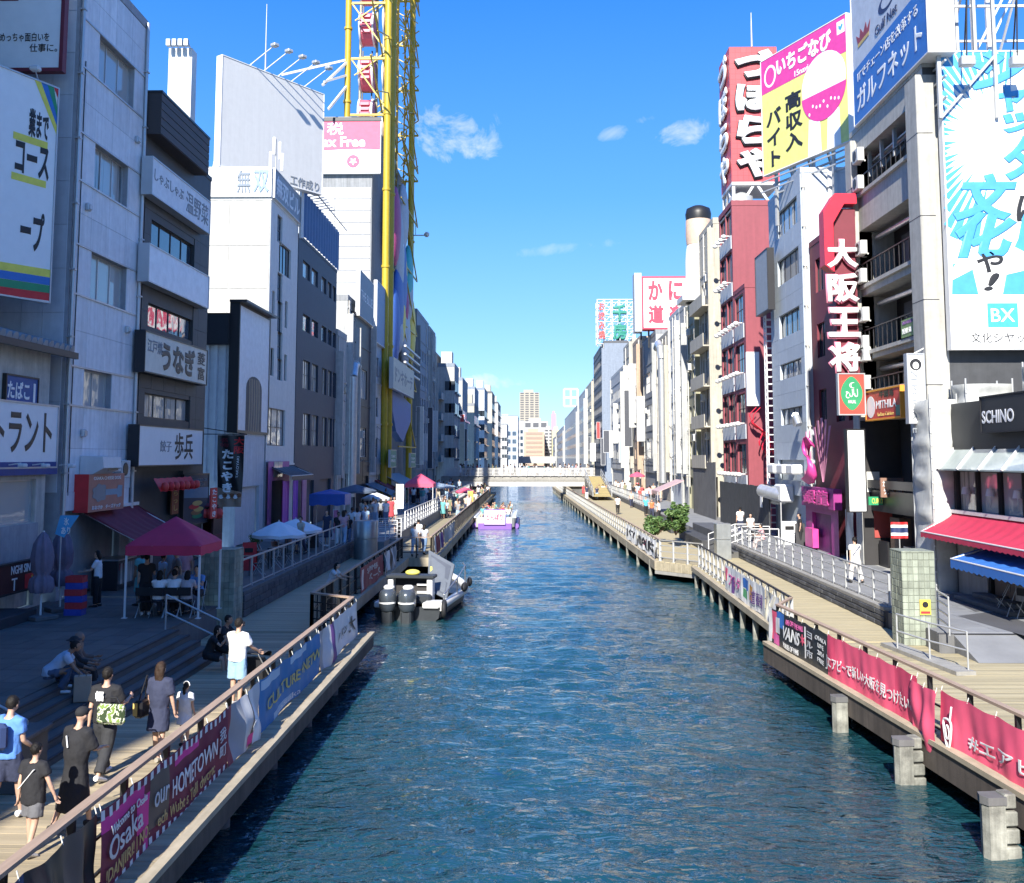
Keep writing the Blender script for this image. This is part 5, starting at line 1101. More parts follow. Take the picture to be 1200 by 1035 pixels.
# tall blue and white board
r = fE.rect(1103,62,1320,411); r = (r[0],r[1],fE.px(1112,411)[1],fE.px(1101,64)[1])
t = sign('shutter_billboard','tall white and sky blue board with brushed blue kanji and a BX square', fE, r, .35, whitep, fr_white, cat='billboard'); W_, H_ = r[1]-r[0], r[3]-r[2]
def B(px, py): x, z = fE.px(px, py); return (x-r[0], z-r[2])
for i in range(34):
    a = R(80+i*5.3); c = B(1165,165); inn = 1.75+.25*math.sin(i*2.1); d_ = Vector((math.cos(a),math.sin(a)))
    t_ = 9e9
    if d_.x < 0: t_ = min(t_, (c[0]-.05)/-d_.x)
    if d_.y > 0: t_ = min(t_, (H_-.06-c[1])/d_.y)
    t_ = min(t_, 4.2)
    if t_ > inn+.1:
        n_ = Vector((-d_.y,d_.x)); wv_ = .04*t_; e = Vector(c)+d_*t_; A = Vector(c)+d_*inn
        patch(t,'blue_ray',[tuple(A),tuple(e-n_*wv_),tuple(e+n_*wv_)], sky_ink, -.352)
patch(t,'blue_field',[B(1111,347),(W_-.05,B(1200,347)[1]),(W_-.05,B(1200,215)[1]),B(1196,240),B(1188,282),B(1180,300),B(1160,300),B(1130,302),B(1112,312)], sky_ink, -.352)
wbl = mg('board_white2',(.83,.83,.82),var=.02)
patch(t,'white_splash',[B(1112,330),B(1135,318),B(1142,348),B(1150,350),B(1170,346),B(1174,324),B(1200,318),B(1200,300),B(1184,292),B(1150,288),B(1125,296),B(1111,318)], wbl, -.362)
def brush(s_, x0, y0, x1, y1, m_, bold=.045, sh=.0):
    a, c = B(x0,y1), B(x1,y0); text(t, s_, (a[0],c[0],a[1],c[1]), -.372, m_, bold=bold, shear=sh)
brush('シ',1132,62,1196,110,sky_ink,.05,.2); brush('ャ',1163,104,1200,136,sky_ink,.05,.2); brush('ッ',1170,135,1215,160,sky_ink,.05,.2); brush('ター',1172,162,1262,215,sky_ink,.05,.2)
brush('文',1112,206,1186,262,sky_ink,.05,.25); brush('化',1115,250,1186,305,sky_ink,.05,.25); brush('は',1186,232,1225,262,ink,.02,.1); brush('や',1140,296,1170,322,ink,.03,.15); brush('!',1148,322,1166,343,ink,.04,.3)
a, c = B(1153,385), B(1187,357); patch(t,'blue_square',[(a[0],a[1]),(c[0],a[1]),(c[0],c[1]),(a[0],c[1])], mg('bx_blue',(.05,.33,.62)), -.354); text(t,'BX',(a[0]+.12,c[0]-.12,a[1]+.2,c[1]-.2),-.362,white_ink,bold=.01)
a, c = B(1133,403), B(1222,391); text(t,'文化シヤッター',(a[0],c[0],a[1],c[1]),-.356,ink)
lm = MB()
for px in (1119,1176,1240):
    x, z = B(px,78); q = MB(); q.bar((x+.3,-.2,H_+.1),(x,-1.3,H_+1.9),.05,.05); q.bar((x,-1.3,H_+1.9),(x-.15,-1.4,z-.2),.04,.04); q.build('lamp_arm', black_metal, t); q = MB(); q.box(x-.42,x+.1,-1.6,-1.25,z-.55,z-.2,.03); q.box(x-.1,x+.45,-1.5,-1.1,H_+1.8,H_+2.05,.03); q.build('lamp', galv, t)
# roof steelwork
t = thing('roof_scaffold','white steel lattice frame on the roof above the blue and white board','scaffold',(15.6,40,21.6)); q = MB()
for x in (0,2.2,4.4,6.2):
    for y in (0,3.5): q.bar((x,y,0),(x,y,8),.16,.16)
for z in (1.2,3.2,5.2,7.2):
    q.bar((0,0,z),(6.2,0,z),.09,.09); q.bar((0,3.5,z),(6.2,3.5,z),.09,.09)
for x in (0,2.2,4.4): q.bar((x,0,1.2),(x+2.1,0,5.2),.08,.08); q.bar((x,0,5.2),(x,3.5,1.2),.08,.08); q.bar((x,3.5,3),(x+2,3.5,7),.08,.08)
q.build('lattice', white_metal, t)
# small shop signs on the gallery building
FM_ = Fr(None,(14.6,47.1,0),R(-90))
sign('curry_house_sign','red and orange curry house sign with a white round badge and white capitals', FM_, FM_.rect(1016,459,1058,494), .25, mg('curry_red',(.55,.06,.05)), mg('curry_orange',(.72,.3,.03)), [('MITHILA', (.32,.88,.36,.62), white_ink, dict(bold=.015)),('Indian Cuisine', (.36,.8,.12,.24), gold_ink),('牛鶏海', (.42,.82,.70,.92), ink, dict(bold=.02))], flush=True, fw=.07)
r = FM_.rect(1016,459,1058,494); th = bpy.data.objects['curry_house_sign']; patch(th,'white_badge',ellipse((r[1]-r[0])*.16,(r[3]-r[2])*.45,(r[1]-r[0])*.13,(r[3]-r[2])*.36,18), white_ink, -.256)
patch(th,'dark_panel',[((r[1]-r[0])*.86,.1),((r[1]-r[0])*.97,.1),((r[1]-r[0])*.97,(r[3]-r[2])*.4),((r[1]-r[0])*.86,(r[3]-r[2])*.4)], teal_ink, -.254)
fz = frame_at((10,38.6,0),0); r = fz.rect(1060,415,1081,497)
t = sign('zero_sign','narrow white projecting sign with vertical black capitals and a round face badge', fz, r, .3, whitep, fr_alu, [('ZEROGATE', (.2,.55,-.15,.74), grey_ink, dict(up=True, bold=.0))]); W_, H_ = r[1]-r[0], r[3]-r[2]
for ch in list(t.children):
    if ch.name.startswith('lettering'): ch.rotation_euler = (0,R(180),0); ch.location = (W_*.75, 0, H_*.61); 
patch(t,'round_badge',ellipse(W_*.5,H_*.84,W_*.33,W_*.33,18), ink, -.304); patch(t,'badge_face',ellipse(W_*.5,H_*.825,W_*.17,W_*.2,14), whitep, -.312)
q = MB(); q.bar((W_,-.15,H_*.55),(W_+.5,-.15,H_*.55),.12,.2); q.bar((W_*.5,-.15,H_),(W_+.6,-.15,H_+.5),.04,.04); q.build('bracket', white_metal, t)
tarp = mat('grey_tarpaulin', (.47,.48,.46), .7, var=.12, bump=.7, bscale=2.2, streak=.2)
def tarp_box(label, x0, x1, y0, y1, z0, z1, cat='scaffold'):
    t = thing('wrapped_column', label, cat, (x0,y0,z0)); H = z1-z0; q = MB()
    def ring(v):
        z = v*H; s = .055*math.sin(z*5.1)+.04*math.sin(z*9.7+1)
        pts = []
        for (ax, ay, bx, by) in ((0,0,x1-x0,0),(x1-x0,0,x1-x0,y1-y0),(x1-x0,y1-y0,0,y1-y0),(0,y1-y0,0,0)):
            for i in range(6):
                u = i/6; bul = math.sin(math.pi*u)*(.09+s); nx, ny = (by-ay), -(bx-ax); l_ = math.hypot(nx,ny); pts.append((ax+(bx-ax)*u+nx/l_*bul+.02*math.sin(z*7+i), ay+(by-ay)*u+ny/l_*bul, z))
        return pts
    q.sweep([ring(v/40) for v in range(41)], True, True); q.build('tarpaulin', tarp, t)
    q = MB()
    for x, y in ((0,0),(x1-x0,0),(0,y1-y0),(x1-x0,y1-y0)): q.tube((x,y,0),(x,y,H+.2),.035,6)
    q.build('scaffold_poles', galv, t)
    for k in range(int(H/.45)): q = MB(); z = .2+k*.45; q.box(-.03,.03,-.06,0,z,z+.06); q.build('tie', white_paint, t)
    return t
tarp_box('column wrapped in wrinkled grey tarpaulin in front of the concrete pillar', 14.38, 15.35, 37.2, 39.0, ZR, zat(1085,468,37.2))
tarp_box('grey tarpaulin wrapped crosspiece sticking out beside the wrapped column', 15.45, 17.1, 36.6, 37.8, zat(1130,497,36.6), zat(1130,450,36.6))
tarp_box('slanting grey tarpaulin bundle above the black cafe sign', 17.3, 18.6, 35.2, 36.2, zat(1190,475,35.2), zat(1190,428,35.2))
# ---- cafe building
cafe = mat('cafe_black_fascia', (.022,.024,.027), .5, var=.15); timber = mat('dark_timber', (.13,.085,.06), .65, var=.25, stretch=(4,4,.4)); glassroof = mat('glass_roof', (.30,.36,.34), .18, var=.08, coat=.4)
b = Bld('cafe_building','low black cafe with a sloping glass roof above red and blue awnings on the right', 1, 28.5, 37.1, 15.1, 8, zat(1165,470,35), z0=ZR)
F = b.F; L = b.L
gl = F.rect(1115,551,1260,599); n = 5; gw = (L-.3)/n
for i in range(n): b.win((.15+i*gw, .15+(i+1)*gw-.06, gl[2], gl[3]), 1, 1, g_curt, black_metal)
dz = F.px(1120,628)[1]
b.hole((2.6,4.0,ZR+.02,dz-.1)); b.hole((4.6,6.4,ZR+.9,dz-.2)); b.hole((6.6,8.2,ZR+.9,dz-.2))
b.finish(cafe, cafe, parapet=0)
for x0, x1 in ((2.6,4.0),): q = MB(); q.box(x0+.1,x1-.1,.1,.16,ZR,dz-.15); F.put('door', q, timber)
for x0, x1 in ((.2,2.5),(4.05,4.55),(6.42,6.58)): q = MB(); q.box(x0,x1,-.05,-.002,ZR,dz-.1); F.put('wall_panel', q, timber if x0 > 3 else conc)
for x0, x1 in ((4.6,6.4),(6.6,8.2)): q = MB(); q.box(x0,x1,-.12,-.002,ZR,ZR+.85); F.put('counter_front', q, stucco); q = MB(); q.box(x0,x1,-.25,.1,ZR+.85,ZR+.9); F.put('counter_top', q, steel)
q = MB()
for i in range(6): q.box(1.6,2.2,-.08,-.052,dz-1.2+i*.16,dz-1.1+i*.16)
F.put('louvre', q, fr_dark)
sl = zat(1150,518,36)
for i in range(n): q = MB(); x0, x1 = .1+i*gw, .1+(i+1)*gw-.07; q.add([(x0,-.55,gl[3]+.05),(x1,-.55,gl[3]+.05),(x1,.35,gl[3]+1.15),(x0,.35,gl[3]+1.15),(x0,-.55,gl[3]),(x1,-.55,gl[3]),(x1,.35,gl[3]+1.1),(x0,.35,gl[3]+1.1)], [(0,1,2,3),(7,6,5,4),(0,4,5,1),(1,5,6,2),(0,3,7,4),(3,2,6,7)]); F.put('roof_pane', q, glassroof)
for i in range(n+1): q = MB(); x = .06+i*gw; q.bar((x,-.58,gl[3]+.05),(x,.35,gl[3]+1.18),.06,.08); F.put('glazing_bar', q, white_metal)
r = F.rect(1158,472,1240,508); sign('cafe_sign','black fascia sign with large pale capitals over the glass roofed cafe', F, (r[0],L,r[2],r[3]+.2), .2, cafe, fr_dark, [('SCHINO', (.02,.42,.25,.6), bg1, dict(bold=.03))], y=-.05)
for i in range(3): th = thing('table_lamp','pale shaded table lamp behind the cafe glass','lamp',F.world(1.0+1.9*i,-.03,gl[2]+.25),F.yaw,'table lamps behind the cafe windows'); q = MB(); q.tube((0,.02,0),(0,.02,.4),.015,6); q.build('stand', steel, th); q = MB(); q.lathe([(.15,.4),(.1,.65)],(0,.02,0),10); q.build('lamp_shade', white_paint, th); th['label'] = ('pale table lamp behind the %s pane of the cafe window counted from the wrapped column' % ('first','second','third')[i])
redc = mat('red_canvas', (.50,.03,.075), .75, var=.1, bump=.1, bscale=6); bluec = mat('blue_canvas', (.03,.15,.48), .75, var=.1)
zt_ = F.px(1128,603)[1]; zl = F.px(1128,603)[1]
f2 = frame_at((15.06,37.2,0), R(-90)); awning('long bright red awning over the cafe ground floor', f2, .0, L, zt_+.05, zt_-.62, 1.15, redc, val=.2)
awning('bright blue awning below the red one at the right edge', f2, 3.4, L, zt_-.75, zt_-1.25, 1.5, bluec, val=.3)
q = MB(); q.box(0,4,-.9,0,0,.14,.02); q.box(.5,3.5,-.5,0,.14,.28,.02); o = thing('door_step','low dark double step in front of the cafe door','step',F.world(1.8,0,ZR),F.yaw); q.build('tread', conc_d, o)
# ---- narrow building with the red vertical letters
b = Bld('red_restaurant','narrow dark red restaurant front behind projecting signs on the right bank', 1, 47.2, 55.6, 15.3, 6, zat(990,250,47.5)); F = b.F
for z in (8.5,12,15.5): 
    for x in (1,4,6): b.win((x,x+1.4,z,z+1.8),2,1,g_dark,fr_dark)
b.hole((1,7.6,ZR,5.0)); b.finish(maroon, greyr, parapet=.3)
fs = frame_at((10,46.1,0),0); r = fs.rect(964,236,1003,440); W_, H_ = r[1]-r[0], r[3]-r[2]
t = thing('gyoza_house_sign','tall red projecting sign with four white studded kanji one above another','sign',fs.world(r[0],0,r[2])); red_l = mg('sign_bright_red',(.62,.02,.05),.4)
q = MB(); q.box(.35*W_,W_*1.0,-.2,.5,-.2,H_-.4); q.build('board', maroon, t)
q = MB(); 
for i in range(9): a0 = math.pi*.5+ i*math.pi/16; 
q.poly([(0,H_*.62),(.28*W_,H_*.58),(.28*W_,H_*.86),(.62*W_,H_*.97),(W_,H_*.97),(W_,H_*1.03),(.35*W_,H_*1.03),(0,H_*.93)], -.5,.3); q.build('curved_frame', red_l, t)
pko = mg('letter_pink',(.68,.22,.30),.4)
for i, ch in enumerate('大阪王将'):
    z1_ = H_*(.765-.195*i); bx = (W_*.05,W_*1.0,z1_-H_*.165,z1_)
    text(t, ch, (bx[0]-.05,bx[1]+.05,bx[2]-.08,bx[3]+.06), -.3, pko, bold=.065, ext=.15); text(t, ch, bx, -.46, white_ink, bold=.04, ext=.1)
fh_ = frame_at((10,44.7,0),0); r = fh_.rect(980,438,1012,487)
t = sign('halal_sign','red square sign with a green pointed oval badge and white script', fh_, r, .25, mg('halal_red',(.62,.06,.04)), fr_alu, [('HALAL', (.36,.64,.28,.36), white_ink, dict(bold=.02))]); W_, H_ = r[1]-r[0], r[3]-r[2]
patch(t,'green_badge',[(W_*(.5+.40*math.sin(a)*(1-.12*abs(math.cos(a))**2)),H_*(.52+.36*math.cos(a)*(1+.12*abs(math.cos(a))**6))) for a in [i*math.pi/18 for i in range(36)]], mg('halal_green',(.02,.25,.10)), -.253)
for ch in t.children:
    if ch.name.startswith('lettering'): ch.location.y = -.02
text(t,'حلال',(W_*.28,W_*.72,H_*.4,H_*.62),-.266,white_ink,bold=.02); text(t,'☾',(W_*.42,W_*.6,H_*.64,H_*.78),-.266,white_ink)
r = fh_.rect(990,503,1012,600); sign('blank_light_box','blank white upright light box under the halal sign', fh_, r, .35, mg('lightbox_white',(.84,.84,.84),.35), fr_dark)
r = fh_.rect(1012,555,1034,592); 
sign('green_sticker_sign','small green and yellow sign under the curry house front', fh_, fh_.rect(1017,582,1036,592), .1, green_ink, None, [('CURRY', (.2,.9,.2,.8), yellow_ink)])
sign('brown_menu_board','brown hanging menu board with white scribbles under the curry house sign', frame_at((10,44,0),0), frame_at((10,44,0),0).rect(1031,560,1058,583), .12, mg('menu_brown',(.25,.14,.1)), None, [('カレー  ナン\nランチ  880', (.08,.92,.15,.85), bg1, dict(bold=.02))])
f_ = frame_at((10,40.5,0),0); r = f_.rect(1044,612,1064,631)
t = thing('striped_flag','small red, white and blue striped flag hanging from the curry house','flag',f_.world(r[0],0,r[2])); W_, H_ = r[1]-r[0], r[3]-r[2]; fw_ = lambda u, v: (W_*u, .05*math.sin(u*9), H_*v)
for a0, a1, m_ in ((0,.17,red_ink),(.17,.34,white_ink),(.34,.66,navy_ink),(.66,.83,white_ink),(.83,1,red_ink)): q = MB(); q.grid(lambda u,v: fw_(u, a0+(a1-a0)*v), 12, 2); q.build('stripe', m_, t)
q = MB(); q.tube((W_*.5,.02,-1.8),(W_*.5,.02,H_),.025,6); q.build('pole', galv, t)
# pink shop
pkm = mg('magenta_paint',(.30,.03,.20),.5); pkl = mg('neon_pink',(.62,.06,.28),.4)
fp = frame_at((14.75,55.4,0), R(-90)); r = fp.rect(948,570,982,592); r2 = fp.rect(946,520,984,640)
t = thing('magenta_bar_front','magenta bar front with pink lettering and a dark purple door','shop front',fp.world(r2[0],.0,ZR),fp.yaw); W_, H_ = r2[1]-r2[0], r[3]-ZR+1.6
q = MB(); wall_sheet(q,0,W_,0,r[2]-ZR,[(1.2,W_-1.2,0,r[2]-ZR-.3)],.3,-.1); q.box(0,W_,-.3,.1,r[2]-ZR,r[3]-ZR); q.build('facade', pkm, t)
q = MB(); q.box(1.2,W_-1.2,.1,.15,0,r[2]-ZR-.3); q.build('door', mg('purple_door',(.12,.02,.12)), t)
text(t,'銀龍',(W_*.08,W_*.9,r[2]-ZR+.12,r[3]-ZR-.1),-.33,pkl,bold=.04,ext=.06)
q = MB(); q.box(W_*.15,W_*.4,-.4,-.1,.15,1.1); q.build('pink_light_box', pkl, t)
z0_ = r[3]-ZR
pts_ = [Vector((W_*.42+x,-.5,z0_+z)) for x, z in ((-1.5,.35),(-.8,.3),(.0,.45),(.55,.85),(.35,1.3),(-.35,1.5),(-.75,1.85),(-.4,2.3),(.3,2.35),(.75,2.1))]; rr_ = [.06,.18,.24,.26,.25,.24,.22,.22,.26,.1]; q = MB(); q.sweep([[p+Vector((r_*math.cos(b)*.8, r_*math.cos(b+1.57)*.9, r_*math.sin(b))) for b in [j_*math.pi/5 for j_ in range(10)]] for p, r_ in zip(pts_, rr_)]); q.build('coiled_dragon', pkl, t)
for k_ in range(1,9): q = MB(); p = pts_[k_]-Vector((W_*.42,0,0)); q.poly([(W_*.42+p.x-.14,p.z+.15),(W_*.42+p.x+.14,p.z+.15),(W_*.42+p.x+.05,p.z+.55)],-.55,-.5); q.build('spine_fin', mg('dusty_pink',(.42,.18,.28)), t)
for i in range(5): q = MB(); a = R(60+i*15); q.poly([(W_*.62,r[3]-ZR+.3),(W_*.62+2.6*math.cos(a)-.15,r[3]-ZR+.3+3.2*math.sin(a)),(W_*.62+2.6*math.cos(a)+.2,r[3]-ZR+.3+3.2*math.sin(a))],-.12-.015*i,-.1-.015*i); q.build('fan_blade', mg('dusty_pink',(.42,.18,.28)), t)
# ---- grey blue building
gb = mat('grey_blue_tile', (.44,.49,.54), .55, var=.07, streak=.12, rnd=.06)
b = Bld('grey_blue_building','grey blue panelled building with wide windows next to the red vertical letters', 1, 55.9, 63.6, 15, 9, zat(943,203,56)); F = b.F; hs_ = []
for xl, yt, xr, yb in ((910.5,252,935,282),(912,307,937,337),(914,371,938,398),(915,428,940,446),(916,480,941,499)): hs_.append(b.pwin(xl,yt,xr,yb,4,1,g_curt,fr_dark))
r = F.rect(913,539,943,562); b.hole(r); b.hole((.5,7,ZR,4.6)); b.finish(gb, bl_w, parapet=.3)
zl = sorted([5.2, b.z1]+[q for h in hs_ for q in h[2:]]+[r[2],r[3]]); zz = []
for a_, c_ in zip(zl, zl[1:]):
    if c_-a_ < .05: continue
    zz.append(a_)
    if c_-a_ > 1.5: zz.append((a_+c_)/2)
zz.append(zl[-1]); cladding(F, .05, b.L-.05, zz, [b.L*i/4 for i in range(1,4)], b.fh, gb)
pipe(b.E, 1.6, 3, b.z1, .16, white_metal); pipe(b.E, .1, 3, b.z1, .07)
for i in range(3): q = MB(); q.box(0,1.5,-.7,-.1,0,.55,.08); F.put('vent_hood', q, white_metal, 1+2.2*i, 0, 5.8)
q = MB(); q.path([(6.5,-.3,8.6),(7.6,-.6,9.0),(7.9,-.5,8.5)], .2, 8); F.put('air_duct', q, duct_m)
sign('blank_grey_board','blank grey upright board between the maroon and grey blue buildings', frame_at((14.6,69,0),R(-90)), frame_at((14.6,69,0),R(-90)).rect(893,302,908,372), .4, mg('board_grey2',(.30,.32,.34)), fr_dark)
t = thing('lattice_ladder','tall white steel ladder mast standing in front of the grey blue building','ladder',(14.7,63.8,ZR)); q = MB(); H_ = zat(907,368,64)-ZR
for x in (0,.62):
    for y in (0,.5): q.bar((x,y,0),(x,y,H_),.07,.07)
q.build('uprights', white_metal, t)
q = MB(); z = .3
while z < H_: q.bar((0,0,z),(.62,0,z),.05,.05); q.bar((0,.5,z),(.62,.5,z),.05,.05); q.bar((0,0,z),(0,.5,z+.4),.04,.04); z += .45
stuff(q.build('rungs', white_metal, t))
# angled strawberry job board
dv = Vector((.443,-1,0)).normalized(); A = Vector((14.05,60.7,0)); f = frame_at(A, math.atan2(dv.y,dv.x)); xl, zb_ = f.px(900,208); _, zt_ = f.px(900,72); xr, _ = f.px(1000,90)
lem = mg('lemon_field',(.66,.66,.20)); mag = mg('magenta_field',(.60,.05,.28))
t = sign('job_billboard','angled lemon and magenta roof billboard with black vertical kanji and a pale round motif', f, (xl,xr,zb_,zt_), .35, lem, fr_white, [('高\n収\n入', (.29,.50,.12,.60), ink, dict(bold=.035)),('バ\nイ\nト', (.06,.25,.05,.54), ink, dict(bold=.035)),('いちごなび', (.2,.84,.79,.95), white_ink, dict(bold=.05)),('15navi', (.42,.58,.71,.76), white_ink, dict(bold=.02))], cat='billboard'); W_, H_ = xr-xl, zt_-zb_
patch(t,'magenta_band',[(.03,H_*.70),(W_*.45,H_*.70),(W_*.97,H_*.70),(W_*.995,H_*.70),(W_*.995,H_-.03),(.03,H_-.03)], mag, -.353)
for ch in list(t.children):
    if ch.name.startswith('lettering'): ch.location.y = -.016
patch(t,'pale_disc',ellipse(W_*.74,H_*.55,W_*.24,H_*.24,28), wbl, -.364); patch(t,'magenta_crescent',ellipse(W_*.74,H_*.50,W_*.245,H_*.25,20,math.pi*1.02,math.pi*1.98), mag, -.372)
for i in range(9): patch(t,'white_seed',ellipse(W_*(.58+.04*i),H_*(.34+.06*abs(math.sin(i*1.9))),.07,.1,8), white_ink, -.38)
for x in (.62,.83): patch(t,'pale_column',[(W_*(x-.07),.05),(W_*(x+.08),.05),(W_*(x+.07),H_*.3),(W_*(x-.05),H_*.3)], wbl, -.36)
patch(t,'strawberry_outline',ellipse(W_*.12,H_*.83,W_*.075,H_*.095,18), white_ink, -.36); patch(t,'strawberry',ellipse(W_*.12,H_*.83,W_*.055,H_*.075,18), mag, -.366)
patch(t,'blue_square',[(W_*.9,H_*.86),(W_*.98,H_*.86),(W_*.98,H_*.96),(W_*.9,H_*.96)], whitep, -.36); patch(t,'bird_mark',[(W_*.92,H_*.9),(W_*.945,H_*.885),(W_*.965,H_*.92),(W_*.95,H_*.935),(W_*.94,H_*.915),(W_*.918,H_*.93)], sky_ink, -.367)
q = MB()
for i in range(5): x = .4+i*(W_-.8)/4; q.bar((x,.3,-3),(x,.3,H_),.16,.16); q.bar((x,2.4,-3),(x,.3,H_*.6),.12,.12)
for z in (-.4,-1.0): q.bar((0,-.5,z),(W_,-.5,z),.08,.08); q.bar((0,.4,z),(W_,.4,z),.1,.1)
stuff(q.build('steel_underframe', galv, t))
# ---- maroon building with the tall sign tower
mar = mat('maroon_cladding', (.25,.05,.065), .6, var=.08, streak=.18)
b = Bld('maroon_building','maroon building with dark windows, lamp clusters and a tall red sign tower on its roof', 1, 75.2, 80.4, 15, 8, zat(855,241,75.2)); F = b.F
zs = [5.6+3.55*i for i in range(6)]
for z in zs: b.win((.35,2.5,z,z+2.3),2,1,g_dark,fr_dark); b.win((2.7,4.8,z,z+2.3),2,1,g_dark,fr_dark)
b.finish(mar, mar, parapet=.4)
for z in zs:
    q = MB(); q.box(.3,4.9,-.06,0,z-1.1,z-.08); F.put('spandrel', q, bl_w)
    for i in range(4): q = MB(); q.ball((.6+1.2*i,-.45,z-.05),.24,.22,.17,8,5); q.bar((.6+1.2*i,0,z),(.6+1.2*i,-.4,z),.06,.06); F.put('flood_lamp', q, white_metal)
b2 = Bld('maroon_wing','lower maroon wing with a flat pillar in front of the taller maroon building', 1, 71.2, 75.1, 15, 2.2, zat(873,337,71.2)); F = b2.F
for z in zs[:4]: b2.win((.3,3.2,z,z+2.1),2,2,g_dark,fr_dark)
b2.finish(mar, mar, parapet=.3)
for z in zs[:4]:
    q = MB(); q.box(.2,3.4,-.06,0,z-1.1,z-.08); F.put('spandrel', q, bl_w)
    for i in range(3): q = MB(); q.ball((.6+1.1*i,-.45,z-.05),.24,.22,.17,8,5); q.bar((.6+1.1*i,0,z),(.6+1.1*i,-.4,z),.06,.06); F.put('flood_lamp', q, white_metal)
fm_ = frame_at((10,70.9,0),0); sign('blank_white_sign','blank white upright sign on the maroon wing', fm_, fm_.rect(874,413,889,476), .3, whitep, fr_white)
t = thing('red_prawn_ornament','shiny red curled ornament fixed to the maroon wing','ornament',fm_.world(*[(fm_.px(895,512)[0]),0,fm_.px(895,512)[1]])); 
for i, (dx, dz, r_) in enumerate(((-.75,.75,.2),(-.45,.6,.42),(-.1,.35,.46),(.15,.0,.42),(.32,-.35,.36),(.45,-.7,.28),(.62,-1.0,.18))):
    q = MB(); a = R(-42-i*6); q.sweep([[(dx+(k-.5)*.42*math.cos(a)-r_*s_*math.cos(b)*math.sin(a)*-1, -.4+.35*s_*math.sin(b), dz+(k-.5)*.42*math.sin(a)+r_*s_*math.cos(b)*math.cos(a)) for b in [j*math.pi/6 for j in range(12)]] for k, s_ in ((0,.55),(.12,.9),(.6,1),(.95,.82),(1,.5))]); q.build('shell_segment', red_l, t)
q = MB()
for k in range(4): q.path([(-.2+.2*k,-.5,.2-.3*k),(-.5+.2*k,-.8,-.35-.3*k),(-.45+.2*k,-.7,-.6-.3*k)],.05,5)
for s in (.0,.3): q.path([(-.8,-.4,.85),(-1.1+s,-.6,1.5),(-.6+s,-.6,2.0)],.03,5)
q.build('feelers', red_l, t)
fb_ = mat('dark_hoarding', (.055,.058,.06), .7, var=.3, streak=.4)
for (lab, pa, pb, zt_, nm) in (('long dark hoarding around the foot of the maroon building',(900,622),(843,610),3.0,'hoarding'),('weathered grey timber screen left of the dark hoarding',(838,606),(812,600),4.4,'hoarding')):
    a, c = at(pa[0],pa[1]+30,ZR), at(pb[0],pb[1]+22,ZR); a.x = c.x = 14.1; a.y = Yof(pa[0],14.1); c.y = Yof(pb[0],14.1); t = thing(nm,lab,'hoarding',(14.1,a.y,ZR)); n = int((c.y-a.y)/1.1)+1
    for i in range(n): q = MB(); y0 = (c.y-a.y)*i/n; q.box(0,.06,y0+.01,y0+(c.y-a.y)/n-.01,0,zt_-.03*(i%2)); q.build('panel', fb_ if zt_ < 4 else conc_d, t)
    if zt_ < 4: sign('hoarding_notice','small white notice on the dark hoarding', Fr(None,(14.08,c.y,0),R(-90)), (c.y-a.y-2.2-0,c.y-a.y-1.6,ZR+1.7,ZR+2.5), .02, whitep)
# sign tower
rz0, rz1 = zat(885,213,76.6), zat(885,55,76.6); ft = frame_at((10,76.6,0),0); xl = ft.px(856,140)[0]; xr = ft.px(912,140)[0]
def tile_pat(n, l, g, c, rgb):
    sp = n.new('ShaderNodeSeparateXYZ'); l.new(g.outputs['Position'], sp.inputs[0]); ad = n.new('ShaderNodeMath'); ad.operation = 'ADD'; l.new(sp.outputs[0], ad.inputs[0]); l.new(sp.outputs[1], ad.inputs[1]); cb = n.new('ShaderNodeCombineXYZ'); l.new(ad.outputs[0], cb.inputs[0]); l.new(sp.outputs[2], cb.inputs[1])
    b = n.new('ShaderNodeTexBrick'); b.offset = 0; b.inputs['Scale'].default_value = 1; b.inputs['Brick Width'].default_value = .42; b.inputs['Row Height'].default_value = .42; b.inputs['Mortar Size'].default_value = .015
    b.inputs['Color1'].default_value = (*rgb,1); b.inputs['Color2'].default_value = (*[q*.85 for q in rgb],1); b.inputs['Mortar'].default_value = (*[q*.55 for q in rgb],1); l.new(cb.outputs[0], b.inputs['Vector']); return b.outputs['Color']
twr = mat('red_sign_tiles', (.55,.07,.08), .45, var=0, pat=tile_pat)
t = thing('blowfish_house_sign_tower','tall red tiled sign tower with huge white hiragana on white steel legs','sign',ft.world(xl,0,rz0)); W_, H_ = xr-xl, rz1-rz0
q = MB(); q.box(0,W_,0,4.2,0,H_); q.build('tower_box', twr, t)
for i, ch in enumerate('づぼらや'):
    z1_ = H_*(.975-.245*i); bx = (W_*.10,W_*.92,z1_-H_*.215,z1_)
    text(t, ch, (bx[0]-.06,bx[1]+.04,bx[2]-.14,bx[3]-.04), -.08, ink, bold=.075, ext=.1); text(t, ch, bx, -.2, white_ink, bold=.06, ext=.14)
    o = text(t, ch, (.4,3.8,bx[2],bx[3]), -.05, white_ink, bold=.06, ext=.2, yaw=R(-90), loc=(0,4.2,0))
q = MB()
for x, y in ((.15,.2),(W_-.15,.2),(.15,4),(W_-.15,4)): q.bar((x,y,-2.6),(x,y,0),.22,.22)
q.bar((.15,.2,-2.6),(W_*.5,.2,0),.18,.18); q.bar((W_-.15,.2,-2.6),(W_*.5,.2,0),.18,.18); q.bar((.15,.2,-2.6),(.15,2,0),.18,.18); q.bar((.15,4,-2.6),(.15,2,0),.18,.18); q.box(0,W_,0,4.2,-.25,-.01); q.build('steel_legs', white_metal, t)
mast('tall white lightning rod on top of the red sign tower', 881, 55, 77, zat(881,15,77)-zat(881,55,77), .09)
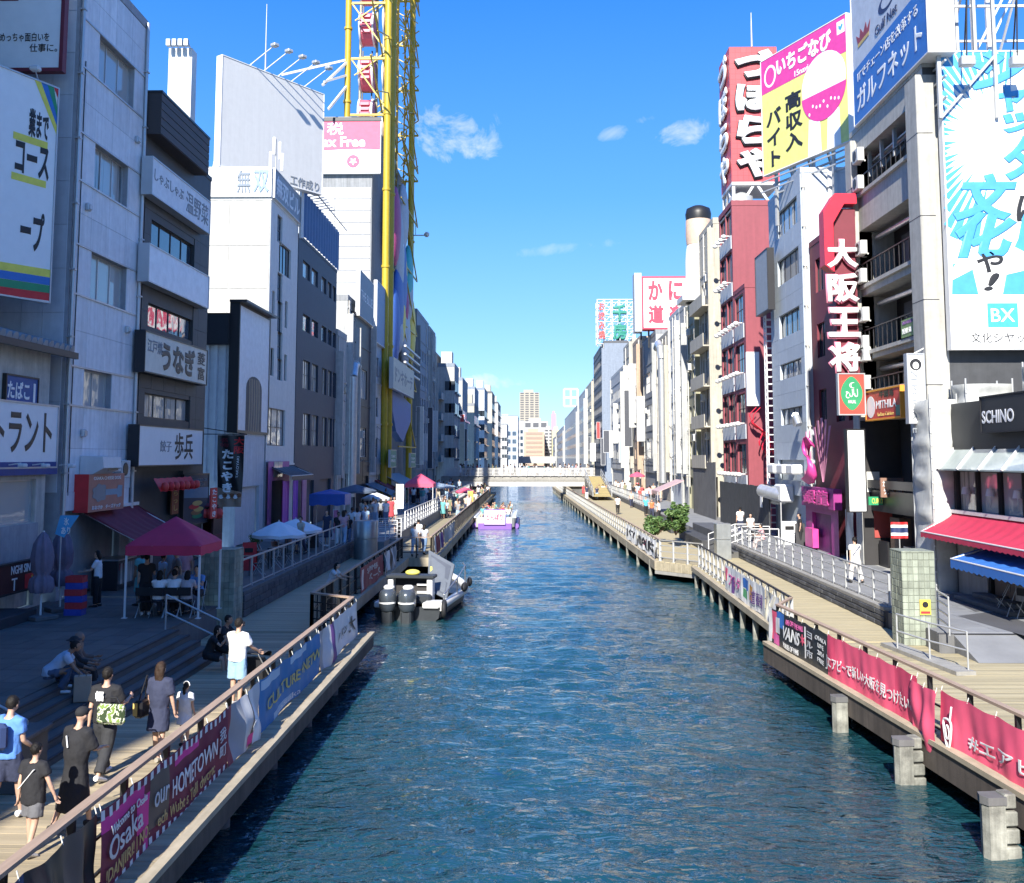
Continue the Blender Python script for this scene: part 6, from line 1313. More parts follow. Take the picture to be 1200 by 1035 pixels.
q = MB(); tt = thing('roof_water_tank','grey roof tank between the legs of the red sign tower','tank',(16.2,77.5,b.z1)); q.lathe([(.9,0),(.9,1.2),(.2,1.6)],n=14); q.build('tank', galv, tt)
# ---- the row going away on the right
row_building('narrow building with cream balconies and many white pipes beside the maroon block', 1, 841, 824, 262, cream, cream, ww=2.2, wh=1.9, balc=cream, acs=6, pipes=4, depth=8, gm=g_dark)
b = row_building('olive rendered building with small sunken windows on the right row', 1, 823.5, 807, 352, olive, olive, ww=1.5, wh=1.6, acs=5, pipes=4, depth=8)
tk = zat(820,352,90); t = thing('statue_stand_in','white and tan drum with dark cap, stand-in for the statue on the olive building','tank',(at_y(820,352,91.5).x,91.5,tk)); H_ = zat(820,243,91.5)-tk  # plain drums standing in for the rooftop statue
q = MB(); q.lathe([(1.25,0),(1.25,H_*.42),(1.15,H_*.55),(1.05,H_*.6)],n=20); q.build('base_drum', whitep, t); q = MB(); q.lathe([(1.1,H_*.6),(1.18,H_*.7),(1.15,H_*.85),(1.0,H_*.9)],n=20); q.build('middle_drum', mg('tan_drum',(.55,.40,.30)), t); q = MB(); q.lathe([(1.12,H_*.86),(1.18,H_*.92),(1.05,H_*.98),(.5,H_*1.01)],n=20); q.build('cap', ink, t)
q = MB(); q.box(-1.8,1.8,-1.8,1.8,0,.5); q.build('plinth', white_paint, t)
row_building('grey panelled slice with a green glass strip on the right row', 1, 806.5, 799, 360, pale, pale, ww=1.6, gm=g_blue, acs=1, pipes=1, fh=2.6)
row_building('tall white finned building in front of the crab house board', 1, 798.5, 786, 366, bl_w, whit, ww=.9, wh=2.4, acs=0, pipes=6)
B6 = row_building('beige building with a huge curved roof duct on the right row', 1, 785.5, 771, 392, beige, cream, ww=1.0, acs=3, pipes=5)
duct(B6, [(8.5,-.5,4),(8.5,-.5,17.6),(8.0,-.55,19.0),(6.6,-.6,19.6),(5.2,-.6,19.2)], .42)
row_building('grey building with white gridded windows on the right row', 1, 770.5, 752, 391, greyr, pale, fh=4.2, ww=4.6, wh=2.6, nx=4, ny=2, gm=g_curt, fm=fr_white, acs=2, pipes=2)
row_building('tan topped slim building beside the gridded grey one', 1, 751.5, 743, 398, tan, tan, ww=1.1, gap=1.2, acs=2, set_=-.3, pipes=2)
row_building('cream building before the dark block with the lattice sign', 1, 742.5, 732, 400, cream, cream, ww=1.0, gap=1.3, acs=3, set_=.3, pipes=3)
row_building('white building with curved pale cladding below the lattice sign', 1, 731.5, 717, 432, whit, whit, ww=.8, gap=1.8, acs=3, depth=4, set_=-.5)
row_building('dark slate block carrying the steel lattice sign', 1, 709, 696.5, 402, darkr, bluegrey, ww=2.2, depth=5, acs=0)
row_building('slim cream building beyond the dark slate block', 1, 696, 687, 446, cream, cream, ww=1.0, wh=1.2, gap=1.6, endwin=True)
row_building('white building with a red sign at its foot far down the right row', 1, 686.5, 679, 458, whit, whit, ww=1.0, wh=1.2, gap=1.8, endwin=True, set_=-.6)
row_building('tall white building with a latticed top far down the right row', 1, 677, 662, 476, whit, whit, ww=1.2, wh=1.2, gap=2, depth=12, endwin=True, set_=-1)
row_building('white stepped building at the far end of the right row', 1, 661, 652, 500, whit, whit, ww=1.5, wh=1.2, gap=2, depth=16, endwin=True, set_=-1.4)
row_building('low white building at the far end of the right row', 1, 651.5, 645, 512, whit, pale, ww=1.5, wh=1.2, gap=2, depth=16, endwin=True, set_=-1.8)
# crab house board
fk = frame_at((10,126,0),0); r = fk.rect(752,324,806,386)
t = sign('crab_house_billboard','big white roof board with a red border and four red brushed characters', fk, r, 2.2, whitep, mg('crab_red',(.62,.04,.08)), [('か', (.14,.46,.54,.92), mg('crab_red',(.62,.04,.08)), dict(bold=.045)),('に', (.58,.9,.54,.92), mg('crab_red',(.62,.04,.08)), dict(bold=.045)),('道', (.14,.48,.1,.46), mg('crab_red',(.62,.04,.08)), dict(bold=.045)),('楽', (.58,.92,.1,.46), mg('crab_red',(.62,.04,.08)), dict(bold=.045))], fw=.22, cat='billboard', flush=True)
q = MB(); q.box(-.9,-.02,-2.4,-.1,-.3,(r[3]-r[2])+.4); q.build('side_face', bl_w, t); q = MB()
for i in range(7): q.bar(((r[1]-r[0])*i/6,-1,-2.2),((r[1]-r[0])*i/6,-1,0),.2,.2)
q.build('legs', fr_dark, t)
# lattice sign
fl_ = frame_at((10,211,0),0); r = fl_.rect(700,351,744,403)
t = thing('lattice_sign','open steel lattice roof sign with red vertical letters and two big green kanji','sign',fl_.world(r[0],0,r[2])); W_, H_ = r[1]-r[0], r[3]-r[2]; q = MB()
for i in range(6):
    q.bar((W_*i/5,0,0),(W_*i/5,0,H_),.14,.14); q.bar((W_*i/5,4,0),(W_*i/5,4,H_),.14,.14)
for j in range(7):
    q.bar((0,0,H_*j/6),(W_,0,H_*j/6),.12,.12); q.bar((0,4,H_*j/6),(W_,4,H_*j/6),.12,.12); q.bar((0,0,H_*j/6),(0,4,H_*j/6),.12,.12)
    for i in range(5):
        if j < 6: q.bar((W_*i/5,0,H_*j/6),(W_*(i+1)/5,0,H_*(j+1)/6),.09,.09); q.bar((W_*i/5,4,H_*(j+1)/6),(W_*(i+1)/5,4,H_*j/6),.09,.09)
q.build('lattice', white_metal, t)
text(t,'千',(W_*.4,W_*.78,H_*.5,H_*.88),-.2,teal_ink,bold=.05,ext=.3); text(t,'房',(W_*.4,W_*.78,H_*.08,H_*.46),-.2,teal_ink,bold=.05,ext=.3); text(t,'お\n好\nみ\n焼',(W_*.02,W_*.2,H_*.1,H_*.92),-.2,mg('neon_red',(.7,.1,.08)),bold=.04,ext=.3)
fq = frame_at((10,300,0),0); sign('red_upright_sign','red and white upright sign far down the right row', fq, fq.rect(680,517,686,542), .4, red_ink, None)
# rooftop lattice frame on the tall white far building
fx = frame_at((10,455,0),0); r = fx.rect(661,456,677,476); t = thing('roof_frame','white square lattice frame on top of the tall far building','roof frame',fx.world(r[0],0,r[2])); q = MB(); W_, H_ = r[1]-r[0], r[3]-r[2]
for i in range(3): q.box(W_*i/2-.4,W_*i/2+.4,0,1,0,H_); q.box(0,W_,.01,.99,H_*i/2-.4,H_*i/2+.4)
q.build('frame', white_paint, t)
# ---- projecting upright signs along both rows
rs_ = random.Random(31); ORD = ('first','second','third','fourth','fifth','sixth','seventh','eighth','ninth','tenth','eleventh','twelfth','thirteenth','fourteenth','fifteenth','sixteenth')
for side, bank, ys in ((-1,'left bank beyond the yellow wheel',(134,141,149,156,165,173,181,190,199,210,222,235,250)),(1,'right bank near the footbridge',(135,143,152,161,171,182,194,207,222,238,256))):
    for i, y in enumerate(ys):
        cn, cc = rs_.choice((('white',(.62,.62,.6)),('white',(.62,.62,.6)),('pale grey',(.42,.43,.44)),('cream',(.55,.5,.38)),('pale blue',(.3,.42,.52)),('red',(.5,.05,.05)),('dark',(.06,.065,.08))))
        w_ = rs_.uniform(.7,1.3); h_ = rs_.uniform(3,9); z_ = rs_.uniform(5,11); x_ = side*15.0-(.05 if side > 0 else 0)
        if side < 0 and y > 160: x_ = at_y(541 if y < 214 else 556 if y < 262 else 566, 540, y+8).x+.2
        f_ = frame_at((x_-w_ if side > 0 else x_, y, 0), 0); sign('upright_sign', '%s projecting upright sign, %s nearest of the %s' % (cn, ORD[i], bank), f_, (0,w_,z_,z_+h_), .3, mg('upright_'+cn.replace(' ','_'), cc), fr_white, group='projecting signs along the canal')
# ---- what closes the view
def block(label, x0, x1, yt, yb, Y, m_, gm=None, rows=0, cols=0, dep=40, name='distant_building', wh=.5, ww=.7):
    a, c = at_y(x0,yt,Y), at_y(x1,yb,Y); t = thing(name,label,'building',(a.x,Y,ZR)); W_, H_ = c.x-a.x, a.z-ZR; zb_ = max(0,c.z-ZR)
    q = MB(); q.box(0,W_,0,dep,0,H_); q.build('wall', m_, t)
    q = MB(); q.box(W_*.2,W_*.7,dep*.2,dep*.6,H_,H_+(H_-zb_)*.06+1); q.build('roof_house', m_, t)
    if rows:
        q = MB()
        for j in range(rows):
            for i in range(cols): x = W_*(i+.5-ww/2)/cols; z = zb_+(H_-zb_)*(j+.35)/rows; q.box(x,x+W_*ww/cols,-.15,.1,z,z+(H_-zb_)*wh/rows)
        stuff(q.build('windows', gm or g_dark, t))
    return t
block('tall cream apartment tower closing the view above the footbridge', 609, 632, 460, 500, 950, mat('tower_cream',(.36,.33,.27),.8), darkr, 15, 4, 30)
block('white apartment block with dark balconies below the cream tower', 614, 642, 494, 536, 760, whit, darkr, 4, 3, 30)
block('tan office block behind the white elevated road', 614, 638, 506, 538, 640, mat('tan_tile',(.42,.32,.24),.8), mat('tan_window',(.30,.22,.17),.5), 6, 1, 30, ww=.8)
block('white and black balconied block right of the tan office', 638, 648, 503, 538, 660, whit, darkr, 9, 2, 25)
block('yellow rendered block at the end of the canal', 647, 657, 504, 538, 620, mat('yellow_render',(.58,.50,.28),.8), None, 0, 0, 20)
t = block('slim pink sign tower above the yellow block', 646.5, 651.5, 485, 506, 640, mat('pink_tower',(.72,.25,.45),.6), None, 0, 0, 6); 
block('glassy grey block at the far left of the vanishing canal', 585, 600, 490, 536, 560, bl_w, g_blue, 8, 3, 20)
a, c = at_y(614,535,560), at_y(653,543,560); t = thing('elevated_road','white elevated road crossing far beyond the footbridge','elevated road',(a.x,560,ZR)); q = MB(); q.box(-30,c.x-a.x+30,0,16,c.z-ZR,a.z-ZR); q.build('deck', whit, t); q = MB()
for i in range(4): q.box((c.x-a.x)*i/3-.8,(c.x-a.x)*i/3+.8,4,8,0,c.z-ZR-.05)
q.build('piers', conc, t)
# ---- pale footbridge
BY = 146; zb_, zt_, zd_ = zat(620,570,BY), zat(620,549,BY), 0
xa, xb = at_y(543,560,BY).x-.2, at_y(690,560,BY).x+.3
t = thing('footbridge','pale footbridge with slatted railings crossing the canal, crowded with people','bridge',(xa,BY,ZT)); W_ = xb-xa; h0, h1 = zb_-ZT, zt_-ZT
bw_ = mat('bridge_pale_grey', (.52,.51,.49), .7, var=.12, streak=.25)
q = MB(); q.box(-3,W_+1.5,0,5.5,h0,h0+1.0); q.build('deck_beam', bw_, t); q = MB(); q.box(-3,W_+1.5,-.12,-.02,h0+.75,h0+1.05); q.build('edge_trim', conc, t)
fl0 = h0+1.4
q = MB(); q.box(-3,W_+1.5,.3,5.2,h0+1.0,fl0); q.build('floor_slab', conc, t)
for y_ in (0.05,5.4):
    q = MB(); n = 16
    for i in range(n+1): x = W_*i/n; q.box(x-.06,x+.06,y_-.05,y_+.05,fl0,h1)
    q.build('railing_posts', bw_, t)
    q = MB()
    for k in range(6): z = fl0+.15+(h1-fl0-.15)*k/5; q.box(-2.6,W_+.6,y_-.03,y_+.03,z-.05,z+.05)
    q.build('railing_slats', bw_, t)
    if y_ < 1:
        for i in range(n):
            if i > 3 and i % 3: q = MB(); q.box(W_*i/n+.08,W_*(i+1)/n-.08,.06,.09,fl0+.12,h1-.9); q.build('infill_panel', bw_, t)
q = MB(); q.box(-.6,.6,0.5,5,-2.5,h0); q.box(W_-.8,W_+.2,.5,5,-2.5,h0); q.build('abutment', conc, t)
q = MB(); q.poly([(.6,h0-.05),(.6,h0-2.2),(1.6,h0-1.1),(3,h0-.05)],.6,4.9); q.poly([(W_-.8,h0-.05),(W_-.8,h0-2.2),(W_-1.8,h0-1.1),(W_-3.2,h0-.05)],.6,4.9); q.build('haunch', conc_d, t)
BRIDGE = (xa, W_, fl0+ZT)
ys_ = mat('yellow_step_paint', (.30,.245,.115), .7, var=.1)
p0, p1 = at(696,582,ZR), at(716,582,ZR); t = thing('yellow_stairs','yellow stairs with steel handrails coming down from the footbridge on the right','stairs',(p0.x,p0.y,ZR)); W_ = p1.x-p0.x; H_ = BRIDGE[2]-ZR; n = 14; D_ = BY+.5-p0.y
for i in range(n): q = MB(); z_ = H_*(i+1)/n; q.box(0,W_,D_*i/n,D_*(i+1)/n,z_-H_/n-.02,z_); q.build('step', ys_, t)
for x in (-.1,W_+.1):
    q = MB(); q.add([(x-.06,0,0),(x-.06,D_,0),(x-.06,D_,H_+.1),(x-.06,0,.3),(x+.06,0,0),(x+.06,D_,0),(x+.06,D_,H_+.1),(x+.06,0,.3)],[(3,2,1,0),(4,5,6,7),(0,1,5,4),(1,2,6,5),(2,3,7,6),(3,0,4,7)]); q.build('side_wall', conc, t)
    q = MB(); q.bar((x,0,1.0),(x,D_,H_+1.0),.08,.08); q.bar((x,0,.5),(x,D_,H_+.5),.06,.06)
    for i in range(6): q.bar((x,D_*i/5,H_*i/5),(x,D_*i/5,H_*i/5+1),.07,.07)
    q.build('handrail', galv, t)
# ================================================================ banners on the railings
cl = lambda n, c, r=.6: mat('cloth_'+n, c, r, var=.12, scale=1.5, spec=.4)
def banner(label, f, x0, x1, z0, z1, pieces, texts=(), amp=.045, seed=1, sag=.05, y=-.06, name='banner'):
    """cloth tied along a railing; pieces (u0,u1,v0,v1,material) tile it"""
    th = thing(name, label, 'banner', f.world(x0,y,z0), f.yaw, 'banners tied to the boardwalk railings'); W_, H = x1-x0, z1-z0; rnd = random.Random(seed); ph = [rnd.uniform(0,6.28) for _ in range(4)]
    def fn(x, z, y_):
        v = z/H; d = amp*(.35+.65*math.sin(math.pi*min(1,max(0,v))))
        yy = d*(math.sin(x*2.6+ph[0]+z*.8)+.55*math.sin(x*6.3+ph[1]-z*1.5)+.3*math.sin(x*13+ph[2]+z*3)+.25*math.sin(z*7+x*3+ph[3]))
        return (x, y_+yy-amp*.9*(1-v), z+(1-v)*sag*math.sin(x*1.9+ph[1])-v*.035*abs(math.sin(x*3.1)))
    for i, pc in enumerate(pieces):
        u0, u1, v0, v1, m = pc[:5]; n = max(3, int((u1-u0)*W_/.055)); q = MB()
        q.grid(lambda u, v: fn((u0+(u1-u0)*u)*W_, (v0+(v1-v0)*v)*H, -.003*pc[5] if len(pc) > 5 else 0), n, max(3,int((v1-v0)*H/.07)))
        q.build('cloth', m, th)
    for tx in texts:
        s, bx, m = tx[:3]; k = dict(tx[3]) if len(tx) > 3 else {}
        text(th, s, (bx[0]*W_, bx[1]*W_, bx[2]*H, bx[3]*H), -.03, m, warp=fn, **k)
    q = MB(); n = max(2, int(W_/.9))
    for i in range(n+1): a = Vector(fn(min(W_-.02,max(.02,W_*i/n)), H-.03, 0)); q.tube(a, a+Vector((0,.03,.1)), .008, 5)
    q.build('tie', rope_m, th); return th, W_, H
fL = Fr(None, (-5.22,6,0), R(90)); lx = lambda px: fL.px(px, 537+(622-px)*.806)[0]
mr = cl('maroon',(.17,.018,.05)); hot = cl('hot_pink',(.70,.04,.27)); blk = cl('black',(.022,.022,.025),.35); nav = cl('navy',(.03,.05,.13),.4); brn = cl('brown',(.12,.09,.075),.5); gry = cl('grey',(.33,.34,.36)); slv = cl('silver',(.55,.56,.57),.45); wht = cl('white',(.72,.72,.71)); blu = cl('blue',(.04,.19,.42)); cyn = cl('pale_blue',(.40,.55,.66)); pur = cl('purple',(.13,.06,.22)); red = cl('red',(.80,.11,.20)); redd = cl('deep_red',(.70,.08,.16)); plum = cl('plum',(.25,.05,.07))
zt_, zb_ = 2.5, 1.5
a, b_ = lx(20), lx(112)
banner('crumpled navy, black and brown banner at the near end of the left railing', fL, a-3, b_, zb_-.05, zt_, [(0,.62,0,1,nav),(.62,.8,0,1,blk),(.8,.9,0,1,brn),(.9,1,0,1,blk)], amp=.08, seed=3)
a, b_ = b_, lx(262); sp_ = [( i/22, i/22+.02, .88, .985, wht, 1.5) for i in range(22)]+[(i/22, i/22+.02, .02, .11, wht, 1.5) for i in range(22)]
banner('maroon and pink banner welcoming people to Osaka in white and gold letters', fL, a, b_, zb_-.06, zt_, [(0,1,0,1,mr),(.0,.28,.74,.9,hot,1),(.23,.32,.3,.74,hot,1),(.28,.31,.0,.3,hot,1),(.5,.72,.8,.9,hot,1),(.32,.45,.2,.9,brn,.8)]+sp_,
       [('Welcome to Osaka', (.04,.29,.68,.79), wht, dict(bold=.012)),('Osaka', (.03,.26,.40,.66), slv, dict(bold=.012)),('!DANJIRI! | NO.', (.02,.31,.14,.34), cl('gold',(.50,.36,.14)), dict(bold=.012)),('our', (.34,.43,.46,.66), slv, dict(bold=.01)),('HOMETOWN', (.46,.88,.42,.68), wht, dict(bold=.012)),('ech Wubt s Tefll dwcrtc', (.36,.86,.18,.34), cl('gold',(.50,.36,.14)), dict(bold=.01)),('我\n町', (.9,.965,.3,.76), slv, dict(bold=.01))], amp=.016, seed=5)
a, b_ = b_, lx(300)
banner('gathered grey and white banner with a bit of pink beside the maroon one', fL, a, b_, zb_, zt_, [(0,.14,0,1,plum),(.14,.35,0,1,gry),(.35,.5,0,1,slv),(.5,.62,0,1,brn),(.62,.8,0,1,wht),(.8,1,0,1,slv),(.4,.6,.05,.25,hot,1.5)], [('O', (.48,.62,.28,.5), wht, dict(bold=.02))], amp=.09, seed=8)
a, b_ = b_, lx(371)
banner('blue banner with yellow capitals between grey and white folds', fL, a, b_, zb_, zt_, [(0,1,0,1,blu),(.02,.3,.8,.97,cyn,1),(.45,.75,.83,.98,cyn,1),(.2,.5,.03,.16,cyn,1)], [('CULTURE', (.08,.58,.36,.6), cl('yellow',(.48,.44,.14)), dict(bold=.015)),('+NETW', (.62,.97,.42,.66), cl('yellow',(.48,.44,.14)), dict(bold=.015)),('osaka', (.25,.6,.06,.18), wht)], amp=.022, seed=11)
a, b_ = b_, lx(388)
banner('bunched grey and purple banner before the white one', fL, a, b_, zb_-.04, zt_, [(0,.35,0,1,gry),(.35,.62,0,1,slv),(.62,1,0,1,pur)], amp=.09, seed=14)
a, b_ = b_, lx(423)
banner('pleated white banner with black brush marks at the far end of the near left railing', fL, a, min(b_,24.9), zb_, zt_, [(0,.84,0,1,wht),(.84,1,0,1,slv)], [('ノ人 ツ', (.1,.5,.35,.6), blk, dict(bold=.01)),('大', (.55,.8,.3,.75), blk, dict(bold=.015))], amp=.03, seed=17)
fM = Fr(None, (-6.62,32.2,0), R(90)); mx_ = lambda px, py: fM.px(px,py)[0]
a, b_ = mx_(421,668), mx_(447,647)
banner('faded red banner with white marks on the railing beside the moored boat', fM, a, b_, 1.55, zt_, [(0,1,0,1,plum),(.04,.12,.1,.9,slv,1.5)], [('ベース', (.3,.85,.2,.5), slv, dict(bold=.02)),('SUMMER', (.2,.7,.62,.85), slv, dict(bold=.02))], amp=.025, seed=21)
a, b_ = b_+.1, 53.4
banner('grey and white pleated banner past the faded red one by the moored boat', fM, a, a+4.2, 1.55, zt_, [(i/9,(i+1)/9,0,1,(wht,brn,gry)[i%3]) for i in range(9)], amp=.08, seed=24)
fN = Fr(None, (xf(54.6)-.3,54.7,0), R(90))
banner('plum and white banner on the railing just past the moored boat', fN, .3, 6, 1.6, zt_, [(0,.25,0,1,wht),(.25,.6,0,1,plum),(.6,.72,0,1,wht),(.72,1,0,1,pur)], amp=.07, seed=26)
banner('thin grey banner further along the far left railing', fN, 7, 15, 1.6, zt_, [(0,.4,0,1,gry),(.4,.7,0,1,slv),(.7,1,0,1,gry)], amp=.06, seed=28)
# right bank
dR = Vector((rr(8)-rr(29.6), 8-29.6, 0)).normalized(); fR = Fr(None, (rr(29.6)-.09,29.6,0), math.atan2(dR.y,dR.x)); rx_ = lambda px, py: fR.px(px,py)[0]
xs_ = [rx_(907,708), rx_(972,741), rx_(1078,789), rx_(1107,801), rx_(1103,799)]
pnk = cl('pink',(.65,.12,.35)); blu2 = cl('bright_blue',(.04,.16,.5))
banner('black printed banner with big white slanted capitals on the right railing', fR, -.35, xs_[1]+.05, 1.5, 2.5, [(0,1,0,1,cl('charcoal',(.03,.032,.036),.4)),(.0,.06,0,1,wht,1),(.06,.16,.1,.95,red,1),(.1,.2,.0,.3,pnk,1.5),(.16,.3,.55,.98,blu2,1),(.14,.22,.35,.8,wht,2),(.64,.66,.1,.9,wht,1)],
       [('VANS', (.30,.58,.36,.7), wht, dict(bold=.03,shear=.25)),('ONE OFF THE WALL', (.35,.64,.76,.9), pnk, dict(bold=.01)),('HOUSE OF VANS', (.3,.56,.12,.26), wht, dict(bold=.01)),('✶', (.59,.66,.4,.7), red, dict(bold=.02)),('OSAKA\nLIVE\n2024\nFREE', (.84,.99,.2,.85), slv, dict(bold=.008)),('ヨ\nル\n市', (.68,.80,.15,.85), slv, dict(bold=.02))], amp=.016, seed=31)
banner('red banner with white Japanese lettering, the far one on the right railing', fR, xs_[1]+.02, xs_[2], 1.32, 2.5, [(0,.11,0,1,redd),(.11,.5,0,1,red),(.5,.78,0,1,red),(.78,1,0,1,redd)], [('エアビーで新しい大阪を見つけたいこ', (.03,.99,.38,.62), wht, dict(bold=.018)),('J', (-.015,.02,.3,.6), wht)], amp=.02, seed=34)
banner('narrow loose red fold of cloth between the two long red banners', fR, xs_[2]-.1, xs_[3]+.02, 1.22, 2.42, [(0,1,0,1,red)], amp=.07, seed=36, y=-.14)
banner("near red banner with a looped white emblem and Japanese lettering on the right railing", fR, xs_[3]-.05, xs_[3]+8.6, 1.28, 2.44, [(0,.06,0,1,redd),(.06,.3,0,1,red),(.3,1,0,1,red)], [('#エアビーで、新しい大阪を', (.115,1,.36,.6), wht, dict(bold=.022))], amp=.024, seed=38)
th = [o for o in bpy.data.objects if o.name.startswith('banner') and 'looped' in o.get('label','')][0]
q = MB(); pts = [Vector((.42+.14*math.sin(t)*(1+.3*math.cos(t)), -.10-.0*t, .52+.26*math.cos(t)-.05*math.cos(2*t))) for t in [i*2*math.pi/20 for i in range(21)]]; q.path(pts, .022, 6); q.path([Vector((.52,-.1,.72)),Vector((.60,-.1,.98))], .02, 6); q.path([Vector((.42+.07*math.sin(t), -.105, .5+.12*math.cos(t))) for t in [i*2*math.pi/12 for i in range(13)]], .018, 6); q.build('printed_loop', wht, th)
dM = Vector((rM(31.2)-rM(48),31.2-48,0)).normalized(); fQ = Fr(None, (rM(48)+.2,48,0), math.atan2(dM.y,dM.x)); qx = lambda px,py: fQ.px(px,py)[0]
a, b_ = qx(851,650), qx(899,690)
banner('white banner with coloured scribbles on the middle right railing', fQ, a, b_, 1.5, 2.5, [(0,1,0,1,wht),(.02,.1,.4,.9,red,1),(.5,.62,.55,.9,blu2,1.5),(.5,.6,.2,.5,cl('green',(.1,.35,.15)),1.5),(.66,.74,.3,.8,cl('orange',(.6,.3,.06)),1.5),(.2,.26,.1,.7,pur,1.2)], [('アミダ', (.14,.46,.3,.8), pnk, dict(bold=.02)),('道頓堀', (.72,.97,.2,.7), pur, dict(bold=.015))], amp=.025, seed=41)
banner('bunched cream banner next to the corner on the middle right railing', fQ, b_+.1, b_+2.0, 1.5, 2.45, [(i/6,(i+1)/6,0,1,(cl('cream',(.55,.52,.42)),gry)[i%2]) for i in range(6)], amp=.1, seed=43)
dF = Vector((rF(53)-rF(90),53-90,0)).normalized(); fG = Fr(None, (rF(70)+.2,70,0), math.atan2(dF.y,dF.x)); gx = lambda px,py: fG.px(px,py)[0]
banner('white banner with black letters, the farther of two on the far right railing', fG, gx(735,618), gx(748,627), 1.55, 2.5, [(0,1,0,1,wht)], [('JOY', (.15,.85,.25,.8), blk, dict(bold=.02))], seed=45)
banner('white banner with black letters and a red spot on the far right railing', fG, gx(749.5,628), gx(770,641), 1.55, 2.5, [(0,1,0,1,wht),(.35,.5,.3,.6,red,1)], [('MARKS', (.05,.95,.25,.8), blk, dict(bold=.02))], seed=46)
# ================================================================ boats
hull_k = mat('dark_hull', (.03,.035,.04), .4, var=.2); hull_w = mat('white_gelcoat', (.72,.72,.70), .3, var=.06, streak=.1); rub = mat('black_rubber', (.02,.02,.022), .7); cowl = mat('outboard_cowl', (.075,.09,.105), .25, metal=.3, var=.05, coat=.5); gpan = mat('grey_hatch_panel', (.13,.145,.165), .5, var=.12); purple_h = mat('purple_hull', (.20,.10,.42), .4, var=.06)
bt = thing('workboat', 'moored dark workboat with two big outboards and a raised grey hatch panel', 'boat', (-4.7,39.4,WZ), R(-7))
def hull(L, W_, H, d=.3, n=14, bow=.55):
    rings = []
    for i in range(n+1):
        t = i/n; y = L*t; k = 1 if t < bow else max(.06, math.cos((t-bow)/(1-bow)*math.pi/2)**.75); w_ = W_/2*k; sh = H+.25*max(0,t-bow)**2*4
        rings.append([(-w_,y,sh),(-w_*.94,y,.1),(-w_*.6,y,-d),(w_*.6,y,-d),(w_*.94,y,.1),(w_,y,sh)])
    return rings
q = MB(); q.sweep(hull(8.2,2.6,.5), True, False); q.build('hull', hull_k, bt)
for s in (-1,1):
    q = MB(); pts = [Vector((s*(r[5][0]-.02),r[5][1],r[5][2]+.02)) for r in hull(8.2,2.6,.5)]; q.path(pts, .16, 10); q.build('side_tube', hull_w if s > 0 else rub, bt)
    q = MB(); q.box(s*.62,s*1.25,-.15,.75,.46,.68,.04); q.build('stern_step', hull_w, bt)
q = MB(); q.box(-1.1,1.1,.1,6,.4,.5); q.build('deck', greyr, bt)
for x in (-.62,.12):
    o = MB(); o.sweep([[(x+a*math.cos(t)*k, -.45+b_*math.sin(t)*k, z) for t in [i*math.pi/8 for i in range(16)]] for z, k, a, b_ in ((.42,.85,.30,.36),(.6,1,.33,.42),(1.0,1.02,.33,.42),(1.14,.92,.32,.40),(1.22,.6,.3,.36))]); ob = o.build('outboard_motor', cowl, bt)
    q = MB(); q.box(x-.2,x+.2,-.7,-.2,-.35,.42,.06); q.build('motor_leg', hull_k, ob)
    q = MB(); q.sweep([[(x+.338*math.cos(t), -.45+.43*math.sin(t), z) for t in [math.pi*1.08+i*math.pi*.84/10 for i in range(11)]] for z in (.70,.76)], False); q.build('stripe', white_ink, ob)
    q = MB(); q.lathe([(.2,0),(.22,.06),(.14,.12)],(x,-.3,1.22),12); q.build('motor_cap', hull_w, ob)
q = MB()
for x in (-1.0,.55): q.box(x,x+.22,.9,1.4,.52,1.45,.03)
q.build('console_sides', hull_w, bt); q = MB(); q.box(-1.05,.85,.8,1.5,1.45,1.58,.03); q.build('console_roof', hull_k, bt); q = MB(); q.box(-.78,.55,1.3,1.4,.55,1.44); q.build('console_back', dark_in, bt)
for z in (.85,1.15): q = MB(); q.box(.1,.5,1.18,1.29,z,z+.08); q.build('console_shelf', hull_w, bt)
q = MB(); q.box(-1.0,.8,.45,.85,.5,.9,.08); q.build('seat_box', hull_k, bt)
q = MB(); A = [Vector(p) for p in ((.4,1.9,.85),(1.3,1.2,.6),(1.25,3.0,1.75),(.0,3.8,2.25))]; nrm = (A[1]-A[0]).cross(A[3]-A[0]).normalized()*.07; q.add([*A,*[p+nrm for p in A]],[(0,1,2,3),(7,6,5,4),(0,4,5,1),(1,5,6,2),(2,6,7,3),(3,7,4,0)]); hp = q.build('hatch_panel', gpan, bt)
q = MB(); B_ = [p+nrm*1.05 for p in A]; c = lambda u,v: B_[0].lerp(B_[1],u).lerp(B_[3].lerp(B_[2],u),v)
for u0,u1,v0,v1 in ((.1,.9,.08,.42),(.1,.9,.5,.9)): P4 = [c(u0,v0),c(u1,v0),c(u1,v1),c(u0,v1)]; q.add([*P4,*[p+nrm*.25 for p in P4]],[(4,5,6,7),(0,4,5,1),(1,5,6,2),(2,6,7,3),(3,7,4,0)])
q.build('raised_panel', mat('grey_hatch_inset',(.09,.10,.12),.5), hp)
q = MB(); q.bar((.45,2.3,.65),(.3,2.8,1.7),.08,.08); q.build('prop', yellow_ink, bt)
q = MB(); q.ball((-.05,1.1,1.66),.3,.25,.12); q.build('yellow_bundle', mat('yellow_bundle',(.7,.62,.12),.6), bt)
q = MB(); n = 14; q.sweep([[(1.42+.1*math.cos(a)*0+.09*math.sin(bb), -.1+(.26+.09*math.cos(bb))*math.cos(a), .45+(.26+.09*math.cos(bb))*math.sin(a)) for bb in [k*2*math.pi/8 for k in range(8)]] for a in [i*2*math.pi/n for i in range(n+1)]], False); tag(q.build('tyre_fender', rub, None, bt.location), 'black tyre fender hanging at the stern corner of the moored workboat', 'tyre')
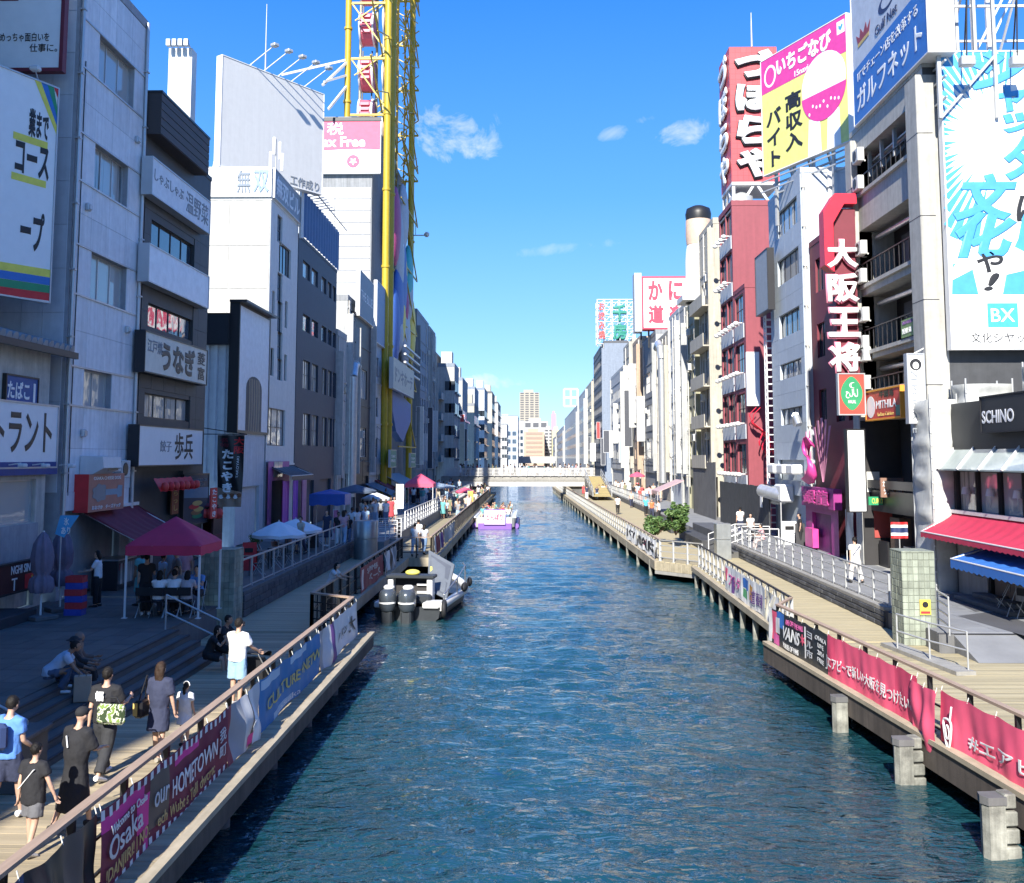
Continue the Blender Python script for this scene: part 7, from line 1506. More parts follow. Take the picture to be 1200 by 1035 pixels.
q = MB(); q.ball((1.42,4.2,.75),.13,.4,.2); q.ball((1.3,6.0,.75),.12,.25,.2); q.build('side_fender', rub, bt); q = MB(); q.path([(1.3,.6,.9),(1.35,3,1.25),(1.2,5.5,1.5),(.7,7.6,1.4)], .03, 6); q.path([(1.3,.6,.5),(1.3,.6,.9)],.03,6); q.path([(1.35,3,.5),(1.35,3,1.25)],.03,6); q.path([(1.2,5.5,.5),(1.2,5.5,1.5)],.03,6); q.build('guard_rail', steel, bt)
q = MB(); q.tube((0,7.2,.6),(0,7.2,1.0),.12,8); q.ball((.2,5.6,1.2),.35,.5,.35); q.build('anchor_gear', hull_w, bt)
p = at(580,620,WZ); CB = Vector((p.x,p.y,WZ)); cb = thing('tour_boat','purple open tour boat with a white sign on its bow, full of passengers','boat',CB)
q = MB(); Lc, Wc = 13, 3.5; q.sweep([[(x*k,y,z) for x,z in ((-Wc/2,.95),(-Wc/2*.98,.15),(-Wc*.3,-.3),(Wc*.3,-.3),(Wc/2*.98,.15),(Wc/2,.95))] for y, k in ((0,.84),(.5,.97),(2,1),(11,1),(13,.8))], True, False); q.build('hull', hull_w, cb); q = MB(); q.box(-1.45,1.45,-.1,.25,-.1,.5,.04); q.build('bow_band', purple_h, cb)
for s in (-1,1): q = MB(); q.box(s*Wc/2-.08,s*Wc/2+.08,.3,12,.93,1.05); q.build('gunwale', hull_w, cb)
q = MB(); q.box(-1.6,1.6,.4,12.5,.5,.6); q.build('deck', hull_w, cb)
for j in range(6):
    for x in (-1.4,.15): q = MB(); q.box(x,x+1.2,1.5+j*1.6,2.0+j*1.6,.6,.95,.03); q.box(x,x+1.2,2.0+j*1.6,2.08+j*1.6,.6,1.35); q.build('bench', hull_w, cb)
f_ = Fr(None,(CB.x,CB.y-.12,0),0); r = f_.rect(567,597,592.5,615); t = sign('boat_sign','white sign with red and violet lettering on the bow of the tour boat', f_, r, .1, whitep, purple_h, [('とんぼり', (.12,.88,.3,.72), pink_ink, dict(bold=.05))], y=.0)
q = MB(); q.tube((-Wc/2-.1,1,.2),(-Wc/2-.1,11,.2),.22,10); q.tube((Wc/2+.1,1,.2),(Wc/2+.1,11,.2),.22,10); q.build('bumper', purple_h, cb)
# ================================================================ tent, parasols, canopies
tent_m = mat('wine_canvas', (.52,.03,.09), .75, var=.1, bump=.12, bscale=5); pkt = mat('pink_canvas', (.72,.10,.18), .7, var=.08)
def tent(label, x, y, z, w_, d_, eave, peak, m, val=.26, name='canopy_tent'):
    t = thing(name, label, 'tent', (x,y,z), group='pop-up tents on the terrace'); q = MB(); pk = .16
    def fn(u, v):
        px_ = max(abs(u-.5), abs(v-.5))*2; zz = eave+(peak-eave)*(1-px_)**.85 if px_ < 1 else eave
        sagd = .07*math.sin(math.pi*px_)*(1-abs(abs(u-.5)-abs(v-.5))*1.6)
        return (u*w_, v*d_, zz-.05*math.sin(px_*math.pi)*(.5+.5*math.sin((u-v)*9)))
    q.grid(fn, 20, 20)
    for (a, b_) in (((0,0),(w_,0)),((w_,0),(w_,d_)),((w_,d_),(0,d_)),((0,d_),(0,0))):
        q.grid(lambda u, v: (a[0]+(b_[0]-a[0])*u, a[1]+(b_[1]-a[1])*u, eave-.003-val*v*(1+.06*math.sin(u*18))), 18, 2)
    q.build('canopy', m, t)
    for lx_, ly in ((0.03,.03),(w_-.03,.03),(.03,d_-.03),(w_-.03,d_-.03)): q = MB(); q.bar((lx_,ly,0),(lx_,ly,eave),.05,.05); q.box(lx_-.07,lx_+.07,ly-.07,ly+.07,0,.02); q.build('leg', white_metal, t)
    q = MB(); q.bar((0,.03,eave-.3),(w_/2,.03,eave-.05),.025,.025); q.bar((w_,.03,eave-.3),(w_/2,.03,eave-.05),.025,.025); q.bar((w_-.03,0,eave-.3),(w_-.03,d_/2,eave-.05),.025,.025); q.build('truss', galv, t); return t
c0 = at(144,725,ZT); TENT = c0
tent('wine red pop-up tent over cafe tables on the left terrace', c0.x, c0.y, ZT, 2.15, 2.0, 2.02, 2.8, tent_m)
c1 = at(474,600,ZT); tent('bright pink pop-up tent beyond the metal drum on the left terrace', c1.x, c1.y, ZT, 2.4, 2.6, 2.35, 3.2, pkt, .3)
def parasol(label, base, r, h, m, n=8, drop=.42, group='parasols on the terrace'):
    t = thing('parasol', label, 'parasol', base, random.uniform(0,.7), group); q = MB(); N_ = n*4
    def fn(u, v): a = u*2*math.pi; k = .5+.5*math.cos(u*n*2*math.pi); rr_ = r*v*(1-.06*(1-k)*v); return (rr_*math.cos(a), rr_*math.sin(a), h-drop*v**1.15-.05*v*(1-k))
    q.grid(fn, N_, 6); q.grid(lambda u,v: (fn(u,1)[0], fn(u,1)[1], fn(u,1)[2]-.14*v), N_, 1); q.build('canopy', m, t)
    q = MB(); q.tube((0,0,0),(0,0,h+.06),.028,8); q.build('pole', white_metal, t); q = MB(); q.lathe([(.28,0),(.28,.06),(.1,.1)],n=14); q.build('base', conc, t)
    q = MB()
    for i in range(n): a = 2*math.pi*(i)/n; q.tube((0,0,h-.45),(r*.55*math.cos(a),r*.55*math.sin(a),h-.03-drop*.53),.012,4); q.tube((0,0,h-.02),(r*.98*math.cos(a),r*.98*math.sin(a),h-drop-.02),.01,4)
    q.build('ribs', galv, t); return t
pw_ = mat('parasol_white', (.74,.75,.76), .7, var=.05); pgr = mat('parasol_grey', (.10,.13,.18), .7, var=.1)
def parasol_px(label, px, pyt, py_base, r, m, z=ZT, **k):
    b_ = at(px, py_base, z); h = at_y(px, pyt, b_.y).z-z; return parasol(label, b_, r, h, m, **k)
parasol_px('white parasol nearest the stone wall of the left terrace', 326, 611, 654, 1.25, pw_, drop=.55)
parasol_px('white parasol just behind the first, against the pink shop front', 346, 608, 645, 1.3, pw_, drop=.5)
parasol_px('small white parasol in front of the grey canopy on the left terrace', 440, 577, 610, 1.1, pw_)
parasol_px('slate grey parasol before the navy block on the left terrace', 416, 568, 612, 1.5, pgr)
parasol_px('pale blue grey parasol far along the left terrace', 507, 565, 590, 2.3, mat('parasol_pale',(.30,.38,.46),.7))
parasol_px('red parasol on the left terrace near the footbridge', 545, 571, 597, 1.0, pkt, z=ZD)
parasol_px('red parasol in front of the gridded grey building on the right bank', 747, 553, 585, .9, pkt, z=ZR)
def canopy(label, px0, px1, pyt, pyb, Y, d_, m, z=ZT, side=1, name='shade_canopy'):
    a, c = at_y(px0,pyb,Y), at_y(px1,pyb,Y); zt_ = at_y(px0,pyt,Y).z; t = thing(name,label,'canopy',(a.x,Y,z)); W_ = c.x-a.x; zb_ = a.z-z; zt_ -= z; q = MB()
    q.add([(0,0,zt_),(0,d_,zt_),(W_,d_,zb_),(W_,0,zb_),(0,0,zt_-.05),(0,d_,zt_-.05),(W_,d_,zb_-.05),(W_,0,zb_-.05)],[(0,1,2,3),(7,6,5,4),(0,4,5,1),(1,5,6,2),(2,6,7,3),(3,7,4,0)]); q.box(W_-.03,W_,0,d_,zb_-.3,zb_-.051); q.build('canvas', m, t); q = MB()
    for y_ in (.05,d_-.05): q.bar((W_-.1,y_,0),(W_-.1,y_,zb_-.05),.06,.06)
    q.build('poles', galv, t); return t
canopy('sloping blue grey canopy at the foot of the yellow wheel', 449, 480, 556, 573, 104, 12, mat('canopy_slate',(.16,.22,.27),.6))
canopy('dark blue canopy next to the small white parasol on the left terrace', 427, 462, 567, 582, 92, 6, mat('canopy_navy',(.06,.09,.14),.6))
canopy('maroon canopy below the sloping blue grey one', 438, 455, 562, 572, 100, 5, can_m)
tent('low blue tarpaulin shelter in front of the navy block', at(371,617,ZT).x, at(371,620,ZT).y, ZT, 2.3, 2.2, 2.2, 2.5, mat('blue_tarpaulin',(.03,.11,.42),.5,bump=.2,bscale=5), .7, name='tarpaulin_shelter')
# upright white flags
def nobori(label, px, pyt, pyb, w_, m, z=ZT, pole=True, yoff=0):
    b_ = at(px, pyb, z); h = at_y(px, pyt, b_.y).z-z; t = thing('upright_flag', label, 'flag', b_, group='upright advertising flags'); q = MB()
    q.grid(lambda u,v: (.03+w_*u, .06*math.sin(u*4+v*6), h*.25+h*.73*v), 8, 14); q.build('cloth', m, t); q = MB(); q.tube((0,0,0),(0,0,h),.02,6); q.bar((0,0,h*.985),(w_+.03,0,h*.985),.02,.02); q.build('pole', white_metal, t); q = MB(); q.lathe([(.2,0),(.2,.08)],n=10); q.build('base', conc, t)
nobori('tall white upright flag left of the pink tent on the left terrace', 464, 567, 606, .55, mat('flag_white',(.76,.76,.76),.7))
nobori('tall white upright flag behind the pink tent on the left terrace', 493, 562, 592, .6, mat('flag_white',(.76,.76,.76),.7))
nobori('yellow upright flag among the crowd near the footbridge on the left', 548, 575, 600, .5, mat('flag_yellow',(.65,.5,.1),.7), z=ZD)
nobori('pink upright flag among the people by the navy block', 390, 597, 634, .25, mat('flag_pink',(.6,.18,.28),.7))
nobori('white and yellow cloth banner hanging beside the blank light box', 993, 597, 660, .3, wht, z=ZR)
# closed parasols and crates near the restaurant
tauve = mat('mauve_canvas', (.17,.14,.19), .8, var=.2)
def closed(label, px, pyb, pyt, seed):
    b_ = at(px, pyb, ZT); h = at_y(px, pyt, b_.y).z-ZT; t = thing('closed_parasol', label, 'parasol', b_, seed, 'closed parasols by the restaurant'); q = MB(); n = 28
    q.sweep([[(r*(1+.22*math.sin(i*2*math.pi/n*7+seed+z*2))*math.cos(2*math.pi*i/n), r*(1+.22*math.sin(i*2*math.pi/n*7+seed+z*2))*math.sin(2*math.pi*i/n), z*h) for i in range(n)] for z, r in ((.3,.24),(.36,.3),(.46,.27),(.5,.17),(.56,.25),(.7,.28),(.85,.22),(.94,.12),(.985,.04))]); q.build('canopy', tauve, t); q = MB(); q.tube((0,0,0),(0,0,h),.03,8); q.build('pole', white_metal, t); q = MB(); q.box(-.35,.35,-.35,.35,0,.12,.02); q.build('base', conc_d, t)
closed('closed mauve parasol leaning left by the restaurant corner', 47, 726, 622, 1.)
closed('closed mauve parasol beside the blue cloth sign', 70, 716, 618, 2.3)
b_ = at(76,722,ZT); fb2 = Fr(None,(-25,b_.y-.2,0),0); r = fb2.rect(65,604,86,630); t = thing('blue_cloth_sign','small bright blue cloth sign with white writing hanging by the closed parasols','sign',fb2.world(r[0],0,r[2])); W_, H_ = r[1]-r[0], r[3]-r[2]; q = MB(); q.poly([(0,.1),(W_*.5,0),(W_*1.3,H_),(W_*.25,H_)],-.01,.01); q.build('cloth', mat('cyan_cloth',(.08,.36,.62),.6), t); text(t,'氷\nあり',(W_*.35,W_*.85,H_*.15,H_*.9),-.014,white_ink,bold=.02); q = MB(); q.tube((W_*.3,.03,-1.5),(W_*.3,.03,H_),.02,6); q.build('pole', galv, t)
cr_c = [mat('crate_blue',(.03,.06,.35),.5), mat('crate_red',(.45,.03,.04),.5)]
for i in range(6):
    t = thing('bottle_crate', ('%s plastic crate, %s from the ground in the stack by the closed parasols' % (('blue','red')[i % 2], ('lowest','second','third','fourth','fifth','topmost')[i])), 'crate', (b_.x-.05+random.uniform(-.02,.02), b_.y+.05, ZT+.0+.3*i*.62), group='stacked bottle crates'); q = MB(); h = .18
    q.box(0,.5,0,.015,0,h); q.box(0,.5,.335,.35,0,h); q.box(0,.015,.015,.335,0,h); q.box(.485,.5,.015,.335,0,h); q.box(.015,.485,.015,.335,0,.015)
    for k in range(4): q.box(.03+.12*k,.09+.12*k,-.008,0,.04,h-.05)
    q.build('shell', cr_c[i % 2], t)
# cafe tables and folding chairs under the tent
def table(label, x, y, z, rz=0):
    t = thing('cafe_table', label, 'table', (x,y,z), rz, 'cafe tables under the tent'); q = MB(); q.box(-.35,.35,-.3,.3,.70,.73,.01); q.build('tabletop', fr_dark, t)
    for sx in (-.3,.3):
        for sy in (-.25,.25): q = MB(); q.tube((sx,sy,0),(sx,sy,.7),.016,6); q.build('leg', black_metal, t)
def chair(label, x, y, z, rz):
    t = thing('folding_chair', label, 'chair', (x,y,z), rz, 'folding chairs under the tent'); q = MB(); q.box(-.2,.2,-.2,.2,.43,.455,.01); q.build('seat', black_metal, t); q = MB(); q.box(-.2,.2,-.235,-.215,.62,.85,.005); q.build('backrest', black_metal, t)
    for sx in (-.19,.19): q = MB(); q.tube((sx,.2,0),(sx,-.22,.85),.012,6); q.build('leg', galv, t); q = MB(); q.tube((sx,-.22,0),(sx,.18,.44),.012,6); q.build('leg', galv, t)
TX, TY = TENT.x, TENT.y
for i, (dx, dy) in enumerate(((.7,.9),(1.46,.95),(.8,2.1))): table(('near table under the wine red tent, left of the pair','near table under the wine red tent beside the green pillar','rear table under the wine red tent')[i], TX+dx, TY+dy, ZT)
SEATS = [(.5,.3),(.88,.3),(1.28,.32),(1.66,.36),(1.0,1.5),(1.6,1.55)]
for i, (dx, dy) in enumerate(SEATS): chair(('folding chair nearest the left leg of the wine red tent','second folding chair in the near row under the wine red tent','third folding chair in the near row under the wine red tent','folding chair by the green pillar under the wine red tent','folding chair at the left behind the near tables of the tent','folding chair at the right behind the near tables of the tent')[i], TX+dx, TY+dy, ZT, 0 if i < 4 else R(180))
for i, (px, py) in enumerate(((300,680),(322,672),(338,668),(355,655),(372,645))):
    p = at(px, py-6, ZT); table('cafe table %s behind the steel terrace railing' % ('nearest the green pillar','second from the green pillar','third from the green pillar','fourth from the green pillar','farthest')[i], p.x-.5, p.y, ZT)
    for k, dx in enumerate((-.6,.6)): chair('folding chair on the %s side of the terrace cafe table %s' % (('far','canal')[k], ('nearest the green pillar','second from the green pillar','third from the green pillar','fourth from the green pillar','farthest along')[i]), p.x-.5+dx, p.y, ZT, R(-90) if k == 0 else R(90))
# metal drum, stairs with white rails
p = at(436,655,ZD); dm = mat('drum_metal', (.40,.42,.42), .35, metal=.7, var=.15, streak=.2)
t = thing('metal_drum','tall grey metal drum at the corner of the left terrace by the white railed stairs','drum',(p.x-.35,p.y,ZD)); H_ = at_y(436,610,p.y).z-ZD
q = MB(); q.lathe([(.62,0),(.62,H_*.53)],n=24); q.build('lower_shell', dm, t); q = MB(); q.lathe([(.63,H_*.54),(.63,H_*.98),(.6,H_)],n=24); q.build('upper_shell', dm, t)
t = thing('terrace_stairs','pale stone stairs with white side rails from the left boardwalk up to the terrace','stairs',(-9.4,57.2,ZD)); n = 5
for i in range(n): q = MB(); q.box(.75+.0,1.9,.3*i,1.6+.0,0,(ZT-ZD)*(i+1)/n-.01); q.build('step', conc, t)
for y_ in (-.05,1.7):
    q = MB()
    for k in range(5): q.bar((.7,y_,.9+.22*k),(2.0,y_,.9+.22*k),.035,.035)
    for k in range(3): q.bar((.7+.65*k,y_,0),(.7+.65*k,y_,1.8),.05,.05)
    q.build('side_rail', white_metal, t)
# right bank: cabinet pillar, stairs, planter with bushes
p = at(846,656,ZD); t = thing('metal_cabinet','pale metal cabinet pillar at the end of the right terrace railing','cabinet',(p.x-.25,p.y,ZD)); H_ = at_y(846,614,p.y).z-ZD
q = MB(); q.box(0,.75,0,.8,0,H_*.55,.01); q.build('lower_box', dm, t); q = MB(); q.box(0,.75,0,.8,H_*.56,H_,.01); q.build('upper_box', dm, t)
y0 = p.y+.9; t = thing('terrace_stairs','dark stone stairs with white handrails beside the metal cabinet on the right bank','stairs',(10.0,y0,ZD)); 
for i in range(5): q = MB(); q.box(.3*i,1.6,0,4.2,(.1*i if i else 0),.1*(i+1)); q.build('step', step_stone, t)
for y_ in (.1,2.2,4.1):
    q = MB(); q.bar((0,y_,.95),(1.5,y_,1.5),.04,.04); q.bar((0,y_,.6),(1.5,y_,1.15),.03,.03); q.bar((0,y_,0),(0,y_,.95),.045,.045); q.bar((1.5,y_,.4),(1.5,y_,1.5),.045,.045); q.bar((1.5,y_,1.5),(3.0,y_,1.5),.04,.04); q.bar((3.0,y_,.5),(3.0,y_,1.5),.045,.045); q.bar((1.5,y_,1.1),(3.0,y_,1.1),.03,.03); q.build('handrail', white_metal, t)
t = thing('planter','long dark stone planter and steps holding green bushes on the right bank','planter',(9.7,y0+4.6,ZD)); 
for (x0,x1,ya,yb,za,zb) in ((0,1.3,0,9,0,.55),(.9,2.2,0,9,.0,1.0),(0,1.3,13,22,0,.5)): q = MB(); q.box(x0,x1,ya,yb,za,zb,.02); q.build('stone_course', stone_dark, t)
leafm = [mat('bush_leaf',(.055,.115,.03),.6,var=.35,scale=6), mat('bush_leaf_light',(.10,.17,.045),.6,var=.3,scale=6)]
def bush(label, c, rx, ry, rz, n, seed, lsize=.13):
    t = thing('leafy_bush', label, 'bush', c, group='bushes in the planter'); rnd = random.Random(seed)
    q = MB()
    for i in range(9): a = rnd.uniform(0,6.28); q.tube((0,0,0),(rx*.7*math.cos(a),ry*.7*math.sin(a),rz*rnd.uniform(.8,1.6)),.03,5,.01)
    q.build('stems', timber, t)
    cl_ = [(rnd.uniform(-rx,rx)*.75, rnd.uniform(-ry,ry)*.75, rnd.uniform(.35,1.8)*rz, rnd.uniform(.3,.55)) for _ in range(16)]
    for mi in range(2):
        q = MB()
        for i in range(n//2):
            c_ = rnd.choice(cl_); d = Vector((rnd.gauss(0,1),rnd.gauss(0,1),rnd.gauss(0,1))).normalized()*c_[3]*rnd.uniform(.5,1.05); p_ = Vector(c_[:3])+Vector((d.x*rx*.8,d.y*ry*.8,d.z*rz*.8)); u = Vector((rnd.gauss(0,1),rnd.gauss(0,1),rnd.gauss(0,.5))).normalized()*lsize*rnd.uniform(.6,1.2); v = u.cross(Vector((rnd.gauss(0,1),rnd.gauss(0,1),rnd.gauss(0,1)))).normalized()*lsize*.45
            q.add([p_-u,p_+v,p_+u,p_-v],[(0,1,2,3)])
        stuff(q.build('leaves', leafm[mi], t))
gp = at_y(793,600,y0+6); bush('larger rounded green bush in the planter before the dark hoarding', (gp.x,y0+6.5,ZR+.2), .75,.95,.75,2600,3)
bush('smaller green bush left of the larger one in the right bank planter', (gp.x-.7,y0+9.5,ZR), .75,1.1,.55,1800,5)
bush('tall green bush behind the larger one, against the grey screen', (gp.x+.6,y0+9.6,ZR+.4), .55,.7,.85,1800,9)
# small street things on the right terrace
canopy('small pale pink shop canopy on the right terrace beyond the bushes', 802, 772, 563, 576, 88, 5, mat('canopy_pale_pink',(.52,.36,.35),.6), z=ZR)
def abox(label, px, pyb, w_, h, m, z=ZR, txt=None):
    p = at(px, pyb, z); t = thing('sandwich_board', label, 'sign board', p, R(random.uniform(-12,12)), 'sign boards standing on the terrace'); q = MB(); q.add([(-w_/2,-.22,0),(w_/2,-.22,0),(w_/2,-.02,h),(-w_/2,-.02,h),(-w_/2,-.19,0),(w_/2,-.19,0),(w_/2,.0,h),(-w_/2,.0,h)],[(0,1,2,3),(7,6,5,4),(0,4,5,1),(1,5,6,2),(2,6,7,3),(3,7,4,0)]); q.build('front_board', m, t); q = MB(); q.add([(-w_/2,.22,0),(w_/2,.22,0),(w_/2,.02,h),(-w_/2,.02,h)],[(1,0,3,2)]); q.build('rear_board', m, t); q = MB(); q.box(-w_*.3,w_*.3,-.15,-.1,h*.65,h*.8); q.build('print', ink, t)
for i_, (px_, py_, m_) in enumerate(((292,668,red_ink),(272,676,whitep),(366,642,fr_dark))): abox(('red sandwich board by the takoyaki stall','white sandwich board beside the green pillar and stall','dark sandwich board before the navy block')[i_], px_, py_, .55, 1.1, m_, z=ZT)
for i_, (px_, py_) in enumerate(((222,668),(300,650),(322,643),(338,638))):
    p = at(px_, py_, ZT); t = thing('potted_plant', 'potted green plant, %s of the four along the shaded left shop fronts' % ('nearest','second','third','farthest')[i_], 'plant', p, group='potted plants by the left shops'); q = MB(); q.lathe([(.14,0),(.2,.35),(.17,.36)],n=12); q.build('pot', mat('clay_pot',(.3,.13,.08),.8), t); q = MB(); r_ = random.Random(i_)
    for k in range(160): d = Vector((r_.gauss(0,1),r_.gauss(0,1),r_.gauss(0,1))).normalized()*r_.uniform(.1,.38); c_ = Vector((0,0,.75))+d; u = d.cross(Vector((r_.gauss(0,1),r_.gauss(0,1),1))).normalized()*.09; v = u.cross(d).normalized()*.045; q.add([c_-u,c_+v,c_+u,c_-v],[(0,1,2,3)])
    stuff(q.build('leaves', leafm[i_%2], t)); q = MB(); q.tube((0,0,.3),(0,0,.8),.015,5); q.build('stem', timber, t)
abox('white sandwich board with black print in front of the grey blue building', 925, 638, .8, 1.25, whitep); abox('black leaning sandwich board beside the white one', 938, 640, .5, 1.2, fr_dark); abox('white round sign board by the grey timber screen', 853, 607, .6, 1.3, whitep)
t = thing('vent_machine_cluster','pile of white ducts and fans at the foot of the grey blue building','machinery',(14.2,59,ZR+2.2)); q = MB(); q.box(0,.8,0,1.6,0,1.0,.1); q.build('fan_box', white_metal, t); q = MB(); q.tube((.3,.5,.3),(-.5,2.5,.6),.38,12); q.build('duct', duct_m, t); q = MB(); q.box(0,.8,1.8,3.6,-.2,.8,.1); q.build('fan_box', ac_m, t); q = MB(); q.bar((0,0,-2.2),(0,0,0),.06,.06); q.bar((0,3.5,-2.2),(0,3.5,-.2),.06,.06); q.build('stand', galv, t)
for i, (px, pyb, m_) in enumerate(((1175,705,fr_dark),(1192,712,steel))):
    p = at(px, pyb+12, ZR); chair('folding chair standing before the cafe at the right edge, %s' % ('farther one','nearer one')[i], p.x, p.y, ZR, R(70+i*40))
# ================================================================ people
skins = [mat('skin_light',(.50,.31,.22),.55,var=.05), mat('skin_mid',(.36,.21,.14),.55,var=.05), mat('skin_tan',(.25,.14,.09),.55,var=.05)]
hair_m = mat('dark_hair',(.012,.010,.009),.6,var=.3,scale=30,spec=.25,bump=.5,bscale=60); hair_b = mat('brown_hair',(.035,.02,.013),.6,var=.3,scale=30,spec=.25,bump=.5,bscale=60); eye_m = mat('eye_dark',(.01,.01,.01),.3); lip_m = mat('lip',(.33,.12,.10),.5)
FAB = {}
def fab(c): 
    k = tuple(c)
    if k not in FAB: FAB[k] = mat('fabric_%d' % len(FAB), c, .85, var=.1, scale=14, bump=.25, bscale=30)
    return FAB[k]
def rings_tube(mb, pts, rad, n=12, ref=(0,1,0)):
    """closed tube with elliptical rings: rad=(across, along ref)"""
    pts = [Vector(p) for p in pts]; out = []
    for i, p in enumerate(pts):
        t = (pts[min(i+1,len(pts)-1)]-pts[max(i-1,0)]).normalized(); r = rad[i] if isinstance(rad[i], (tuple,list)) else (rad[i],rad[i])
        f = Vector(ref); f = (f-t*f.dot(t)); f = f.normalized() if f.length > .05 else Vector((0,0,1)); a = t.cross(f).normalized()
        out.append([p+a*math.cos(q)*r[0]+f*math.sin(q)*r[1] for q in (2*math.pi*k/n for k in range(n))])
    mb.sweep(out, True, True)
def skeleton(p):
    J = {}; L = p.get('lean',0); up = Vector((0,math.sin(L),math.cos(L))); fw = Vector((0,math.cos(L),-math.sin(L))); z = Vector((0,0,1))
    for s, n in ((-1,'l'),(1,'r')):
        th, kn = p.get('leg'+n, (0,0))[:2]; spread = p.get('spread',.02); hip = Vector((s*.09,0,0)); k = hip+.42*Vector((s*spread,math.sin(th),-math.cos(th))); a = th-kn; an = k+.41*Vector((0,math.sin(a),-math.cos(a)))
        pit = p.get('foot'+n, 0); J['hip'+n], J['knee'+n], J['ank'+n] = hip, k, an; J['heel'+n] = an+Vector((0,-.05,-.055)); J['toe'+n] = an+Vector((s*.015,.17*math.cos(pit),-.06-.17*math.sin(pit)))
    J['pel'] = Vector((0,0,.02)); J['waist'] = up*.17; J['chest'] = up*.36; J['shc'] = up*.485; J['neck'] = up*.53; J['nk2'] = up*.575+fw*.02
    for s, n in ((-1,'l'),(1,'r')):
        f, o, b = p.get('arm'+n, (0,.12,.2)); tw = p.get('twist'+n, 0); sh = up*.475+Vector((s*.175,0,0)); d = Vector((s*math.sin(o), math.sin(f)*math.cos(o), -math.cos(f)*math.cos(o))); el = sh+d*.285
        g = f+b; d2 = Vector((s*math.sin(o)*.6-s*tw, math.sin(g)*math.cos(o), -math.cos(g)*math.cos(o))).normalized(); wr = el+d2*.245; J['sh'+n], J['el'+n], J['wr'+n], J['hd'+n] = sh, el, wr, d2
    hn = p.get('nod',0); J['head'] = J['nk2']+Vector((0,math.sin(L*.5+hn)*.12+.01,math.cos(L*.5+hn)*.115))
    low = min(J['heell'].z, J['heelr'].z, J['toel'].z, J['toer'].z)-.02
    return J, -low
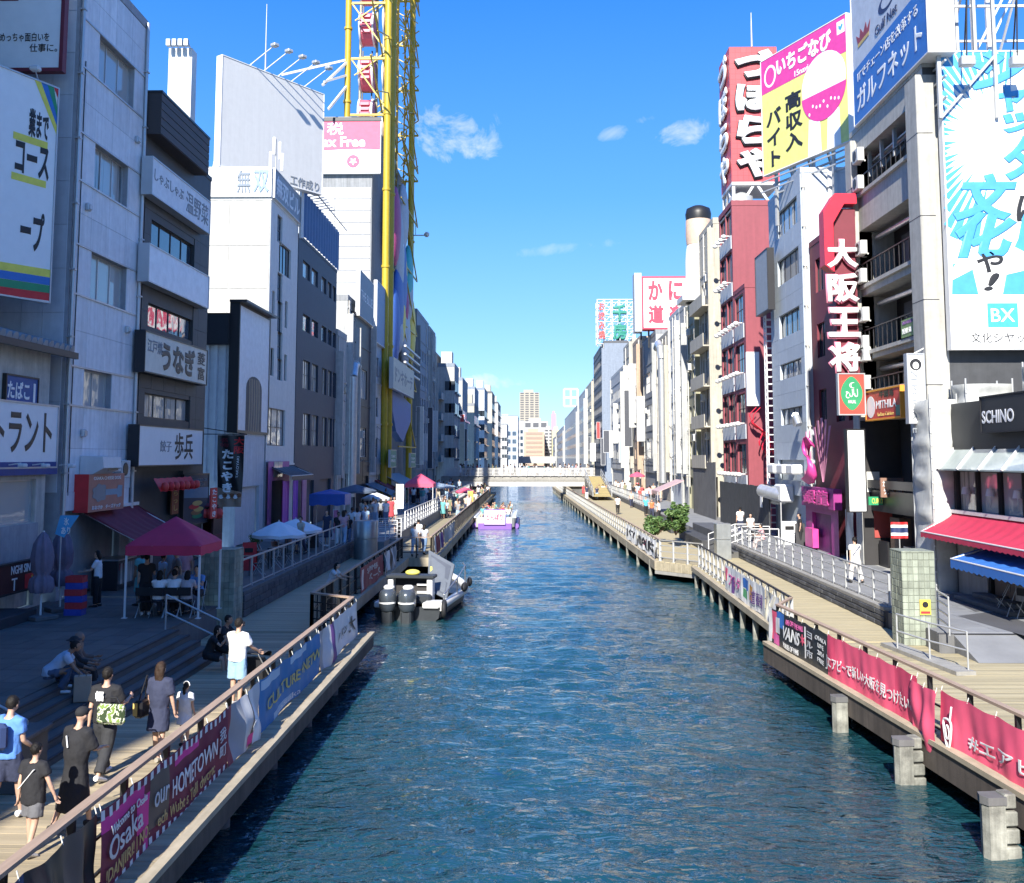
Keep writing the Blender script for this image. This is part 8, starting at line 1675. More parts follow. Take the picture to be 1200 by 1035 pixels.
def person_raw(p):
    """raw closed tubes for each layer, in metres for a 1.70 m adult, origin under the pelvis"""
    J, hz = skeleton(p); B = MB(); f = p.get('fat',1.); fem = p.get('fem',False); sw = .93 if fem else 1
    O = Vector((0,0,hz)); v = lambda k: J[k]+O
    rings_tube(B, [v('pel')+Vector((0,0,-.1)), v('pel'), v('waist'), v('chest'), v('shc'), v('neck')], [(.10*f,.08*f),(.155*f,.105*f),(.125*f,.09*f),(.155*f*sw,.105*f),(.135*sw,.08),(.055,.055)])
    rings_tube(B, [v('shc'), v('neck'), v('nk2'), v('head')], [.06,.052,.05,.05])
    for n in 'lr':
        rings_tube(B, [v('hip'+n)+Vector((0,0,.05)), v('hip'+n).lerp(v('knee'+n),.3), v('knee'+n), v('knee'+n).lerp(v('ank'+n),.3), v('ank'+n), v('ank'+n)+Vector((0,-.01,-.05))], [.085*f,.085*f,.056,.054,.036,.036])
        rings_tube(B, [v('heel'+n)+Vector((0,-.01,.01)), v('ank'+n).lerp(v('toe'+n),.4)+Vector((0,0,-.015)), v('toe'+n)], [(.034,.03),(.042,.035),(.038,.02)], ref=(0,0,1))
        rings_tube(B, [v('shc').lerp(v('sh'+n),.55), v('sh'+n), v('sh'+n).lerp(v('el'+n),.5), v('el'+n), v('el'+n).lerp(v('wr'+n),.35), v('wr'+n), v('wr'+n)+J['hd'+n]*.03], [.07,.058,.046*f,.037,.038,.026,.026])
        rings_tube(B, [v('wr'+n), v('wr'+n)+J['hd'+n]*.045, v('wr'+n)+J['hd'+n]*.095], [(.022,.024),(.02,.04),(.017,.038)])
    h = v('head'); B.ball(h+Vector((0,0,.01)), .074, .094, .112, 16, 10); B.ball(h+Vector((0,.03,-.055)), .052, .06, .05, 10, 6); B.ball(h+Vector((0,.095,-.012)), .014, .02, .024, 8, 5)
    for s in (-1,1): B.ball(h+Vector((s*.076,-.005,-.01)), .012, .022, .032, 8, 5)
    Fg = MB()                                                            # fingers, five each, curled a little
    for s, n in ((-1,'l'),(1,'r')):
        d = J['hd'+n]; w_ = v('wr'+n); side = Vector((0,1,0)); side = (side-d*side.dot(d)).normalized(); palm = side.cross(d).normalized()*(s)
        for k, (o, ln) in enumerate(((-.027,.062),(-.009,.072),(.009,.068),(.026,.052))):
            a = w_+d*.085+side*o*-1; m_ = a+d*ln*.55-palm*.008; e = m_+d*ln*.42-palm*.028; Fg.tube(a, m_, .0088, 6, .0082); Fg.tube(m_, e, .0082, 6, .006)
        a = w_+d*.03+side*.03; m_ = a+d*.032+side*.024-palm*.008; Fg.tube(a, m_, .0105, 6, .009); Fg.tube(m_, m_+d*.03+side*.004-palm*.012, .009, 6, .007)
    Ey = MB()
    for s in (-1,1): Ey.ball(h+Vector((s*.031,.083,.012)), .011, .008, .008, 8, 5); Ey.add([h+Vector((s*x,.093-.2*x*x*5,.034+z)) for x, z in ((.014,-.002),(.046,-.002),(.046,.003),(.014,.004))],[(0,1,2,3)])
    Lp = MB(); Lp.ball(h+Vector((0,.084,-.056)), .024, .008, .008, 10, 4)
    layers = {}
    T = p.get('top'); g = p.get('loose',.02)
    if T:
        S = MB(); hem = p.get('hem', -.06); sl_ = p.get('sleeve', .6)
        lo = v('pel')+Vector((0,0,hem)); dress = p.get('dress')
        if dress:
            zz = [hem+(dress-hem)*i/5 for i in range(6)][::-1]
            fl = p.get('flare',.07); rings_tube(S, [v('pel')+Vector((0,-.01*i,q)) for i, q in enumerate(zz[:-1][::-1])][::-1]+[v('pel'), v('waist'), v('chest'), v('shc'), v('neck')+Vector((0,0,-.02))], [(.19*f+fl*(1-i/5),.15*f+fl*(1-i/5)) for i in range(5)]+[(.18*f,.14*f),(.16*f+g,.12*f+g),(.165*f*sw+g,.115*f+g),(.145*sw+g*.6,.085+g*.5),(.07,.065)], 20)
        else: rings_tube(S, [lo, v('pel')+Vector((0,0,.03)), v('waist'), v('chest'), v('shc'), v('neck')+Vector((0,0,-.02))], [(.165*f+g,.118*f+g),(.162*f+g,.115*f+g),(.14*f+g*1.3,.102*f+g*1.3),(.16*f*sw+g,.112*f+g),(.142*sw+g*.6,.084+g*.5),(.07,.065)], 16)
        for n in 'lr':
            sh, el, wr = v('sh'+n), v('el'+n), v('wr'+n); e1 = sh.lerp(el, min(1,sl_)); pts = [v('shc').lerp(sh,.5), sh, e1]; rd = [.08,.068+g*.4,.058+g*.6]
            if sl_ > 1: e2 = el.lerp(wr, sl_-1); pts.append(e2); rd.append(.042+g*.4)
            rings_tube(S, pts, rd)
        layers['shirt' if not dress else 'dress'] = (S, T)
    if p.get('bottom') and not p.get('dress'):
        S = MB(); ln = p.get('leglen', 1.0); g2 = p.get('loose2',.02)
        rings_tube(S, [v('pel')+Vector((0,0,-.12)), v('pel'), v('waist')+Vector((0,0,-.05))], [(.15*f,.11*f),(.165*f,.118*f),(.14*f,.105*f)], 16)
        for n in 'lr':
            h_, k, a = v('hip'+n), v('knee'+n), v('ank'+n); pts = [h_+Vector((0,0,.04)), h_.lerp(k,.35)]; rd = [.094*f+g2*.5,.090*f+g2]
            if ln < .5: pts.append(h_.lerp(k,ln*2)); rd.append(.078+g2*1.6)
            else: pts += [k, k.lerp(a,(ln-.5)*2*.5), k.lerp(a,(ln-.5)*2*.97)]; rd += [.064+g2,.06+g2,.05+g2*1.2]
            rings_tube(S, pts, rd)
        layers['trousers' if ln > .6 else 'shorts'] = (S, p['bottom'])
    H = MB(); st = p.get('hair','short'); hb = h+Vector((0,-.012,.022))
    if st in ('short','long','bob','bun','pony'):
        H.ball(hb, .086, .101, .108, 16, 10)
    if st in ('long','bob'): rings_tube(H, [h+Vector((0,-.03,.08)), h+Vector((0,-.06,0)), h+Vector((0,-.075,-.1)), h+Vector((0,-.085,-.17 if st == 'bob' else -.30))], [(.08,.06),(.095,.06),(.10,.05),(.07,.03)])
    if st == 'bun': H.ball(h+Vector((0,-.115,.03)), .045,.045,.045)
    if st == 'pony': rings_tube(H, [h+Vector((0,-.09,.03)), h+Vector((0,-.125,-.03)), h+Vector((0,-.115,-.14)), h+Vector((0,-.10,-.26))], [.03,.042,.045,.02])
    if st == 'cap': H.ball(h+Vector((0,-.005,.045)), .09, .108, .085, 16, 8); H.box(h.x-.065,h.x+.065,h.y+.06,h.y+.18,h.z+.05,h.z+.066)
    if st == 'hat': H.ball(h+Vector((0,0,.06)), .09, .105, .08, 16, 8); H.lathe([(.17,.045),(.17,.06),(.09,.07)],h,18)
    if st == 'hijab': H.ball(h+Vector((0,-.015,.01)), .095,.105,.125,16,10); rings_tube(H, [h+Vector((0,-.01,-.02)), h+Vector((0,-.01,-.14)), v('chest')+Vector((0,.0,.02))], [(.09,.10),(.11,.10),(.17,.13)])
    # shoes
    Sh = MB()
    for n in 'lr': rings_tube(Sh, [v('heel'+n)+Vector((0,-.025,.015)), v('heel'+n).lerp(v('toe'+n),.35)+Vector((0,0,.012)), v('toe'+n)+Vector((0,.02,.0))], [(.042,.042),(.048,.04),(.042,.026)], ref=(0,0,1))
    return dict(body=B, fingers=Fg, eyes=Ey, lips=Lp, layers=layers, hair=H, hairmask=(h, st), shoes=Sh, J={k: J[k]+O for k in J if not k.startswith('hd')}, hz=hz)
PROTO = {}
def make_protos(specs):
    """remesh every layer once, all together"""
    tmp = []; raw = {}
    for key, p in specs.items():
        r = person_raw(p); raw[key] = r; vx = p.get('vox', .017)
        def reg(tag_, mb, mode, v_):
            me = mb.mesh('t', []); ob = bpy.data.objects.new('t', me); COL.objects.link(ob); m = ob.modifiers.new('r','REMESH'); m.mode = 'VOXEL'; m.voxel_size = v_; s = ob.modifiers.new('s','SMOOTH'); s.factor = .5; s.iterations = mode; tmp.append((key, tag_, ob))
        reg('body', r['body'], 3, vx)
        for n, (mb, c) in r['layers'].items(): reg(n, mb, 4, vx*1.15)
        reg('hair', r['hair'], 2, vx)
    bpy.context.view_layer.update(); dg = bpy.context.evaluated_depsgraph_get()
    for key, tag_, ob in tmp:
        me = bpy.data.meshes.new_from_object(ob.evaluated_get(dg)); p = specs[key]; r = raw[key]
        if tag_ == 'body':
            n0 = len(me.vertices); bm = bmesh.new(); bm.from_mesh(me)
            if not p.get('far'):
                for mb, mi in ((r['fingers'],0),(r['eyes'],1),(r['lips'],2)):
                    vs = [bm.verts.new(q) for q in mb.v]
                    for f in mb.f:
                        try: fc = bm.faces.new([vs[i] for i in f]); fc.material_index = mi
                        except ValueError: pass
            bm.to_mesh(me); bm.free()
        elif tag_ == 'hair':                                            # open the face
            h, st = r['hairmask']; bm = bmesh.new(); bm.from_mesh(me)
            if st in ('short','long','bob','bun','pony'):
                kill = [v for v in bm.verts if (v.co.y-h.y > .035 and v.co.z-h.z < .055) or (st in ('short','bun','pony') and v.co.z-h.z < -.045 and v.co.y-h.y > -.05 and v.co.z-h.z > -.12)]; bmesh.ops.delete(bm, geom=kill, context='VERTS')
            if st == 'hijab': kill = [v for v in bm.verts if v.co.y-h.y > .05 and abs(v.co.x-h.x) < .062 and -.085 < v.co.z-h.z < .075]; bmesh.ops.delete(bm, geom=kill, context='VERTS')
            if not p.get('far') and st not in ('cap','hat','hijab'):
                bm.normal_update()
                for v in bm.verts: v.co += v.normal*(.012*mnoise.noise(Vector((v.co.x*38, v.co.y*38, v.co.z*14))))
            bm.to_mesh(me); bm.free()
        else:                                                           # cloth folds
            sd = hash(key) % 97; amp = .009 if not p.get('far') else .0
            if amp:
                bm = bmesh.new(); bm.from_mesh(me); bm.normal_update()
                for v in bm.verts: v.co += v.normal*(amp*(mnoise.noise(Vector((v.co.x*16+sd, v.co.y*16, v.co.z*7)))+.6*mnoise.noise(Vector((v.co.x*34, v.co.y*34+sd, v.co.z*18)))))
                bm.to_mesh(me); bm.free()
        me.polygons.foreach_set('use_smooth', [True]*len(me.polygons)); me.update(); PROTO.setdefault(key, {})[tag_] = me
    for key, tag_, ob in tmp: me = ob.data; bpy.data.objects.remove(ob); bpy.data.meshes.remove(me)
    for key, r in raw.items(): PROTO[key]['J'] = r['J']; PROTO[key]['shoes'] = r['shoes'].mesh('shoes', [fab((.03,.03,.03))]); PROTO[key]['spec'] = specs[key]
def setm(o, ms):
    for i, m in enumerate(ms): o.material_slots[i].link = 'OBJECT'; o.material_slots[i].material = m
def person(key, label, loc, yaw=0., h=None, group=None, top=None, bottom=None, skin=None, hair=None, shoes=None):
    """yaw 0 looks away from the bridge"""
    P_ = PROTO[key]; sp = P_['spec']; s = (h or sp.get('h',1.68))/1.70; t = thing('person', label, 'person', loc, yaw, group); t.scale = (s,s,s)
    def add(n, me, ms):
        while len(me.materials) < len(ms): me.materials.append(ms[len(me.materials)])
        o = link(n, me, t); setm(o, ms); return o
    add('body', P_['body'], [skin or skins[sp.get('skin',0)], eye_m, lip_m][:3 if not sp.get('far') else 1])
    for n in ('shirt','dress'):
        if n in P_: add(n, P_[n], [fab(top or sp['top'])])
    for n in ('trousers','shorts'):
        if n in P_: add(n, P_[n], [fab(bottom or sp['bottom'])])
    st = sp.get('hair','short'); add({'cap':'cap','hat':'hat','hijab':'headscarf'}.get(st,'hair'), P_['hair'], [fab(sp['haircol']) if st in ('cap','hat','hijab') else (hair or hair_m)])
    add('shoes', P_['shoes'], [fab(shoes or sp.get('shoes',(.03,.03,.03)))])
    return t
BK = (.016,.016,.019); WH = (.74,.74,.73); NV = (.03,.037,.075)
W1 = dict(legl=(.30,.12), legr=(-.22,.35), footr=.45, arml=(-.25,.14,.25), armr=(.3,.14,.3)); W2 = dict(legl=(-.2,.3), legr=(.28,.1), footl=.4, arml=(.3,.12,.3), armr=(-.25,.14,.25))
ST = dict(legl=(.03,.03), legr=(-.03,.04), arml=(.05,.13,.2), armr=(.05,.13,.25)); SIT = dict(legl=(1.45,1.35), legr=(1.4,1.3), spread=.08, lean=.1)
make_protos({
 'man_black': dict(W1, armr=(.35,.3,1.5), twistr=.3, top=BK, bottom=(.03,.031,.035), loose=.035, loose2=.03, shoes=WH, h=1.75, sleeve=.75),
 'woman_navy': dict(ST, legl=(.12,.05), legr=(-.1,.15), armr=(.05,.2,.15), top=NV, dress=-.42, flare=.02, loose=.04, hair='long', fem=True, h=1.64, sleeve=.85, shoes=(.3,.27,.22)),
 'girl_white': dict(ST, arml=(.1,.35,.2), top=WH, dress=-.36, flare=.05, loose=.03, hair='pony', fem=True, h=1.12, sleeve=.6),
 'man_white': dict(ST, arml=(.5,.15,.5), armr=(.55,.15,.5), top=WH, bottom=(.26,.42,.58), leglen=.46, loose=.035, loose2=.03, h=1.78, shoes=WH, sleeve=.8, hair='short'),
 'woman_black': dict(W2, arml=(.15,.3,.3), armr=(.35,.2,1.1), twistr=.5, top=BK, dress=-.66, flare=.07, loose=.05, hair='cap', haircol=BK, fem=True, h=1.64, sleeve=.95, lean=.05, nod=.15),
 'boy_black': dict(W1, legl=(.12,.05), legr=(-.12,.18), armr=(.1,.4,.2), top=BK, bottom=(.12,.12,.13), leglen=.4, loose=.05, hem=-.16, loose2=.03, h=1.38, shoes=(.5,.48,.45)),
 'man_blue': dict(W2, arml=(.2,.12,.7), armr=(.15,.12,.8), top=(.10,.25,.62), bottom=NV, leglen=.44, loose=.03, loose2=.03, h=1.72, shoes=WH, nod=.2),
 'squat_man': dict(legl=(1.9,2.3), legr=(1.75,2.2), spread=.12, lean=.75, arml=(.55,.1,.3), armr=(.6,.15,.2), top=(.36,.45,.56), bottom=(.06,.09,.15), skin=2, shoes=WH, nod=.2, h=1.7),
 'sit_hat': dict(SIT, lean=.3, arml=(.7,.15,.6), armr=(.7,.15,.6), top=BK, bottom=(.04,.06,.10), hair='hat', haircol=BK, skin=2, sleeve=1.6, h=1.68),
 'sit_hijab': dict(SIT, lean=.12, arml=(.5,.15,1.0), armr=(.5,.15,1.0), top=(.13,.09,.075), bottom=BK, hair='hijab', haircol=(.20,.14,.11), skin=2, sleeve=1.9, fem=True, h=1.6),
 'sit_woman': dict(SIT, lean=.35, arml=(.8,.1,.5), armr=(.9,.2,1.6), top=BK, bottom=BK, leglen=.42, hair='bob', fem=True, h=1.6, nod=.15),
 'sit_man': dict(SIT, lean=.25, armr=(.5,.35,.2), arml=(.8,.1,1.8), top=BK, bottom=BK, leglen=.6, h=1.72, skin=1, nod=.1),
 'chair_white': dict(SIT, lean=.15, arml=(.7,.1,1.2), armr=(.7,.1,1.2), top=WH, bottom=(.05,.06,.09), hair='bob', fem=True, h=1.62, vox=.022),
 'chair_man': dict(SIT, lean=.2, arml=(.6,.1,1.3), armr=(.8,.1,1.0), top=(.5,.56,.62), bottom=BK, hair='short', h=1.68, vox=.022),
 'apron': dict(ST, arml=(.5,.1,.9), armr=(.5,.1,.9), top=WH, bottom=BK, h=1.66, vox=.02, hair='bob', fem=True, sleeve=.7),
 'lean_rail': dict(ST, lean=.35, arml=(.9,.15,.5), armr=(.9,.15,.4), top=(.55,.56,.58), bottom=BK, hair='long', fem=True, h=1.62, vox=.022, nod=.2),
 'man_far_walk': dict(W1, top=WH, bottom=WH, h=1.72, vox=.024, loose=.03, loose2=.03),
 'c_walk_m': dict(W2, top=WH, bottom=NV, h=1.72, vox=.034, far=1), 'c_stand_m': dict(ST, top=WH, bottom=NV, h=1.72, vox=.034, far=1, armr=(.3,.15,1.2)),
 'c_walk_f': dict(W1, top=WH, bottom=NV, h=1.6, vox=.034, far=1, hair='long', fem=True), 'c_dress': dict(ST, top=WH, dress=-.5, h=1.6, vox=.034, far=1, hair='bob', fem=True), 'c_sit': dict(SIT, top=WH, bottom=NV, vox=.036, far=1, arml=(.5,.1,1.), armr=(.5,.1,1.)),
})
def on(px, py, z): return at(px, py, z)
# near people on the left
p1 = person('man_black', 'man in a black T-shirt with white back print walking away, holding a camouflage tote', on(121,912,ZD), R(-8))
J = PROTO['man_black']['J']
text(p1, '幅', (-.085,.055,1.245,1.40), 0, white_ink, bold=.05, loc=(0,-.172,-.02), name='back_print', ext=.004)
camo_m = mat('camouflage_cloth', (.12,.16,.05), .8, var=0, pat=lambda n,l,g,c,rgb: (lambda t, cr: (l.new(g.outputs['Position'], t.inputs['Vector']), l.new(t.outputs['Fac'], cr.inputs['Fac']), cr.outputs['Color'])[-1])(*(lambda t, cr: (setattr(t.inputs['Scale'],'default_value',13.), setattr(cr.color_ramp,'interpolation','CONSTANT'), setattr(cr.color_ramp.elements[0],'color',(.035,.06,.02,1)), setattr(cr.color_ramp.elements[1],'position',.47), setattr(cr.color_ramp.elements[1],'color',(.62,.62,.50,1)), setattr(cr.color_ramp.elements.new(.56),'color',(.16,.24,.05,1)), (t, cr))[-1])(n.new('ShaderNodeTexNoise'), n.new('ShaderNodeValToRGB'))))
b0 = Vector(p1.location); bg_ = thing('tote_bag','green and cream camouflage tote bag tucked under the arm of the man in black','bag',b0+Vector((.0,-.27,.93)),R(-8)); q = MB(); q.box(-.02,.46,-.07,.06,0,.32,.05); q.build('pouch', camo_m, bg_); q = MB(); q.path([(.05,0,.3),(.12,0,.42),(.3,0,.42),(.38,0,.3)],.012,6); q.build('strap', blk, bg_)
p2 = person('woman_navy', 'woman in a navy shirt dress with long brown hair, walking with a girl', on(185,890,ZD), R(-12), hair=hair_b)
b0 = Vector(p2.location); bg_ = thing('shoulder_bag','black shoulder bag with a gold panel beside the woman in navy','bag',b0+Vector((-.30,-.02,.72)),R(-12)); q = MB(); q.box(-.08,.08,-.14,.14,0,.3,.03); q.build('pouch', blk, bg_); q = MB(); q.box(-.085,-.0,-.146,-.14,.04,.26); q.build('panel', gold_ink, bg_); q = MB(); q.path([(0,-.1,.29),(.1,-.03,.72),(0,.1,.29)],.012,6); q.build('strap', blk, bg_)
p3 = person('girl_white', 'little girl in a white dress with a white headband and ponytail', on(216,874,ZD), R(-15))
h_ = PROTO['girl_white']['J']['head']; q = MB(); q.path([h_+Vector((.095*math.cos(a),.0,.02+.105*math.sin(a))) for a in [i*math.pi/10 for i in range(11)]],.014,6); q.build('headband', white_ink, p3)
p4 = person('man_white', 'man in a white T-shirt and pale blue shorts pushing a stroller', on(277,826,ZD), R(-20))
b0 = Vector(p4.location); st_ = thing('stroller','black folding baby stroller pushed by the man in white','stroller',b0+Vector((.32,.62,0)),R(-20)); 
q = MB(); q.sweep([[(x,-.18,.45),(x,.2,.38),(x,.3,.42),(x,.12,.55),(x,-.1,.9),(x,-.2,.9)] for x in (-.2,.2)], True, False); q.build('seat', blk, st_); q = MB(); q.grid(lambda u,v:(-.22+.44*u,-.22+.34*math.sin(v*1.9),.82+.2*math.cos(v*1.9-.7)),4,8); q.build('hood', blk, st_)
for x in (-.24,.24):
    q = MB(); q.path([(x,-.42,1.02),(x,.3,.14)],.014,6); q.path([(x,-.3,.14),(x,.1,.55)],.014,6); q.build('side_frame', galv, st_)
    for y_ in (-.3,.32): q = MB(); q.sweep([[(x+dx,y_+r*math.cos(a),.1+r*math.sin(a)) for a in [k*math.pi/7 for k in range(14)]] for r, dx in ((.03,-.02),(.1,-.02),(.1,.02),(.03,.02))],True,False); q.build('wheel', rub, st_)
q = MB(); q.tube((-.24,-.42,1.02),(.24,-.42,1.02),.016,8); q.build('handle', rub, st_)
p5 = person('woman_black', 'woman in a long black dress and dark cap holding a boy by the hand', on(86,972,ZD), R(-25))
q = MB(); q.path([Vector((-.03,-.165,1.36)),Vector((.015,-.175,1.2))],.012,6); q.build('lace_strap', wht, p5)
p6 = person('boy_black', 'boy in an oversized black T-shirt and grey shorts with a white strap across his back', on(36,1003,ZD), R(-18))
q = MB(); q.bar(Vector((.13,-.145,1.40)),Vector((-.15,-.165,1.08)),.035,.012); q.build('shoulder_strap', wht, p6)
p7 = person('man_blue', 'man in a blue T-shirt and navy shorts at the left edge, looking down', on(6,962,ZD), R(-12))
q = MB(); q.box(-.15,.15,-.30,-.16,1.05,1.42,.05); tag(q.build('backpack', nav, None, p7.location, R(-12)), 'dark backpack worn by the man in blue at the left edge', 'backpack')
# sitting on the steps
def seat_z(key): return PROTO[key]['J']['pel'].z
def seated(key, label, px, py, yaw, seat, **k):
    """py: pixel of the seat; the figure is lowered or raised so that its pelvis rests on the seat height"""
    s = PROTO[key]['spec'].get('h',1.68)/1.7; c = at(px, py, seat); return person(key, label, (c.x, c.y, seat-(seat_z(key)-.11)*s), yaw, **k)
person('squat_man', 'man in a pale blue T-shirt and jeans squatting on the top steps with white shoes', at(56,812,ZT-.14)+Vector((0,0,0)), R(-70))
seated('sit_hat', 'person in black with a black hat sitting on the top step of the broad stairs', 72, 797, R(-75), ZT)
seated('sit_hijab', 'woman in a brown headscarf sitting on the top step beside a paper bag', 86, 789, R(-70), ZT)
c = at(101,822,ZT-.28); c.x = -8.87; t = thing('paper_bag','large brown paper carrier bag on the steps beside the seated group','bag',(c.x,c.y,ZT-.28),R(20)); q = MB(); q.box(-.16,.16,-.09,.09,0,.5,.01); q.build('bag_body', mat('kraft_paper',(.34,.27,.20),.8,bump=.2,bscale=10), t); q = MB(); q.path([(-.07,-.1,.5),(-.05,-.11,.62),(.05,-.11,.62),(.07,-.1,.5)],.008,5); q.build('handle', brn, t)
seated('sit_woman', 'woman in black sitting at the far end of the steps, chin on hand', 243, 772, R(-85), ZT-.42)
seated('sit_man', 'man in black sitting close behind the woman at the far end of the steps', 258, 763, R(-95), ZT-.28)
# under the tent and at the shop
lab_s = ('bobbed-haired person in white on the second folding chair of the near row','short-haired person in white on the third folding chair of the near row','woman in pale clothes on the folding chair beside the green pillar','man in a light shirt at the left behind the near tables of the tent','man in blue at the right behind the near tables of the tent')
for i, (k, s, tp) in enumerate((('chair_white',1,WH),('chair_man',2,WH),('chair_white',3,(.42,.38,.40)),('chair_man',4,(.30,.32,.36)),('chair_man',5,(.12,.28,.60)))):
    dx, dy = SEATS[s]; sc_ = PROTO[k]['spec']['h']/1.7; person(k, lab_s[i], (TX+dx, TY+dy+(-.02 if s < 4 else .02), ZT+.46-(seat_z(k)-.10)*sc_), 0 if s < 4 else R(180), top=tp, group='guests seated under the tent')
person('c_stand_m', 'person in black with white shoes standing inside the left leg of the tent', (TX+.35,TY+.75,ZT), R(20), top=BK, bottom=BK, shoes=WH)
person('man_far_walk', 'man in grey standing at the back of the wine red tent', (TX+.7,TY+2.3,ZT), R(120), top=(.2,.2,.23), bottom=BK)
ap = person('apron', 'shop assistant in a white shirt and long black apron standing at the counter', at(113,711,ZT), R(95)); q = MB(); q.grid(lambda u,v: (.17*math.cos(u*math.pi), .06+.13*math.sin(u*math.pi), .35+.85*v),12,6); q.build('apron', blk, ap)
person('lean_rail', 'woman with long dark hair leaning on the dark railing of the shaded left boardwalk', (-6.98,at(405,700,ZD).y-3.0,ZD), R(-100))
# ---- people along both banks, on the boat and the footbridge
rnd = random.Random(12)
TOPS = [('white',WH),('white',WH),('white',(.68,.68,.66)),('black',BK),('navy',NV),('grey',(.25,.26,.28)),('pale blue',(.35,.48,.62)),('red',(.50,.06,.07)),('beige',(.48,.42,.33)),('teal',(.12,.36,.36)),('pink',(.60,.33,.36)),('khaki',(.22,.22,.13))]
BOTS = [('dark trousers',NV),('black trousers',BK),('jeans',(.11,.17,.28)),('pale jeans',(.30,.42,.55)),('beige trousers',(.42,.37,.29)),('white trousers',(.65,.65,.63))]
KEYS = ['c_walk_m','c_stand_m','c_walk_f','c_dress']
def crowd(place, spots, z, group, yaws=(0,180), sitting=False):
    MADE = []
    for (x, y) in spots:
        k = 'c_sit' if sitting else rnd.choice(KEYS); tn, tc_ = rnd.choice(TOPS); bn, bc = rnd.choice(BOTS); hair = rnd.choice([hair_m,hair_m,hair_b])
        who = {'c_walk_m':'man','c_stand_m':'man','c_walk_f':'long-haired woman','c_dress':'woman','c_sit':'passenger'}[k]
        what = ('a %s dress' % tn) if k == 'c_dress' else ('a %s shirt' % tn if k == 'c_sit' else '%s and %s' % (tn, bn))
        MADE.append(t_ := person(k, ('%s in %s %s' % (who, what, place)), (x, y, z), R(rnd.choice(yaws)+rnd.uniform(-35,35)), group=group, top=tc_, bottom=bc, skin=skins[rnd.choice((0,0,1,2))], hair=hair, h=rnd.uniform(1.52,1.82), shoes=rnd.choice([BK,WH,(.2,.15,.1)])))
    ax = 0 if abs(yaws[0]) == 90 else 1; by = {}
    for t_ in MADE: by.setdefault(t_['label'], []).append(t_)
    for lb, ts in by.items():
        if len(ts) < 2: continue
        ts.sort(key=lambda q: (round(q.location[ax],1), q.location[0]))
        for i, q in enumerate(ts): q['label'] = lb+', '+(('leftmost','second from left','third from left') if ax == 0 else ('nearest','second nearest','third nearest'))[i] if i < 3 else lb+', '+('fourth','fifth','sixth','seventh','eighth','ninth','tenth','eleventh','twelfth')[min(i-3,8)]+(' from left' if ax == 0 else ' nearest')
def scatter(n, x0, x1, y0, y1, dmin=.55, edge=None):
    out = []
    for _ in range(n*40):
        if len(out) >= n: break
        y = rnd.uniform(y0,y1); x = rnd.uniform(x0, x1) if edge is None else rnd.uniform(x0, edge(y))
        if all((x-a)**2+(y-b)**2 > dmin*dmin for a, b in out): out.append((x,y))
    return out
crowd('by the navy block', [(p.x,p.y) for p in (at(a,b,ZT) for a,b in ((383,640),(402,640),(404,636),(412,634),(418,630),(428,628),(396,640),(408,638),(352,650)))], ZT, 'people by the navy block')
crowd('near the small white parasol', [(p.x,p.y) for p in (at(a,b,ZT) for a,b in ((428,618),(434,616),(440,617),(446,614),(452,616),(458,613),(437,612),(425,614),(462,610),(449,610)))], ZT, 'people near the white parasol')
crowd('around the wine red tent', [(TX+.62,TY+3.3),(TX+.25,TY+2.35),(TX-.5,TY+2.6),(TX+.1,TY+3.7),(TX+.45,TY+2.9)], ZT, 'people around the tent', yaws=(60,-60,180))
for i,(a,b,k,lab,tc_,bc) in enumerate(((486,652,'c_walk_m','man in a white T-shirt and pale jeans walking past the moored boat',WH,(.30,.42,.55)),(497,650,'c_walk_f','woman in blue jeans walking beside the man in white past the moored boat',(.5,.52,.56),(.16,.26,.42)),(466,640,'c_dress','woman in black standing by the white railed stairs on the left boardwalk',BK,BK),(490,645,'c_stand_m','person in white just ahead of the couple past the moored boat',WH,BK))):
    c = at(a,b,ZD); person(k, lab, c, R(rnd.uniform(-20,20)), group='people on the left boardwalk past the boat', top=tc_, bottom=bc)
crowd('beyond the pink tent', scatter(44,-14,-8.4,92,142), ZT, 'crowd on the left terrace')
crowd('on the far left boardwalk', scatter(26,-8,-5.7,84,142), ZD, 'crowd on the far left boardwalk')
crowd('in the purple tour boat', [(CB.x+dx, CB.y+1.9+j*1.6) for j in range(6) for dx in (-1.1,-.4,.45,1.15)], CB.z+.6+.42-(PROTO['c_sit']['J']['pel'].z-.1), 'passengers of the tour boat', yaws=(180,), sitting=True)
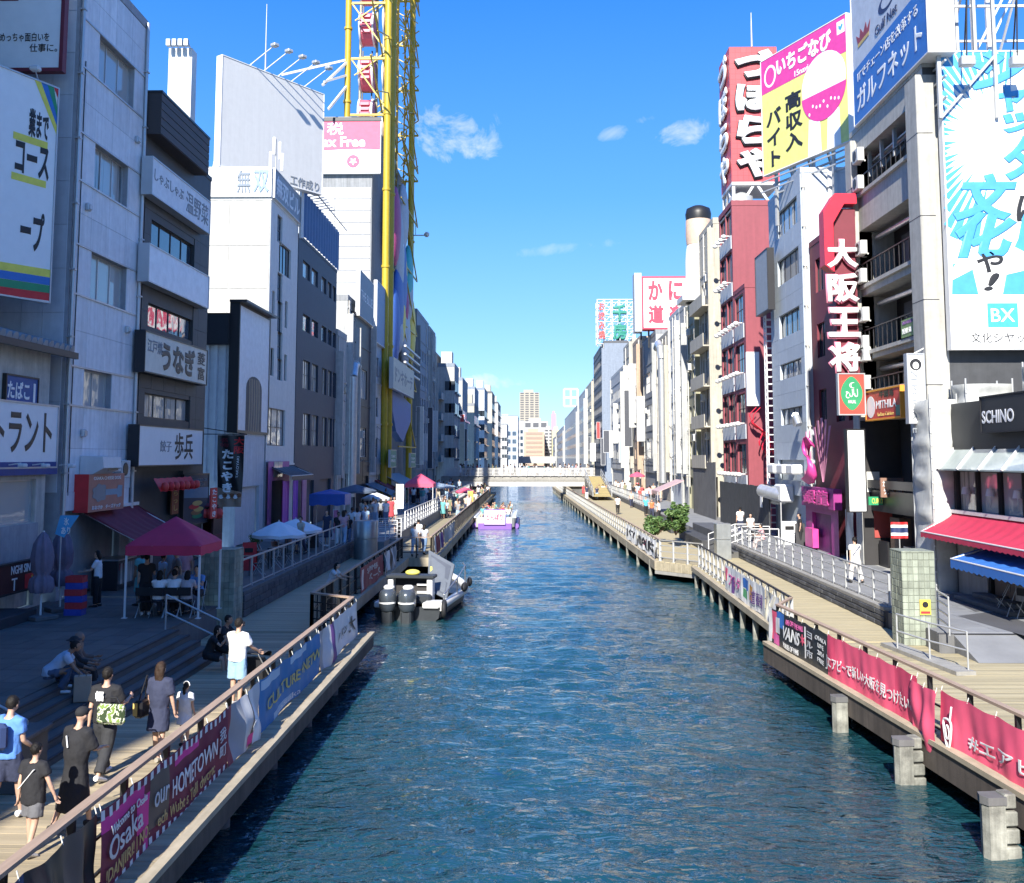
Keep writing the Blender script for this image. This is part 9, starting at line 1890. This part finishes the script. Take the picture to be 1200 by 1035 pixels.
bx0, bw0, bz0 = BRIDGE; crowd('on the footbridge', scatter(46, bx0-.5, bx0+bw0, BY+.5, BY+5, .45), bz0, 'people on the footbridge', yaws=(90,-90))
crowd('near the yellow stairs', scatter(18, 11.4, 14.5, 104, 142), ZR, 'people near the yellow stairs')
crowd('on the far right boardwalk', scatter(12, 6.0, 10, 125, 160), ZD, 'people on the far right boardwalk')
crowd('under the footbridge at left', scatter(12, -9, -6, 143, 158), ZD, 'people under the footbridge')
for i,(a,b,k,lab,tc_,bc,yw) in enumerate(((1003,684,'man_far_walk','man all in white with a dark strap across his back on the right terrace',(.7,.68,.64),(.62,.6,.57),10),(868,628,'c_stand_m','person in white with a bag strap facing the dark hoarding',WH,NV,0),(880,636,'c_walk_f','woman in white with black trousers before the dark hoarding',WH,BK,180),(894,642,'c_sit','person in pink crouching near the ladder mast',(.6,.35,.36),(.5,.4,.38),100),(851,612,'c_stand_m','person in white half hidden behind the green bushes',WH,NV,0),(757,600,'c_walk_m','man in bright blue walking near the pale pink canopy',(.08,.38,.6),BK,180),(764,602,'c_walk_f','woman in orange red walking next to the man in blue',(.65,.16,.06),NV,180),(724,598,'c_walk_m','man in white alone on the gangway below the yellow stairs',WH,BK,0),(778,606,'c_stand_m','person in white under the pale pink canopy',WH,BK,60),(938,640,'c_stand_m','person in black beside the leaning black board',BK,BK,90),(750,590,'c_dress','woman in red by the red parasol on the right bank',(.5,.08,.07),BK,180),(771,590,'c_walk_f','woman in grey by the pale pink canopy',(.3,.3,.32),NV,180),(722,577,'c_stand_m','person in white at the top of the right terrace by the footbridge',WH,BK,0),(740,590,'c_walk_m','person in beige near the far right railing',(.48,.42,.33),NV,180))):
    c = at(a,b,ZR); c = at(a,b+5,ZD) if c.x < 11.05 else c; c.x = min(c.x, 10.6) if c.z < 1.8 else c.x; t = person(k, lab, c if k != 'c_sit' else c+Vector((0,0,-.1)), R(yw), top=tc_, bottom=bc)
    if k == 'man_far_walk': q = MB(); q.bar(Vector((.14,-.15,1.42)),Vector((-.16,-.15,1.05)),.035,.012); q.build('shoulder_strap', nav, t)
finish_texts()
